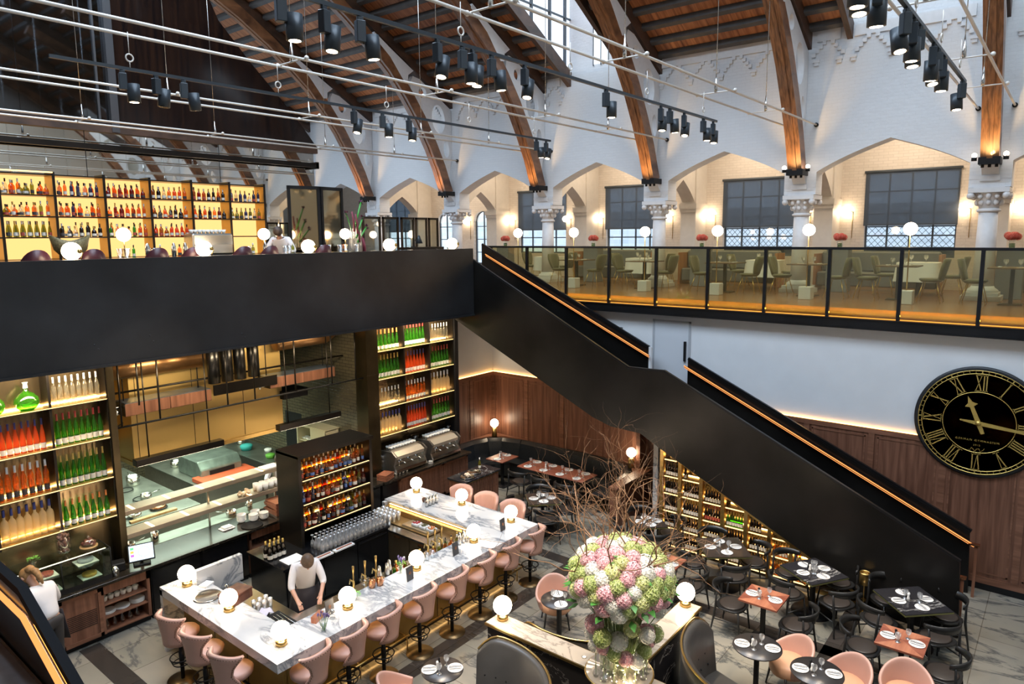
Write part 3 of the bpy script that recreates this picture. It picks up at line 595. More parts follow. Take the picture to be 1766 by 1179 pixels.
# ---- globe lamps: shared builder
def globe_lamp(label, loc, group, r=0.125, base='drum', name='globe_lamp', rz=0, h=0.06):
    t = thing(name, label, 'lamp', loc, rz, group)
    if base == 'drum':
        b = MB(); b.cyl((0, 0, 0), 0.075, h, 20); b.cyl((0, 0, h), 0.03, 0.02, 12); b.build('base', BRASS, t)
        g = MB(); g.sphere((0, 0, h+0.015+r), r, 24); g.build('globe', GLOBE, t)
    elif base == 'side':
        g = MB(); g.sphere((0, 0, 0), r, 24); g.build('globe', GLOBE, t)
        b = MB(); b.tube([(0.06, -r*0.85, 0), (0.06, -r*1.06, 0)], 0.035, 12); b.tube([(0.06, -r, 0), (0.10, -r, -0.02), (0.10, 0.06, -0.25)], 0.008, 6); b.build('bracket', BRASS, t)
    return t
for i, x in enumerate((3.93, 5.92, 7.97, 9.99, 11.91)):
    globe_lamp('glowing globe lamp on the black parapet, %s of five counted from the stair' % ORD[4-i], (x, 11.40, 6.225), 'globe lamps along the parapet', 0.13, 'side')
# ---- back gallery bar: counter, stools, backlit shelves
t = thing('gallery_bar_counter', 'dark bar counter on the back gallery below the backlit bottles', 'bar counter', (0, 0, ZM))
g = MB(); g.box((2.4, 12.55, 1.06), (12.3, 13.25, 1.12)); g.build('worktop', BLACKG, t); g = MB(); g.box((2.5, 12.75, 0), (12.2, 13.15, 1.06)); g.build('front', STEELW, t)
MAR = mat('maroon_leather', (0.055, 0.012, 0.018), 0.4)
t = thing('gallery_bar_stool', None, 'bar stool', (0, 0, 0), 0, 'maroon bar stools behind the parapet')
s = MB(); s.lathe([(0.02, 0.70), (0.22, 0.72), (0.23, 0.78), (0.20, 0.81), (0.0, 0.82)], seg=18); s.build('seat', MAR, t)
s = MB(); s.grid([[(0.24*math.sin(a)*(1-0.1*q), -0.22*math.cos(a), 0.80+q*(0.50-0.30*abs(a/1.3)**2.2)) for a in [(-1.3+2.6*k/14) for k in range(15)]] for q in (0, 0.35, 0.7, 1)]); s.build('backrest', MAR, t, thick=0.05)
s = MB(); s.cyl((0, 0, 0), 0.2, 0.015, 20); s.cyl((0, 0, 0.015), 0.025, 0.70, 10); s.build('pedestal', BLACK, t)
K = Kind(t)
for i, x in enumerate((3.6, 4.35, 5.33, 5.92, 6.85, 7.4, 8.6)):
    K((x, 11.95, ZM), 0, 'maroon bar stool back peeking over the black parapet, %s one counted toward the stair' % ORD[i])
BACKLIT = emis('backlit_amber_panel', (1.0, 0.55, 0.19), 0.80)
t = thing('backbar_shelving', 'tall backlit amber bottle shelving in bronze frames on the back gallery', 'shelving', (0, 0, 0))
SX = [3.83-0.815*2+0.815*k for k in range(9)]; SZ = [6.06, 6.44, 6.80, 7.165, 7.52]
g = MB(); g.box((SX[0], 14.36, ZM), (SX[-1], 14.40, 7.52)); g.build('backlit_panel', BACKLIT, t)
for i, x in enumerate(SX):
    g = MB(); g.box((x-0.02, 14.0, ZM), (x+0.02, 14.36, 7.56)); g.build('upright', BRASSD, t)
    g = MB(); g.box((x-0.022, 13.985, ZM), (x+0.022, 14.0, 7.56)); g.build('upright_face', STEELW, t)
for z in SZ:
    g = MB(); g.box((SX[0], 13.99, z-0.022), (SX[-1], 14.36, z)); g.build('shelf', STEELW, t)
g = MB(); g.box((SX[0], 13.96, 7.54), (SX[2]+0.8, 13.985, 7.56)); g.build('top_light', LEDW, t)
# ---- bottles -----------------------------------------------------------------
def gm(nm, c, sol=0.35, sc_=None): return glass('bottle_'+nm, c, 0.10, 0.05, solid=sol, scol=sc_)
BG = {'green': gm('green', (0.18, 0.62, 0.08), 0.25, (0.10, 0.38, 0.03)), 'olive': gm('olive', (0.55, 0.60, 0.12), 0.3, (0.40, 0.36, 0.05)), 'orange': gm('orange', (1.0, 0.30, 0.10), 0.4, (0.9, 0.22, 0.05)),
      'amber': gm('amber', (1.0, 0.52, 0.12), 0.28, (0.95, 0.32, 0.03)), 'whisky': gm('whisky', (0.95, 0.50, 0.16), 0.22, (0.75, 0.28, 0.05)), 'clear': gm('clear', (0.92, 0.93, 0.90), 0.10, (0.8, 0.75, 0.6)), 'frost': gm('frost', (0.95, 0.85, 0.60), 0.65, (0.95, 0.80, 0.50)),
      'dark': gm('dark', (0.10, 0.07, 0.04), 0.3, (0.03, 0.02, 0.012)), 'red': gm('red', (0.6, 0.12, 0.06), 0.4, (0.32, 0.04, 0.02)), 'blue': gm('blue', (0.2, 0.25, 0.6), 0.4, (0.08, 0.09, 0.25))}
CAPM = {k: mat('cap_'+k, c, 0.4) for k, c in dict(red=(0.45, 0.05, 0.05), blue=(0.05, 0.06, 0.25), gold=(0.65, 0.42, 0.10), orange=(0.75, 0.22, 0.05), white=(0.75, 0.74, 0.72), black=(0.02, 0.02, 0.02), silver=(0.5, 0.5, 0.5)).items()}
LABW = mat('paper_label', (0.74, 0.70, 0.62), 0.6); LABD = mat('dark_label', (0.05, 0.045, 0.05), 0.6); LABR = mat('red_label', (0.45, 0.08, 0.05), 0.6); LABB = mat('blue_label', (0.12, 0.2, 0.45), 0.6)
PROF = {  # radius, height for a unit bottle
 'flute': [(0.0, 0), (0.125, 0.0), (0.13, 0.02), (0.13, 0.32), (0.11, 0.50), (0.055, 0.72), (0.04, 0.82), (0.04, 0.97), (0.045, 1.0), (0, 1.0)],
 'champagne': [(0.0, 0), (0.145, 0.0), (0.15, 0.02), (0.15, 0.42), (0.11, 0.60), (0.055, 0.76), (0.048, 0.97), (0.05, 1.0), (0, 1.0)],
 'bordeaux': [(0.0, 0), (0.12, 0.0), (0.125, 0.02), (0.125, 0.60), (0.10, 0.67), (0.05, 0.73), (0.045, 0.98), (0.05, 1.0), (0, 1.0)],
 'spirit': [(0.0, 0), (0.165, 0.0), (0.17, 0.02), (0.17, 0.55), (0.14, 0.64), (0.06, 0.72), (0.055, 0.98), (0.06, 1.0), (0, 1.0)],
 'squat': [(0.0, 0), (0.24, 0.0), (0.25, 0.03), (0.25, 0.42), (0.20, 0.56), (0.08, 0.66), (0.07, 0.98), (0.08, 1.0), (0, 1.0)],
 'demijohn': [(0.0, 0), (0.20, 0.0), (0.33, 0.10), (0.39, 0.28), (0.36, 0.44), (0.22, 0.60), (0.08, 0.68), (0.06, 0.96), (0.085, 0.97), (0.085, 1.0), (0, 1.0)]}
BOT = {}
def bottle_kind(shape, col, cap, lab, H=0.3, seg=12, parts=True, labz=(0.08, 0.30), capz=0.80, nm='bottle'):
    key = (shape, col, cap, str(lab), H, parts, nm)
    if key in BOT: return BOT[key]
    pr = PROF[shape]; mb = MB(); mb.lathe([(r*H, z*H) for r, z in pr], seg=seg)
    def rad(z):
        for (r0_, z0_), (r1_, z1_) in zip(pr[1:], pr[2:]):
            if z0_ <= z <= z1_ and z1_ > z0_: return r0_+(r1_-r0_)*(z-z0_)/(z1_-z0_)
        return pr[-2][0]
    cp = MB(); zz = [capz+(1.012-capz)*k/3 for k in range(4)]; cp.lathe([((rad(min(z, 0.999))+0.006)*H, z*H) for z in zz]+[(0, 1.012*H)], seg=seg)
    lb = MB(); zz = [labz[0]+(labz[1]-labz[0])*k/2 for k in range(3)]; lb.lathe([((rad(z)+0.004)*H, z*H) for z in zz], seg=seg); lb.f = lb.f[:-2]; lb.m = lb.m[:-2]; lb.s = lb.s[:-2]
    if parts:
        o = mb.build(nm, BG[col]); cp.build('cap', CAPM[cap], o)
        if lab: lb.build('label', lab, o)
    else:
        m_all = MB(); m_all.add(mb.v, mb.f, 0, True); m_all.add(cp.v, cp.f, 1, True)
        if lab: m_all.add(lb.v, lb.f, 2, True)
        o = m_all.build(nm, [BG[col], CAPM[cap]]+([lab] if lab else []))
    o['category'] = nm.replace('_', ' '); BOT[key] = Kind(o); return BOT[key]
CN = {'green': 'green', 'olive': 'olive', 'orange': 'orange', 'amber': 'amber', 'whisky': 'brown', 'clear': 'clear', 'frost': 'frosted', 'dark': 'dark', 'red': 'red', 'blue': 'blue'}
SN = {'flute': 'slender', 'champagne': 'sloping', 'bordeaux': 'straight', 'spirit': 'square', 'squat': 'squat', 'demijohn': 'round'}
rnd = random.Random(11)
rowsU = [['whisky', 'amber', 'olive', 'clear'], ['whisky', 'amber', 'whisky', 'blue', 'clear'], ['red', 'whisky', 'amber'], ['whisky', 'amber', 'dark', 'clear'], ['red', 'whisky', 'dark', 'amber'], ['clear', 'clear', 'olive', 'blue', 'clear']]
for r, z in enumerate((7.165, 6.80, 6.44)):
    rn = ('top', 'second', 'third')[r]
    for bcol in range(6):
        if r == 2 and bcol > 3: continue
        x0 = SX[2+bcol]+0.07; x1 = SX[3+bcol]-0.07; n = 13; fixed = None
        for k in range(n):
            pal = rowsU[bcol] if r < 2 else [['olive'], ['clear', 'clear', 'clear', 'dark'], ['clear', 'green', 'whisky'], ['amber', 'whisky', 'olive', 'orange']][bcol]
            if rnd.random() < 0.05 and r != 2: continue
            c = rnd.choice(pal); s = rnd.choice(['spirit', 'bordeaux', 'spirit', 'squat']) if not (r == 2 and bcol == 0) else 'flute'
            H = {'spirit': 0.235, 'bordeaux': 0.26, 'squat': 0.19, 'flute': 0.27}[s]*(1+0.0*r)
            kk = bottle_kind(s, c, rnd.choice(['black', 'gold', 'white']), rnd.choice([LABW, LABW, LABD, LABR]), H, 8, False, nm='spirit_bottle')
            x = x0+(x1-x0)*(k+0.5)/n
            kk((x, 14.10+0.09*(k % 2), z+0.001), 0, '%s %s bottle, %s from the left in bay %s, %s backlit shelf' % (CN[c], SN[s], ORD[k], ['one', 'two', 'three', 'four', 'five', 'six'][bcol], rn), 'spirits on the backlit gallery shelves', (0.9, 0.9, 1.0))
# ================================================================ GROUND FLOOR BOTTLE WALLS
BRB = mat('smoky_bronze_back', (0.30, 0.22, 0.12), 0.22, 0.85, noise=0.35, nscale=1.5)
def bottle_wall(nm, label, x0, x1, nb, zs, zbot, ztop):
    t = thing(nm, label, 'shelving', (0, 0, 0)); W = (x1-x0)/nb
    g = MB(); g.box((x0, 12.42, zbot), (x1, 12.46, ztop)); g.build('back_panel', BRB, t)
    for i in range(nb+1):
        x = x0+W*i; g = MB(); g.box((x-0.018, 12.10, zbot), (x+0.018, 12.42, ztop)); g.build('upright', STEELW, t)
    for z in zs:
        g = MB(); g.box((x0, 12.09, z-0.035), (x1, 12.42, z-0.012)); sh = g.build('shelf', STEELW, t)
        g = MB(); g.box((x0, 12.095, z-0.012), (x1, 12.42, z-0.008)); g.build('glass_top', BRASSD, sh)
        g = MB(); g.box((x0+0.02, 12.36, z-0.008), (x1-0.02, 12.375, z+0.004)); g.build('rear_light_strip', LEDB, sh)
        g = MB(); g.box((x0+0.02, 12.082, z-0.022), (x1-0.02, 12.09, z-0.012)); g.build('front_light_strip', LEDW, sh)
    return t
ZS = [1.87, 2.53, 3.20, 3.845]
NTH = ['zeroth']+ORD
bottle_wall('bottle_shelving', 'bronze bottle shelving with amber lit shelves beside the kitchen, above the cake case', 2.04, 4.50, 3, ZS, 1.80, 4.5)
bottle_wall('bottle_shelving', 'bronze bottle shelving with twelve amber lit compartments above the espresso machines', 10.13, 12.62, 3, ZS, 1.80, 4.5)
def row(kindargs, n, x0, x1, z, lab, grp, y=12.22, H=0.5):
    k = bottle_kind(*kindargs, H=H, seg=12, parts=True, labz=lab[1] if isinstance(lab, tuple) else (0.08, 0.30))
    nm = lab[0] if isinstance(lab, tuple) else lab
    for i in range(n):
        k((x0+(x1-x0)*(i+0.5)/n, y, z-0.008), 0, ('%s, %s from the left' % (nm, ORD[i])), grp, (0.63, 0.63, 1))
R_ = 'flute'
def fill(X0, W, rows, wall):
    for (bi, ri, shape, col, cap, lab, n, H, desc) in rows:
        a = X0+W*bi+0.06; b = X0+W*(bi+1)-0.06
        row((shape, col, cap, lab), n, a, b, ZS[ri], ('%s, %s shelf up %s' % (desc, ('lowest', 'second', 'third', 'top')[ri], wall), (0.05, 0.22)), 'bottles on the %s' % ('shelves beside the kitchen' if 'cake' in wall else 'shelves above the espresso machines'), H=H)
LW = 'above the cake case'
fill(2.04, 0.82, [(2, 3, 'bordeaux', 'clear', 'white', None, 8, 0.44, 'clear vodka bottle'), (2, 2, 'flute', 'green', 'red', LABW, 8, 0.50, 'red-capped green bottle'), (2, 1, 'flute', 'green', 'gold', LABW, 8, 0.50, 'gold-capped green bottle'), (2, 0, 'champagne', 'green', 'orange', LABW, 7, 0.42, 'orange-capped green bottle'),
    (1, 2, 'flute', 'orange', 'blue', LABW, 8, 0.48, 'blue-capped rose bottle'), (1, 1, 'bordeaux', 'amber', 'white', LABD, 7, 0.50, 'white-capped amber bottle'), (1, 0, 'spirit', 'frost', 'blue', None, 7, 0.52, 'blue-capped frosted bottle')], LW)
dj = bottle_kind('demijohn', 'green', 'white', None, 0.42, 20, True)
for i, x in enumerate((2.52, 2.98, 3.42)): dj((x, 12.24, ZS[3]-0.008), 0, 'round green glass demijohn on the top shelf above the cake case, %s from kitchen' % ORD[2-i], 'green demijohns')
RW = 'above espresso machines'
fill(10.13, 0.83, [(0, 3, 'champagne', 'green', 'orange', LABW, 6, 0.46, 'orange-capped green bottle'), (0, 2, 'flute', 'green', 'gold', LABW, 7, 0.52, 'gold-capped green bottle'), (0, 1, 'bordeaux', 'clear', 'white', None, 7, 0.42, 'glowing clear bottle'), (0, 0, 'spirit', 'frost', 'blue', None, 7, 0.50, 'frosted bottle'),
    (1, 3, 'flute', 'green', 'red', LABW, 7, 0.52, 'red-capped green bottle, middle bay'), (1, 2, 'flute', 'orange', 'blue', LABW, 7, 0.50, 'blue-capped rose bottle'), (1, 1, 'bordeaux', 'amber', 'white', LABW, 7, 0.46, 'white-capped amber bottle'), (1, 0, 'flute', 'orange', 'blue', LABW, 8, 0.50, 'tall blue-capped rose bottle'),
    (2, 3, 'bordeaux', 'clear', 'white', None, 7, 0.42, 'clear bottle, last bay'), (2, 2, 'flute', 'green', 'red', LABW, 7, 0.50, 'red-capped green bottle, last bay'), (2, 1, 'spirit', 'frost', 'white', None, 6, 0.52, 'frosted white bottle'), (2, 0, 'flute', 'green', 'red', LABW, 7, 0.50, 'red-capped green bottle, last bay')], RW)
g = MB(); g.box((9.80, 12.06, 0.98), (10.13, 12.46, 4.5)); g.box((9.79, 12.05, 3.3), (10.14, 12.07, 3.34)); struct('pillar_bronze', g, mat('bronze_pillar_sheet', (0.10, 0.075, 0.04), 0.28, 0.85, noise=0.4, nscale=1.5))
g = MB(); g.box((4.50, 12.06, 0.95), (4.60, 12.46, 4.5)); struct('pillar_bronze_kitchen', g, mat('bronze_pillar_sheet', (0.1, 0.075, 0.04)))
g = MB(); g.box((12.62, 12.05, 0), (12.74, 12.50, 4.5)); struct('trim_11', g, BLACK)
# splash panels behind the counters
g = MB(); g.box((1.2, 12.44, 0.9), (4.5, 12.47, 1.8)); g.box((10.13, 12.44, 0.9), (12.62, 12.47, 1.8)); struct('wall_splashback', g, BRB)
g = MB(); g.box((-6.2, 12.47, 0), (4.55, 12.6, 4.5)); struct('wall_back_pastry', g, BLACK)
g = MB(); g.box((10.0, 12.47, 0), (12.7, 12.6, 4.5)); struct('wall_back_coffee', g, BLACK)
g = MB(); g.box((4.4, 12.6, 0), (4.5, 18.6, 4.5)); struct('wall_kitchen_left', g, INOX)
# ---- continuous stone worktop and its cabinets
g = MB(); g.box((1.2, 11.62, 0.93), (9.80, 12.42, 0.98)); tag(g.build('stone_worktop', BKSTONE, bevel=0.006), 'long dark stone worktop running in front of the kitchen opening', 'worktop')
g = MB(); g.box((9.50, 11.62, 0.90), (12.66, 12.42, 0.95)); g.v = [(x, y, z-0.0) for x, y, z in g.v]; g = MB(); g.box((10.14, 11.58, 0.93), (12.66, 12.42, 0.98)); tag(g.build('stone_worktop', BKSTONE, bevel=0.006), 'dark stone worktop carrying the two espresso machines', 'worktop')
def cab(x0, x1, label, kind='panel', y=11.70, z1=0.92):
    t = thing('walnut_cabinet' if kind != 'fridge' else 'black_fridge_cabinet', label, 'cabinet')
    g = MB(); g.box((x0, y+0.06, 0.0), (x1, 12.40, 0.10)); g.build('plinth', BLACK, t)
    if kind in ('panel', 'vent', 'beaded'):
        g = MB(); g.box((x0, y, 0.10), (x1, 12.40, z1)); b = g.build('body', WALNUT, t)
        if kind == 'vent':
            g = MB()
            for k in range(9): z = 0.34+k*0.03; g.box((x0+0.1, y-0.006, z), (x1-0.08, y+0.001, z+0.008))
            g.build('vent_grille', BLACK, t)
        g = MB(); g.box((x0, y-0.012, z1-0.08), (x1, y, z1)); g.box((x0, y-0.012, 0.10), (x1, y, 0.16))
        for x in (x0, x1-0.05): g.box((x, y-0.012, 0.1), (x+0.05, y, z1))
        if kind == 'beaded':
            n = int((x1-x0)/0.09)
            for k in range(n): g.box((x0+0.06+k*0.09, y-0.008, 0.16), (x0+0.075+k*0.09, y, z1-0.08))
        g.build('face_frame', WALNUTH, t)
    elif kind == 'open':
        g = MB(); g.box((x0, y, 0.10), (x0+0.04, 12.4, z1)); g.box((x1-0.05, y, 0.10), (x1, 12.4, z1)); g.box((x0, 12.3, 0.1), (x1, 12.34, z1)); g.box((x0, y, z1-0.16), (x1, y+0.02, z1)); g.box((x0, y, z1-0.02), (x1, 12.3, z1)); g.build('body', WALNUT, t)
        for z in (0.12, 0.36, 0.58): g = MB(); g.box((x0+0.04, y+0.01, z-0.02), (x1-0.05, 12.3, z)); g.build('shelf', WALNUTH, t)
    else:
        g = MB(); g.box((x0, y+0.02, 0.10), (x1, 12.4, z1)); g.build('body', BLACKG, t)
        g = MB(); g.box((x0+0.02, y, 0.14), (x1-0.02, y+0.02, z1-0.03)); d = g.build('door', BLACKG, t)
        g = MB(); g.box((x0+0.04, y-0.02, z1-0.06), (x1-0.04, y, z1-0.045)); g.build('handle', STEEL, d)
    return t
cab(1.25, 3.4, 'walnut cabinet hidden mostly behind the near stair, under the cake case')
cab(3.40, 4.0, 'walnut cabinet with a slotted vent, beside the woman in white', 'vent')
cab(4.0, 4.75, 'open walnut cabinet with cups, plates and jugs on three shelves', 'open')
cab(4.78, 5.65, 'glossy black fridge cabinet next to the open cup shelves', 'fridge')
cab(5.66, 6.55, 'glossy black fridge cabinet in the middle of the kitchen counter', 'fridge')
cab(6.58, 7.45, 'open walnut cabinet with glass racks, nearest the black back bar', 'open')
cab(7.48, 9.1, 'walnut cabinet behind the black back bar')
cab(9.12, 9.78, 'glossy black fridge cabinet at the kitchen end beside the espresso counter', 'fridge')
cab(9.82, 10.3, 'narrow glossy black wine cooler under the tray stack', 'fridge')
cab(10.32, 11.75, 'wide walnut cabinet with beaded front below the espresso machines', 'beaded')
cab(11.77, 12.64, 'walnut cabinet with brass pull at the far end below the espresso machines', 'beaded')
g = MB(); g.box((9.80, 11.58, 0.93), (10.14, 12.05, 0.98)); tag(g.build('stone_worktop', BKSTONE), 'short stone worktop in front of the bronze pillar', 'worktop')
def simple(nm, mb, ms, label, cat, group=None, **k): return tag(mb.build(nm, ms, **k), label, cat, group)
# crockery in the open shelves
def stack_plates(n, r, loc, label, grp):
    for i in range(n):
        pass
MUG = MB(); MUG.lathe([(0.0, 0), (0.035, 0), (0.042, 0.03), (0.042, 0.08), (0.038, 0.08), (0.036, 0.01), (0, 0.01)], seg=14); MUG.tube([(0.04, 0, 0.065), (0.065, 0, 0.055), (0.065, 0, 0.03), (0.04, 0, 0.02)], 0.006, 6)
mug = Kind(tag(MUG.build('mug', PORC), 'white mug', 'mug'))
for i in range(6): mug((4.10+i*0.095, 11.86, 0.58), 0.4, 'white mug on the top open shelf below the cake case, %s from the woman' % ORD[i], 'white mugs on the open shelf')
PL = MB(); PL.lathe([(0, 0), (0.07, 0), (0.12, 0.012), (0.118, 0.016), (0.07, 0.006), (0, 0.006)], seg=20); plate = Kind(tag(PL.build('plate', PORC), 'plate', 'plate'))
for s, (x, n) in enumerate(((4.14, 3), (4.36, 2), (4.60, 5))):
    for i in range(n): plate((x, 11.88, 0.36+i*0.014), 0, 'white plate on the middle open shelf, %s pile, %s up' % (ORD[s], ORD[i]), 'white plates on the open shelf')
CAR = MB(); CAR.lathe([(0, 0), (0.045, 0), (0.05, 0.05), (0.02, 0.12), (0.02, 0.16), (0.03, 0.18)], seg=12); car = Kind(tag(CAR.build('glass_carafe', glass('amber_glass', (0.8, 0.5, 0.25), 0.2)), 'carafe', 'carafe'))
for i in range(5): car((4.10+i*0.12, 11.86, 0.12), 0, 'small amber glass carafe on the bottom open shelf, %s from the woman' % ORD[i], 'carafes on the bottom open shelf')
TUM = MB(); TUM.lathe([(0, 0), (0.028, 0), (0.036, 0.1), (0.034, 0.1), (0.027, 0.006), (0, 0.006)], seg=10); tumb = Kind(tag(TUM.build('tumbler', GLASSC), 'tumbler', 'tumbler'))
for r in range(2):
    for i in range(7): tumb((6.68+i*0.1, 11.84+r*0.1, 0.58), 0, 'tumbler, %s of the %s row, open cabinet near the black back bar' % (ORD[i], ('front', 'rear')[r]), 'tumblers in the open cabinet')
# ---- kitchen pass: two long heated shelves on posts
t = thing('heated_pass', 'stainless double-tier heated kitchen pass above the stone worktop', 'pass shelf', (0, 0, 0))
for i, (y0, y1, z, nm) in enumerate(((12.36, 12.72, 1.72, 'upper_shelf'), (12.12, 12.50, 1.40, 'lower_shelf'))):
    g = MB(); g.box((4.62, y0, z), (9.75, y1, z+0.03)); g.box((4.62, y0-0.012, z-0.03), (9.75, y0, z+0.05)); sh = g.build(nm, mat('warm_brushed_shelf', (0.42, 0.34, 0.25), 0.55, 0.6, noise=0.2, nscale=3), t, bevel=0.004)
    for k in range(8):
        x = 4.85+k*0.62+(0.2 if i else 0); g = MB(); g.box((x, y0+0.05, z+0.0305), (x+0.05, y1-0.04, z+0.036)); g.build('heat_lamp_slot', emis('heat_lamp_glow', (1.0, 0.60, 0.26), 3.5), sh)
    g = MB(); g.box((4.7, y0+0.16, z-0.035), (9.7, y0+0.19, z-0.03)); g.build('heat_strip', emis('heat_lamp_glow', (1.0, 0.60, 0.26), 3.5), sh)
for x in (4.7, 6.2, 7.6, 9.6):
    g = MB(); g.box((x-0.015, 12.40, 0.98), (x+0.015, 12.43, 1.72)); g.build('post', INOX, t)
# ---- kitchen beyond
def counter(x0, x1, y0, y1, label, z=0.9):
    t = thing('stainless_counter', label, 'counter'); g = MB(); g.box((x0, y0, 0.0), (x1, y1, z-0.04)); g.build('cabinet', INOX, t)
    g = MB(); g.box((x0-0.02, y0-0.02, z-0.04), (x1+0.02, y1+0.02, z)); g.build('worktop', mat('dull_steel_top', (0.32, 0.34, 0.30), 0.42, 0.85, noise=0.3, nscale=3), t, bevel=0.004); return t
counter(4.6, 9.6, 12.75, 13.1, 'stainless work counter directly behind the heated pass', 0.85)
counter(4.70, 6.75, 13.9, 17.6, 'long stainless cooking range under the brass hood', 0.9)
counter(7.25, 8.7, 14.6, 17.6, 'stainless island with a red chopping board in the kitchen', 0.9)
counter(9.0, 9.80, 15.0, 18.4, 'stainless prep counter along the tiled kitchen wall', 0.95)
t = thing('brass_extractor_hood', 'huge brass sheet extractor hood hanging over the kitchen', 'extractor hood')
g = MB(); g.box((5.25, 13.15, 2.32), (8.35, 14.9, 4.5)); g.box((4.6, 13.9, 2.6), (5.25, 14.9, 4.5))
g.v = [v for v in g.v]; ho = g.build('hood_body', mat('hood_brass_sheet', (0.72, 0.49, 0.17), 0.42, 0.75, noise=0.12, nscale=1.0), t)
g = MB(); g.box((5.23, 13.12, 2.26), (8.38, 14.95, 2.34)); g.build('rim', BRASS, t)
g = MB()
for x in (5.35, 6.4, 7.45): g.box((x-0.004, 13.143, 2.36), (x+0.004, 13.15, 4.5))
g.build('panel_seam', STEELW, t)
KL = emis('kitchen_cool_light', (0.80, 1.0, 0.80), 5.0)
g = MB(); g.box((5.5, 13.3, 2.245), (8.1, 14.6, 2.255)); g.build('hood_light', KL, t)
area('kitchen_worklight', (6.8, 15.9, 3.3), (0, 0, 0), 3.2, 3.2, 130, (0.84, 1.0, 0.80))
for xx in (5.6, 8.2): area('hood_fill_light', (xx, 11.6, 4.4), (math.radians(38), 0, 0), 1.4, 0.3, 26, (1.0, 0.80, 0.52))  # added warm fill lights that brighten the front of the brass hood
area('coffee_ceiling_light', (11.3, 11.9, 4.4), (math.radians(12), 0, 0), 2.0, 0.2, 40, (1.0, 0.80, 0.55)); area('pastry_ceiling_light', (3.3, 11.9, 4.4), (math.radians(12), 0, 0), 2.0, 0.2, 40, (1.0, 0.80, 0.55))
# suspended grid, rods, heaters, ducts
t = thing('ceiling_pipe_grid', 'black pipe grid hanging in front of the brass hood', 'pipe grid', (0, 0, 0))
g = MB(); g.tube([(4.6, 12.2, 3.28), (9.8, 12.2, 3.28)], 0.018, 8); g.tube([(4.6, 12.2, 3.28), (5.2, 13.4, 3.05)], 0.012, 6); g.build('front_rail', BLACK, t)
g = MB(); g.tube([(4.6, 12.9, 3.72), (9.8, 12.9, 3.72)], 0.02, 8); g.build('rear_rail', STEELW, t)
for x in (4.72, 5.02, 5.35, 6.6, 7.16, 8.07, 8.97, 9.6):
    g = MB(); g.tube([(x, 12.2, 3.28 if x != 5.02 else 3.6), (x, 12.2, 4.5)], 0.016, 6); g.build('drop_rod', STEELW, t)
for x0, x1, lb in ((4.95, 6.5, 'walnut-clad box heater hanging on rods at the cake case end of the kitchen'), (7.75, 9.35, 'walnut-clad box heater hanging on rods near the bronze pillar')):
    t = thing('hanging_box_heater', lb, 'hanging heater'); g = MB(); g.box((x0, 12.62, 3.34), (x1, 13.05, 3.56)); g.build('casing', STEELW, t)
    g = MB(); g.box((x0, 12.60, 3.35), (x0+(x1-x0)*0.5-0.005, 12.62, 3.56)); g.box((x0+(x1-x0)*0.5+0.005, 12.60, 3.35), (x1, 12.62, 3.56)); g.build('walnut_front', WALNUT, t)
    g = MB(); g.box((x0+0.02, 12.62, 3.56), (x1, 13.05, 3.57)); g.build('top_plate', mat('blued_sheet', (0.16, 0.20, 0.26), 0.4, 0.6, noise=0.4, nscale=4), t)
    g = MB(); g.tube([(x0, 12.75, 3.5), (x0-0.12, 12.75, 3.5), (x0-0.16, 12.75, 3.34)], 0.03, 8); g.sphere((x0-0.1, 12.72, 3.42), 0.05, 10); g.build('valve_pipe', CHROME, t)
    for x in (x0+0.1, x1-0.1): g = MB(); g.tube([(x, 12.9, 3.56), (x, 12.9, 4.5)], 0.01, 6); g.build('rod', BLACK, t)
DUCT = mat('duct_foil', (0.10, 0.095, 0.09), 0.28, 0.9, noise=0.6, nscale=3, bump=0.5)
for i, x in enumerate((6.68, 6.95, 7.22, 7.52)):
    g = MB(); g.tube([(x, 12.80, 3.62), (x, 12.82, 4.5)], 0.115, 14); simple('vent_duct', g, DUCT, 'dark foil vent duct standing above the hood rail, %s from the cake case' % ORD[i], 'duct', 'vertical vent ducts above the hood')
g = MB(); g.tube([(8.1, 12.9, 4.22), (9.3, 12.9, 4.22), (9.62, 12.9, 4.4)], 0.17, 18); simple('vent_duct', g, mat('copper_duct', (0.45, 0.24, 0.10), 0.3, 0.9, noise=0.4, nscale=3), 'copper coloured horizontal vent duct near the bronze pillar', 'duct')
g = MB(); g.tube([(4.6, 12.95, 4.15), (6.5, 12.95, 4.15)], 0.2, 18); simple('vent_duct', g, mat('copper_duct', (0, 0, 0)), 'copper coloured horizontal vent duct at the cake case end', 'duct')
g = MB(); g.box((6.55, 12.58, 3.42), (7.9, 12.62, 3.62)); simple('hood_beam', g, STEELW, 'dark steel plate carrying the foil vent ducts', 'beam')
for x0, x1, lb in ((5.02, 6.64, 'black linear light bar hanging in front of the hood, nearer the cake case'), (7.85, 9.4, 'black linear light bar hanging near the dark tiled wall')):
    t = thing('linear_light_bar', lb, 'hanging light'); g = MB(); g.box((x0, 12.50, 2.44), (x1, 12.66, 2.56)); g.build('housing', STEELW, t, bevel=0.004)
    g = MB(); g.box((x0+0.03, 12.52, 2.434), (x1-0.03, 12.64, 2.44)); g.build('diffuser', emis('bar_light_glow', (1.0, 0.85, 0.6), 5.0), t)
    for x in (x0+0.25, x1-0.25): 
        g = MB(); g.tube([(x, 12.58, 2.56), (x, 12.62, 4.5)], 0.012, 6); g.build('chain', STEELW, t)
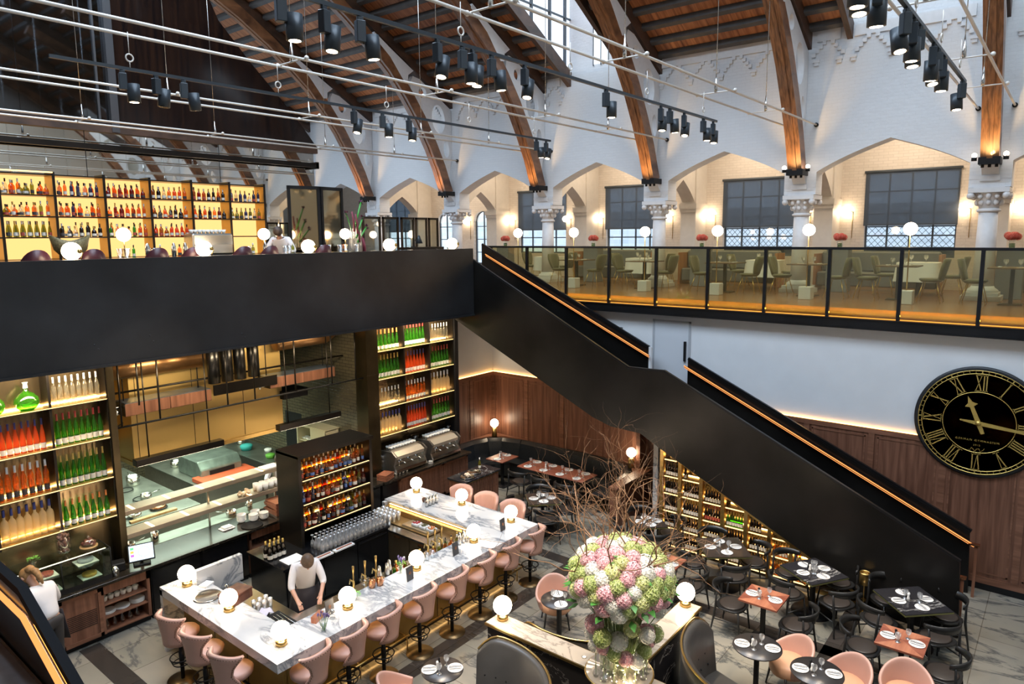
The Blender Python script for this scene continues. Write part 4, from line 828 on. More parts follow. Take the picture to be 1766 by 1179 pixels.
# kitchen bits
def pan(loc, r, label, h=0.09, ms=None, rz=0):
    t = thing('saucepan', label, 'saucepan', loc, rz, None); g = MB(); g.lathe([(0, 0), (r*0.95, 0), (r, 0.01), (r, h), (r-0.006, h), (r-0.008, 0.01), (0, 0.01)], seg=18); g.build('pot', ms or CHROME, t)
    g = MB(); g.tube([(r, 0, h-0.02), (r+0.18, 0, h+0.01)], 0.008, 6); g.build('handle', CHROME, t); return t
pan((5.6, 14.25, 0.9), 0.13, 'shiny saucepan on the range nearest the heated pass'); pan((6.1, 14.35, 0.9), 0.16, 'copper-rimmed saute pan on the range beside the shiny saucepan', 0.07, COPPER, 1.0)
pan((5.5, 15.3, 0.9), 0.12, 'saucepan at the back of the range'); pan((6.2, 15.1, 0.9), 0.11, 'small saucepan at the far corner of the range', 0.1)
g = MB(); g.box((7.3, 14.7, 0.9), (8.6, 15.3, 1.0)); simple('red_chopping_board', g, mat('red_plastic', (0.55, 0.10, 0.04), 0.4), 'large red-orange board on the kitchen island', 'chopping board', bevel=0.01)
g = MB(); g.box((5.4, 13.92, 0.9), (6.3, 14.02, 0.94)); simple('wooden_board', g, wood('light_wood', (0.45, 0.26, 0.10), (0.65, 0.42, 0.2)), 'light wooden board at the front edge of the range', 'board')
g = MB(); g.box((4.8, 15.6, 0.9), (5.6, 16.5, 0.92)); simple('baking_tray', g, CHROME, 'steel tray of bread rolls on the range by the wall', 'tray')
BR = mat('bread_crust', (0.62, 0.40, 0.16), 0.7, noise=0.3, nscale=20); rr = MB(); rr.sphere((0, 0, 0), 0.065, 10, 0, 0.6); roll = Kind(tag(rr.build('bread_roll', BR), 'roll', 'bread roll'))
for i in range(5):
    for j in range(4): roll((4.9+i*0.15, 15.75+j*0.2, 0.955), 0, 'golden bread roll, %s across and %s back, on the kitchen tray' % (ORD[i], ORD[j]), 'bread rolls on the kitchen tray')
g = MB(); g.box((7.4, 12.4, 1.755), (7.75, 12.66, 1.775)); simple('white_menu_board', g, LINEN, 'white card lying on the upper heated shelf', 'card')
g = MB(); g.lathe([(0, 0), (0.10, 0), (0.16, 0.05), (0.14, 0.08), (0, 0.08)], seg=20); 
BOWLM = MB(); BOWLM.lathe([(0, 0), (0.05, 0), (0.09, 0.05), (0.085, 0.05), (0.045, 0.008), (0, 0.008)], seg=16); bowl = Kind(tag(BOWLM.build('bowl', PORC), 'bowl', 'bowl'))
g = MB(); g.lathe([(0, 0), (0.055, 0), (0.058, 0.14), (0.055, 0.14), (0, 0.14)], seg=16); can = Kind(tag(g.build('white_canister', PORC), 'x', 'canister'))
for i in range(4):
    for j in range(2): can((7.15+i*0.13, 12.22+j*0.13, 1.435), 0, 'white canister on the lower heated shelf, %s of the %s row' % (ORD[i], ('front', 'back')[j]), 'white canisters on the lower shelf')
g = MB()
for i in range(26): g.sphere((6.75+rnd.random()*0.22, 12.18+rnd.random()*0.16, 1.455+rnd.random()*0.06), 0.03, 6)
tag(g.build('egg_heap', mat('eggshell', (0.80, 0.60, 0.38), 0.5)), 'heap of small pale eggs or rolls on the lower heated shelf', 'food', kind='stuff')
# plates on the stone worktop in front of the pass
for i in range(6): bowl((6.68+0.0*i, 12.12, 0.98+i*0.022), 0, 'white bowl in the tall stack near the round tray, %s up' % ORD[i], 'white bowls stacked at the pass')
for q, (x, y) in enumerate(((6.86, 12.0), (7.04, 11.93), (6.98, 12.14))):
    for i in range(5): bowl((x, y, 0.98+i*0.022), 0, 'white bowl, %s up in the %s stack beside the round tray' % (ORD[i], ORD[q+1]), 'white bowls stacked at the pass')
g = MB(); g.lathe([(0, 0), (0.19, 0), (0.20, 0.018), (0.19, 0.018), (0.185, 0.006), (0, 0.006)], c=(6.72, 11.82, 0.98), seg=28); simple('round_tray', g, BLACK, 'round black tray on the stone worktop before the bowls', 'tray')
g = MB(); g.box((6.22, 11.98, 0.98), (6.48, 12.16, 1.0)); g.box((6.26, 12.0, 1.0), (6.44, 12.14, 1.03)); simple('folded_napkins', g, LINEN, 'folded white napkins on the stone worktop', 'napkins', bevel=0.01)
TR = MB(); TR.box((0, 0, 0), (0.55, 0.42, 0.02)); TR.box((0, 0, 0.02), (0.55, 0.012, 0.035)); TR.box((0, 0.408, 0.02), (0.55, 0.42, 0.035)); TR.box((0, 0, 0.02), (0.012, 0.42, 0.035)); TR.box((0.538, 0, 0.02), (0.55, 0.42, 0.035)); tr = Kind(tag(TR.build('wooden_tray', REDW2), 'x', 'tray'))
for i in range(7): tr((7.25+0.01*(i % 2), 11.82, 0.98+i*0.036), 0.05*(i % 3-1), 'reddish wooden serving tray, %s up in the stack beside the black back bar' % ORD[i], 'wooden trays stacked at the pass')
for i in range(4): tr((9.88, 11.62, 0.98+i*0.036), 0.3, 'reddish wooden tray, %s up in the stack before the bronze pillar' % ORD[i], 'wooden trays stacked by the pillar', scale=0.6)
g = MB()
rows = [[(0.30*u/6-0.15+0.01*math.sin(v*2.1), 0.22*v/5-0.11, 0.02+0.03*math.sin(u*1.7+v*1.3)) for u in range(7)] for v in range(6)]
g.grid(rows); o = tag(g.build('white_cloth', LINEN, loc=(7.6, 11.85, 1.26), thick=0.006), 'crumpled white and blue cloth on the wooden tray stack', 'cloth')
# till, card reader
t = thing('till_screen', 'tilted touch-screen till with a coloured menu, on the stone worktop', 'till', (4.72, 11.86, 0.98), -0.35)
g = MB(); g.box((-0.13, -0.09, 0), (0.13, 0.10, 0.03)); g.tube([(0, 0.03, 0.03), (0, 0.05, 0.16)], 0.03, 8); g.build('stand', BLACK, t, bevel=0.01)
Mx = Matrix.Translation((0, 0.0, 0.20)) @ Matrix.Rotation(-0.7, 4, 'X')
g = MB(); g.box((-0.20, -0.012, -0.15), (0.20, 0.02, 0.15), 0, Mx); so = g.build('screen_case', BLACK, t, bevel=0.006)
g = MB(); g.box((-0.18, -0.015, -0.13), (0.18, -0.012, 0.13), 0, Mx); sc1 = g.build('display', emis('till_display', (0.62, 0.80, 0.92), 1.1), so)
g = MB()
for k, z in enumerate((0.08, 0.02, -0.04)): g.box((-0.16, -0.017, z-0.02), (-0.11, -0.015, z+0.02), k, Mx)
g.tube([Mx @ Vector((0.04+0.085*math.cos(a*PI/12), -0.017, 0.085*math.sin(a*PI/12))) for a in range(24)], 0.003, 4, 3, closed=True)
g.tube([Mx @ Vector((0.04+0.065*math.cos(a*PI/12), -0.017, 0.065*math.sin(a*PI/12))) for a in range(24)], 0.002, 4, 3, closed=True)
g.build('menu_graphics', [emis('sg', (0.15, 0.6, 0.25), 0.8), emis('so', (0.9, 0.5, 0.1), 0.8), emis('sp', (0.5, 0.15, 0.6), 0.8), emis('sb', (0.2, 0.25, 0.3), 0.5)], so)
g = MB(); g.box((-0.1, -0.1, 0), (0.1, 0.1, 0.14)); simple('receipt_printer', g, BLACK, 'black receipt printer between the cake case and the till', 'printer', loc=(4.38, 11.95, 0.98), rz=-0.3, bevel=0.015)
g = MB(); g.lathe([(0, 0), (0.06, 0), (0.065, 0.10), (0.03, 0.15), (0, 0.16)], seg=16); simple('sugar_dispenser', g, CHROME, 'small steel caster beside the receipt printer', 'caster', loc=(4.26, 11.78, 0.98))
# ---- glass cake case
t = thing('glass_cake_case', 'long low glass cake display case with a mid glass shelf on the worktop', 'display case', (0, 0, 0))
g = MB(); g.box((2.1, 11.72, 0.98), (4.2, 12.2, 1.06)); g.build('base', BLACK, t)
GC = glass('case_glass', (0.85, 0.93, 0.88), 0.12)
g = MB(); g.box((2.1, 11.72, 1.06), (4.2, 11.726, 1.50)); g.box((4.194, 11.72, 1.06), (4.2, 12.2, 1.50)); g.box((2.1, 11.72, 1.50), (4.2, 12.2, 1.506)); g.box((2.12, 11.74, 1.28), (4.19, 12.18, 1.285)); g.build('glass', GC, t)
g = MB()
for a, b in (((2.1, 11.72, 1.5), (4.2, 11.72, 1.5)), ((4.2, 11.72, 1.5), (4.2, 12.2, 1.5)), ((4.2, 11.72, 1.06), (4.2, 11.72, 1.5)), ((3.5, 11.72, 1.06), (3.5, 11.72, 1.5)), ((4.2, 12.2, 1.06), (4.2, 12.2, 1.5)), ((2.8, 11.72, 1.06), (2.8, 11.72, 1.5))): g.tube([a, b], 0.008, 6)
g.build('frame', BLACK, t)
g = MB(); g.box((2.15, 11.76, 1.485), (4.15, 11.78, 1.497)); g.build('case_light', emis('case_light', (1, 0.8, 0.55), 5), t)
def cake(loc, r, cake_m, label, board=True, wedge=0):
    t = thing('cake', label, 'cake', loc)
    g = MB(); g.box((-r-0.04, -r-0.03, 0), (r+0.04, r+0.03, 0.012)); g.build('board', LINEN, t)
    g = MB(); g.lathe([(0, 0.012), (r, 0.012), (r+0.008, 0.05), (r-0.01, 0.055), (0, 0.05)], seg=24); g.build('cake_body', cake_m, t)
CK = mat('lemon_tart', (0.72, 0.42, 0.10), 0.5, noise=0.3, nscale=15); CKG = mat('grey_iced_cake', (0.36, 0.38, 0.44), 0.5); CKR = mat('berry_tart', (0.55, 0.12, 0.10), 0.4, noise=0.5, nscale=30)
cake((3.94, 11.92, 1.06), 0.10, CK, 'golden tart on a white board, lower level of the cake case'); cake((3.92, 11.98, 1.286), 0.11, CKG, 'grey glazed cake on a white board, upper level of the cake case')
cake((3.36, 11.93, 1.286), 0.09, CKR, 'red berry tart on a white board, upper level of the cake case'); cake((3.38, 11.88, 1.06), 0.09, CKR, 'red fruit tart on the lower level of the cake case')
cake((2.9, 11.93, 1.06), 0.10, CK, 'golden tart on the lower level, at the stair end of the cake case')
def dome(loc, r, h, fill_m, label, n=22):
    t = thing('glass_cloche', label, 'cloche', loc)
    g = MB(); g.cyl((0, 0, 0), r+0.02, 0.012, 24); g.build('stand', wood('light_wood', (0, 0, 0), (0, 0, 0)), t)
    g = MB(); g.lathe([(r, 0.012), (r, h*0.55), (r*0.8, h*0.82), (r*0.3, h), (0.0, h*1.01)], seg=20); g.sphere((0, 0, h+0.02), 0.02, 8); g.build('dome', GLASSC, t)
    g = MB()
    for i in range(n): a = rnd.random()*6.28; q = (rnd.random()**0.5)*r*0.75; g.sphere((q*math.cos(a), q*math.sin(a), 0.035+rnd.random()*h*0.5), 0.035, 8, 0, 0.8)
    tag(g.build('pastry_pile', fill_m, t), kind='stuff')
PST = mat('brown_pastry', (0.30, 0.14, 0.06), 0.6, noise=0.5, nscale=20); REDP = mat('dark_red_fruit', (0.20, 0.05, 0.03), 0.45, noise=0.5, nscale=20)
dome((2.72, 11.95, 1.506), 0.17, 0.24, PST, 'wide glass cloche full of brown pastries on the cake case'); dome((4.0, 12.02, 1.506), 0.11, 0.14, REDP, 'small glass cloche of dark red fruit at the end of the cake case', 14)
t = thing('tall_glass_jar', 'tall glass jar of dried fruit and nuts standing on the cake case', 'jar', (3.66, 12.05, 1.506)); g = MB(); g.lathe([(0.07, 0), (0.10, 0.05), (0.10, 0.32), (0.085, 0.36), (0.085, 0.40)], seg=20); g.build('glass', GLASSC, t)
g = MB(); 
for i in range(60): a = rnd.random()*6.28; q = (rnd.random()**0.5)*0.07; g.sphere((q*math.cos(a), q*math.sin(a), 0.04+rnd.random()*0.27), 0.026, 6)
tag(g.build('nuts', mat('nut_brown', (0.24, 0.10, 0.06), 0.5, noise=0.5, nscale=20), t), kind='stuff')
def herb(loc, s, label, pot=True, n=60):
    t = thing('potted_herb', label, 'plant', loc)
    if pot: g = MB(); g.lathe([(0, 0), (0.35*s, 0), (0.45*s, 0.5*s), (0.40*s, 0.5*s), (0, 0.45*s)], seg=14); g.build('glass_pot', GLASSC, t)
    g = MB()
    for i in range(n):
        a = rnd.random()*6.28; q = (rnd.random()**0.5)*0.75*s; z = (0.6+0.7*rnd.random()*(1-q/(1.6*s)))*s; c = Vector((q*math.cos(a), q*math.sin(a), z)); d = Vector((math.cos(a), math.sin(a), 0.5)).normalized()*0.22*s; e = Vector((-math.sin(a), math.cos(a), 0))*0.10*s
        g.add([c-d*0.3, c+e+d*0.3, c+d, c-e+d*0.3], [(0, 1, 2, 3)])
    g.build('leaves', mat('herb_leaf', (0.13, 0.38, 0.05), 0.5), t, fix=False)
herb((3.22, 11.98, 1.506), 0.11, 'bowl of bright green herbs on the cake case')
# ---- espresso machines
def espresso(x, label):
    t = thing('espresso_machine', label, 'espresso machine', (x, 12.0, 0.98))
    g = MB(); g.box((-0.48, -0.26, 0.04), (0.48, 0.24, 0.12)); [g.cyl((sx*0.42, sy*0.2, 0), 0.025, 0.04, 8) for sx in (-1, 1) for sy in (-1, 1)]; g.build('drip_base', CHROME, t)
    g = MB(); g.box((-0.46, 0.0, 0.12), (0.46, 0.24, 0.46)); g.build('boiler_body', INOX, t, bevel=0.01)
    g = MB(); g.prism([(-0.22, 0.34), (0.02, 0.34), (0.02, 0.50), (-0.10, 0.50), (-0.24, 0.42)], 'X', -0.42, 0.42); g.build('front_panel', mat('champagne_panel', (0.70, 0.62, 0.50), 0.35, 0.5), t)
    for s in (-1, 1): g = MB(); g.prism([(-0.26, 0.04), (0.25, 0.04), (0.25, 0.50), (-0.12, 0.52), (-0.26, 0.42), (-0.18, 0.2)], 'X', s*0.48-0.02, s*0.48+0.02); g.build('side_panel', INOX, t)
    for k in (-0.24, 0, 0.24):
        g = MB(); g.cyl((k, -0.12, 0.27), 0.045, 0.08, 12); g.tube([(k, -0.15, 0.27), (k, -0.30, 0.24)], 0.014, 8); g.build('group_head', CHROME, t)
    g = MB(); g.tube([(-0.36, -0.2, 0.34), (-0.38, -0.24, 0.2)], 0.007, 6); g.tube([(0.36, -0.2, 0.34), (0.38, -0.24, 0.2)], 0.007, 6); g.build('steam_wand', CHROME, t)
    g = MB(); g.box((-0.44, -0.02, 0.50), (0.44, 0.22, 0.52)); g.box((-0.44, -0.02, 0.52), (0.44, -0.01, 0.56)); g.build('cup_rail', CHROME, t)
    return t
e1 = espresso(10.78, 'chrome espresso machine stacked with cups, nearest the bronze pillar'); e2 = espresso(11.95, 'chrome espresso machine stacked with cups, nearest the walnut wall')
CUP = MB(); CUP.lathe([(0, 0), (0.022, 0), (0.038, 0.06), (0.034, 0.06), (0.02, 0.006), (0, 0.006)], seg=10); cup = Kind(tag(CUP.build('coffee_cup', PORC), 'x', 'cup'))
for e, x in enumerate((10.78, 11.95)):
    for i in range(9):
        for j in range(3): cup((x-0.36+i*0.09, 12.04+j*0.075, 1.50), 0, 'white cup, %s along row %s, on espresso machine by %s' % (ORD[i], ('one', 'two', 'three')[j], ('bronze pillar', 'walnut wall')[e]), 'cups on espresso machine nearest the %s' % ('pillar', 'wall')[e])
for x, lb in ((11.36, 'tall coffee grinder with a dark hopper between the espresso machines'), (12.5, 'tall coffee grinder with a glass hopper beside the black end trim')):
    t = thing('coffee_grinder', lb, 'coffee grinder', (x, 12.25, 0.98)); g = MB(); g.box((-0.07, -0.09, 0), (0.07, 0.1, 0.42)); g.build('body', CHROME, t, bevel=0.01); g = MB(); g.lathe([(0.03, 0.42), (0.10, 0.60), (0.10, 0.62), (0, 0.63)], seg=16); g.build('hopper', glass('smoke_glass', (0.35, 0.3, 0.3), 0.2), t)
for r in range(4):
    for i in range(3): cup((10.24+i*0.085, 12.24, 0.98+r*0.10), 0, 'white cup in the pillar-side wire rack, tier %s, %s from the pillar' % (('one', 'two', 'three', 'four')[r], ORD[i]), 'cups in the wire rack')
t = thing('cup_rack', 'small wire rack with tiers of white cups beside the bronze pillar', 'rack'); g = MB()
for r in range(1, 4): g.box((10.18, 12.18, 0.972+r*0.1), (10.48, 12.30, 0.978+r*0.1))
g.build('tiers', CHROME, t)
for i, x in enumerate((10.18, 10.48)): g = MB(); g.tube([(x, 12.24, 0.98), (x, 12.24, 1.38)], 0.006, 6); g.build('upright', CHROME, t)
for i in range(5):
    cup((10.2+i*0.11, 11.78, 0.98), 0, 'white cup standing on the worktop by the bronze pillar, %s from it' % ORD[i], 'loose cups on the espresso worktop')
SC = MB(); SC.lathe([(0, 0), (0.03, 0), (0.065, 0.012), (0.03, 0.006), (0, 0.006)], seg=14); sau = Kind(tag(SC.build('saucer', PORC), 'x', 'saucer'))
for i in range(6): sau((11.35, 11.72, 0.98+i*0.012), 0, 'saucer in the stack between the espresso machines, %s up' % ORD[i], 'saucers between the machines')
# ---- service console with black marble top in front of the banquette
t = thing('service_console', 'low walnut service console with black marble top by the banquette', 'console', (0, 0, 0))
g = MB(); g.box((11.1, 10.35, 0.0), (12.25, 10.85, 0.86)); g.build('cabinet', WALNUT, t); g = MB()
for k in range(12): g.box((11.12+k*0.095, 10.342, 0.08), (11.14+k*0.095, 10.35, 0.84))
g.build('beading', WALNUTH, t)
g = MB(); g.box((11.06, 10.31, 0.86), (12.29, 10.89, 0.90)); g.build('marble_top', BKMARB, t, bevel=0.005); g = MB(); g.box((11.07, 10.32, 0.845), (12.28, 10.88, 0.86)); g.build('brass_edge', BRASS, t)
g = MB(); g.lathe([(0, 0), (0.15, 0), (0.17, 0.03), (0.16, 0.03), (0.14, 0.008), (0, 0.008)], seg=24); k = Kind(tag(g.build('silver_platter', CHROME), 'x', 'platter'))
k((11.35, 10.52, 0.9), 0, 'silver platter with pastries on the service console'); k((11.68, 10.62, 0.9), 0, 'empty polished silver platter on the service console')
g = MB(); 
for i in range(7): g.sphere((11.35+0.05*math.cos(i*1.9), 10.52+0.05*math.sin(i*2.3), 0.945+0.025*(i % 2)), 0.035, 8)
tag(g.build('pastry_heap', mat('pale_pastry', (0.75, 0.6, 0.45), 0.6)), 'pale pastries heaped on the silver platter', 'pastries', kind='stuff')
bottle_kind('bordeaux', 'olive', 'white', LABW, 0.26, 10, False)((12.0, 10.72, 0.9), 0, 'olive oil bottle standing on the service console')

# more kitchen equipment
KG = mat('kitchen_green_steel', (0.30, 0.36, 0.32), 0.35, 0.7, noise=0.3, nscale=6)
t = thing('steel_salamander', 'rounded steel hood grill above the red board in the kitchen', 'grill', (7.95, 15.7, 0.9)); g = MB(); g.prism([(-0.55, 0.0), (0.55, 0.0), (0.55, 0.25), (0.4, 0.42), (-0.4, 0.42), (-0.55, 0.25)], 'X', -0.5, 0.5); g.build('body', KG, t, bevel=0.02); g = MB(); g.box((-0.3, -0.57, 0.1), (0.3, -0.55, 0.2)); g.build('handle', BLACK, t)
for i, (x, y, r, c, lb) in enumerate(((9.3, 15.3, 0.12, 'green', 'green bowl of herbs on the kitchen prep counter'), (9.55, 15.8, 0.10, 'white', 'white tub on the kitchen prep counter'), (9.3, 16.4, 0.16, 'teal', 'teal cloth bundle on the kitchen prep counter'), (9.5, 17.0, 0.13, 'clear', 'steel bowl on the kitchen prep counter'))):
    g = MB(); g.lathe([(0, 0), (r*0.8, 0), (r, r*0.7), (r*0.8, r*0.9), (0, r)], seg=14); simple('prep_tub', g, {'green': mat('herb_leaf', (0, 0, 0)), 'white': PORC, 'teal': mat('teal_cloth', (0.05, 0.42, 0.40), 0.8), 'clear': CHROME}[c], lb, 'tub', loc=(x, y, 0.95))
t = thing('wall_cupboard', 'cream open-shelved cupboard on the dark tiled kitchen wall', 'cupboard', (0, 0, 0)); CRM = mat('cream_cupboard', (0.50, 0.44, 0.28), 0.45); g = MB(); g.box((9.45, 13.2, 1.2), (9.85, 13.24, 1.95)); g.box((9.45, 14.3, 1.2), (9.85, 14.34, 1.95)); g.box((9.45, 13.2, 1.93), (9.85, 14.34, 1.97)); g.box((9.45, 13.2, 1.18), (9.85, 14.34, 1.22)); g.box((9.82, 13.2, 1.2), (9.85, 14.34, 1.95)); g.box((9.45, 13.75, 1.2), (9.85, 13.79, 1.95)); g.build('carcass', CRM, t)
g = MB(); g.box((9.44, 13.2, 1.2), (9.46, 13.77, 1.95)); g.build('door', CRM, t); g = MB(); g.box((9.5, 13.79, 1.55), (9.82, 14.3, 1.57)); g.build('shelf', CRM, t)
for i in range(3): bowl((9.62, 13.95+i*0.14, 1.57), 0, 'white bowl in the cream kitchen cupboard, %s from the open end' % ORD[2-i], 'bowls in the cream cupboard')
g = MB(); g.box((9.845, 14.7, 0.1), (9.86, 15.4, 2.05)); dd = struct('door_2', g, BLACK)
g = MB(); g.box((8.3, 13.0, 2.95), (8.9, 13.5, 3.12)); simple('black_junction_box', g, BLACK, 'black box hanging beside the hood and the tiled wall', 'box')
rng = MB()
for i in range(3):
    for j in range(4): rng.tube([(5.0+i*0.55+0.16*math.cos(a*PI/6), 14.3+j*0.8+0.16*math.sin(a*PI/6), 0.925) for a in range(12)], 0.012, 5, closed=True)
tag(rng.build('range_burners', BLACK), 'black burner rings across the stainless cooking range', 'burners')

for i, (x, y, z, r, h, m_, lb) in enumerate(((4.95, 12.9, 0.85, 0.09, 0.12, 'c', 'first steel pot behind the heated pass'), (5.4, 12.92, 0.85, 0.07, 0.16, 'c', 'second steel pot behind the heated pass'), (6.9, 12.9, 0.85, 0.10, 0.10, 'c', 'third steel pot behind the heated pass'), (7.3, 12.9, 0.85, 0.06, 0.18, 'c', 'narrow steel pot behind the heated pass'), (8.1, 12.9, 0.85, 0.11, 0.09, 'c', 'wide steel pot behind the heated pass'), (5.1, 14.9, 0.93, 0.12, 0.12, 'c', 'stock pot at the wall side of the range'), (6.4, 16.2, 0.9, 0.14, 0.2, 'c', 'tall stock pot at the back of the range'), (5.3, 17.0, 0.9, 0.13, 0.16, 'c', 'stock pot near the kitchen back wall'), (7.6, 16.7, 0.9, 0.12, 0.14, 'c', 'pot at the back of the red board island'), (8.4, 16.9, 0.9, 0.10, 0.2, 'c', 'tall pot at the back corner of the island'), (9.4, 17.7, 0.95, 0.12, 0.2, 'c', 'steel pot at the far end of the prep counter'))):
    pan((x, y, z), r, lb, h, None, i*1.3)
bottle_kind('bordeaux', 'clear', 'white', None, 0.25, 10, False, nm='squeeze_bottle')((5.5, 13.98, 0.93), 0, 'pale squeeze bottle by the wooden board on the range')
g = MB()
for k in range(9): g.tube([(4.75+k*0.03, 14.6, 0.93), (5.25+k*0.03, 14.2, 0.96)], 0.006, 5)
tag(g.build('tongs_and_skewers', CHROME), 'bundle of steel tongs and skewers lying on the range', 'utensils', kind='stuff')
# ================================================================ THE U-SHAPED COCKTAIL BAR
ZB = 1.05
t = thing('cocktail_bar', 'U-shaped cocktail bar with white veined marble top and brass front', 'bar counter', (0, 0, 0))
U = [(4.47, 10.68), (4.47, 7.47), (9.98, 7.47), (9.98, 10.72), (9.05, 10.72), (9.05, 8.14), (5.03, 8.14), (5.03, 10.30), (5.62, 10.30), (5.62, 10.68)]
g = MB(); g.prism(U, 'Z', ZB-0.035, ZB); g.build('marble_top', WHMARB, t)
g = MB()
for a, b in (((4.47, 7.47), (9.98, 7.55)), ((4.47, 7.55), (4.55, 10.68)), ((9.90, 7.55), (9.98, 10.72))): g.box((a[0], a[1], ZB-0.13), (b[0], b[1], ZB-0.034))
g.build('marble_apron', WHMARB, t)
for a, b in (((4.47, 10.60, 0.0), (5.05, 10.68, ZB-0.036)), ((4.85, 10.25, 0.85), (5.62, 10.33, 1.28)), ((8.98, 10.64, 0.0), (9.98, 10.72, ZB-0.036))): g = MB(); g.box(a, b); g.build('marble_end_panel', WHMARB, t)
g = MB(); g.box((4.83, 7.85, 0.10), (9.62, 7.90, ZB-0.035)); g.box((4.78, 7.85, 0.10), (4.84, 10.60, ZB-0.035)); g.box((9.60, 7.85, 0.10), (9.66, 10.64, ZB-0.035)); g.build('brass_front', BRASSD, t)
g = MB()
for k in range(1, 5): x = 4.8+k*0.96; g.box((x-0.004, 7.845, 0.1), (x+0.004, 7.85, ZB-0.13))
for k in range(1, 3): y = 7.85+k*0.9; g.box((4.775, y-0.004, 0.1), (4.78, y+0.004, ZB-0.13))
g.build('panel_joint', STEELW, t)
g = MB(); g.box((4.85, 7.88, 0), (9.62, 7.93, 0.10)); g.box((4.82, 7.88, 0), (4.86, 10.6, 0.1)); g.box((9.58, 7.88, 0), (9.62, 10.64, 0.1)); g.build('plinth', BLACK, t)
g = MB(); g.box((4.84, 7.835, ZB-0.15), (9.6, 7.848, ZB-0.14)); g.box((4.765, 7.9, ZB-0.15), (4.778, 10.5, ZB-0.14)); g.box((4.86, 7.86, 0.09), (9.6, 7.87, 0.10)); g.build('under_counter_light', LEDS, t)
g = MB(); g.tube([(4.72, 10.4, 0.22), (4.62, 10.3, 0.22), (4.62, 7.68, 0.22), (9.80, 7.68, 0.22), (9.80, 10.4, 0.22)], 0.018, 8); fr = g.build('foot_rail', BRASS, t)
g = MB()
for k in range(6): x = 5.0+k*0.92; g.tube([(x, 7.68, 0.0), (x, 7.68, 0.22)], 0.012, 6); g.tube([(x, 7.68, 0.22), (x, 7.86, 0.22)], 0.01, 6)
for k in range(3): y = 8.2+k*0.95; g.tube([(4.62, y, 0.0), (4.62, y, 0.22)], 0.012, 6)
g.build('foot_rail_bracket', BRASS, t)
# working counters inside
g = MB(); g.box((5.03, 8.14, 0.82), (8.40, 8.62, 0.85)); g.box((5.03, 8.62, 0.82), (5.55, 10.25, 0.85)); g.box((8.38, 8.14, 0.82), (9.05, 10.64, 0.85)); g.build('steel_work_top', CHROME, t)
g = MB(); g.box((5.03, 8.14, 0.1), (8.3, 8.6, 0.82)); g.box((5.03, 8.6, 0.1), (5.53, 10.2, 0.82)); g.build('inner_cabinet', STEELW, t)
BRZ = mat('bronze_cabinet', (0.20, 0.15, 0.09), 0.35, 0.7, noise=0.25, nscale=2)
g = MB(); g.box((8.42, 8.62, 0.1), (9.0, 10.62, 0.82)); g.build('bronze_cabinet', BRZ, t)
for k in range(3):
    y0 = 8.66+k*0.65; g = MB(); g.box((8.40, y0, 0.14), (8.42, y0+0.63, 0.80)); d = g.build('door', BRZ, t, bevel=0.004)
    g = MB(); g.box((8.375, y0+0.25, 0.75), (8.40, y0+0.38, 0.77)); g.build('pull', COPPER, d)
g = MB(); g.box((8.95, 8.2, 0.85), (9.05, 10.6, 0.97)); g.box((8.60, 9.0, 0.86), (8.94, 10.6, 0.87)); g.build('lit_speed_rail', mat('brass_speed_rail', (0.55, 0.36, 0.15), 0.3, 0.8), t)
g = MB(); g.box((9.035, 8.25, ZB-0.06), (9.048, 10.55, ZB-0.05)); g.build('inner_light', LEDS, t)
# lamps on the bar
lam = [(4.76, 10.38, 'marble end by the kitchen'), (4.78, 9.17, 'middle of the short marble arm'), (4.76, 7.82, 'near corner of the marble bar'), (5.88, 7.86, 'long bar, beside the bartender'), (7.32, 7.94, 'middle of the long bar'), (8.66, 7.90, 'long bar behind the copper jugs'), (9.74, 7.93, 'far corner of the long bar'), (9.80, 9.25, 'far marble arm, middle'), (9.72, 10.48, 'far marble arm, walnut cabinet end')]
for x, y, wh in lam: globe_lamp('glowing globe table lamp with brass base on the %s' % wh, (x, y, ZB), 'globe lamps on the bar', 0.125, 'drum', 'globe_lamp')
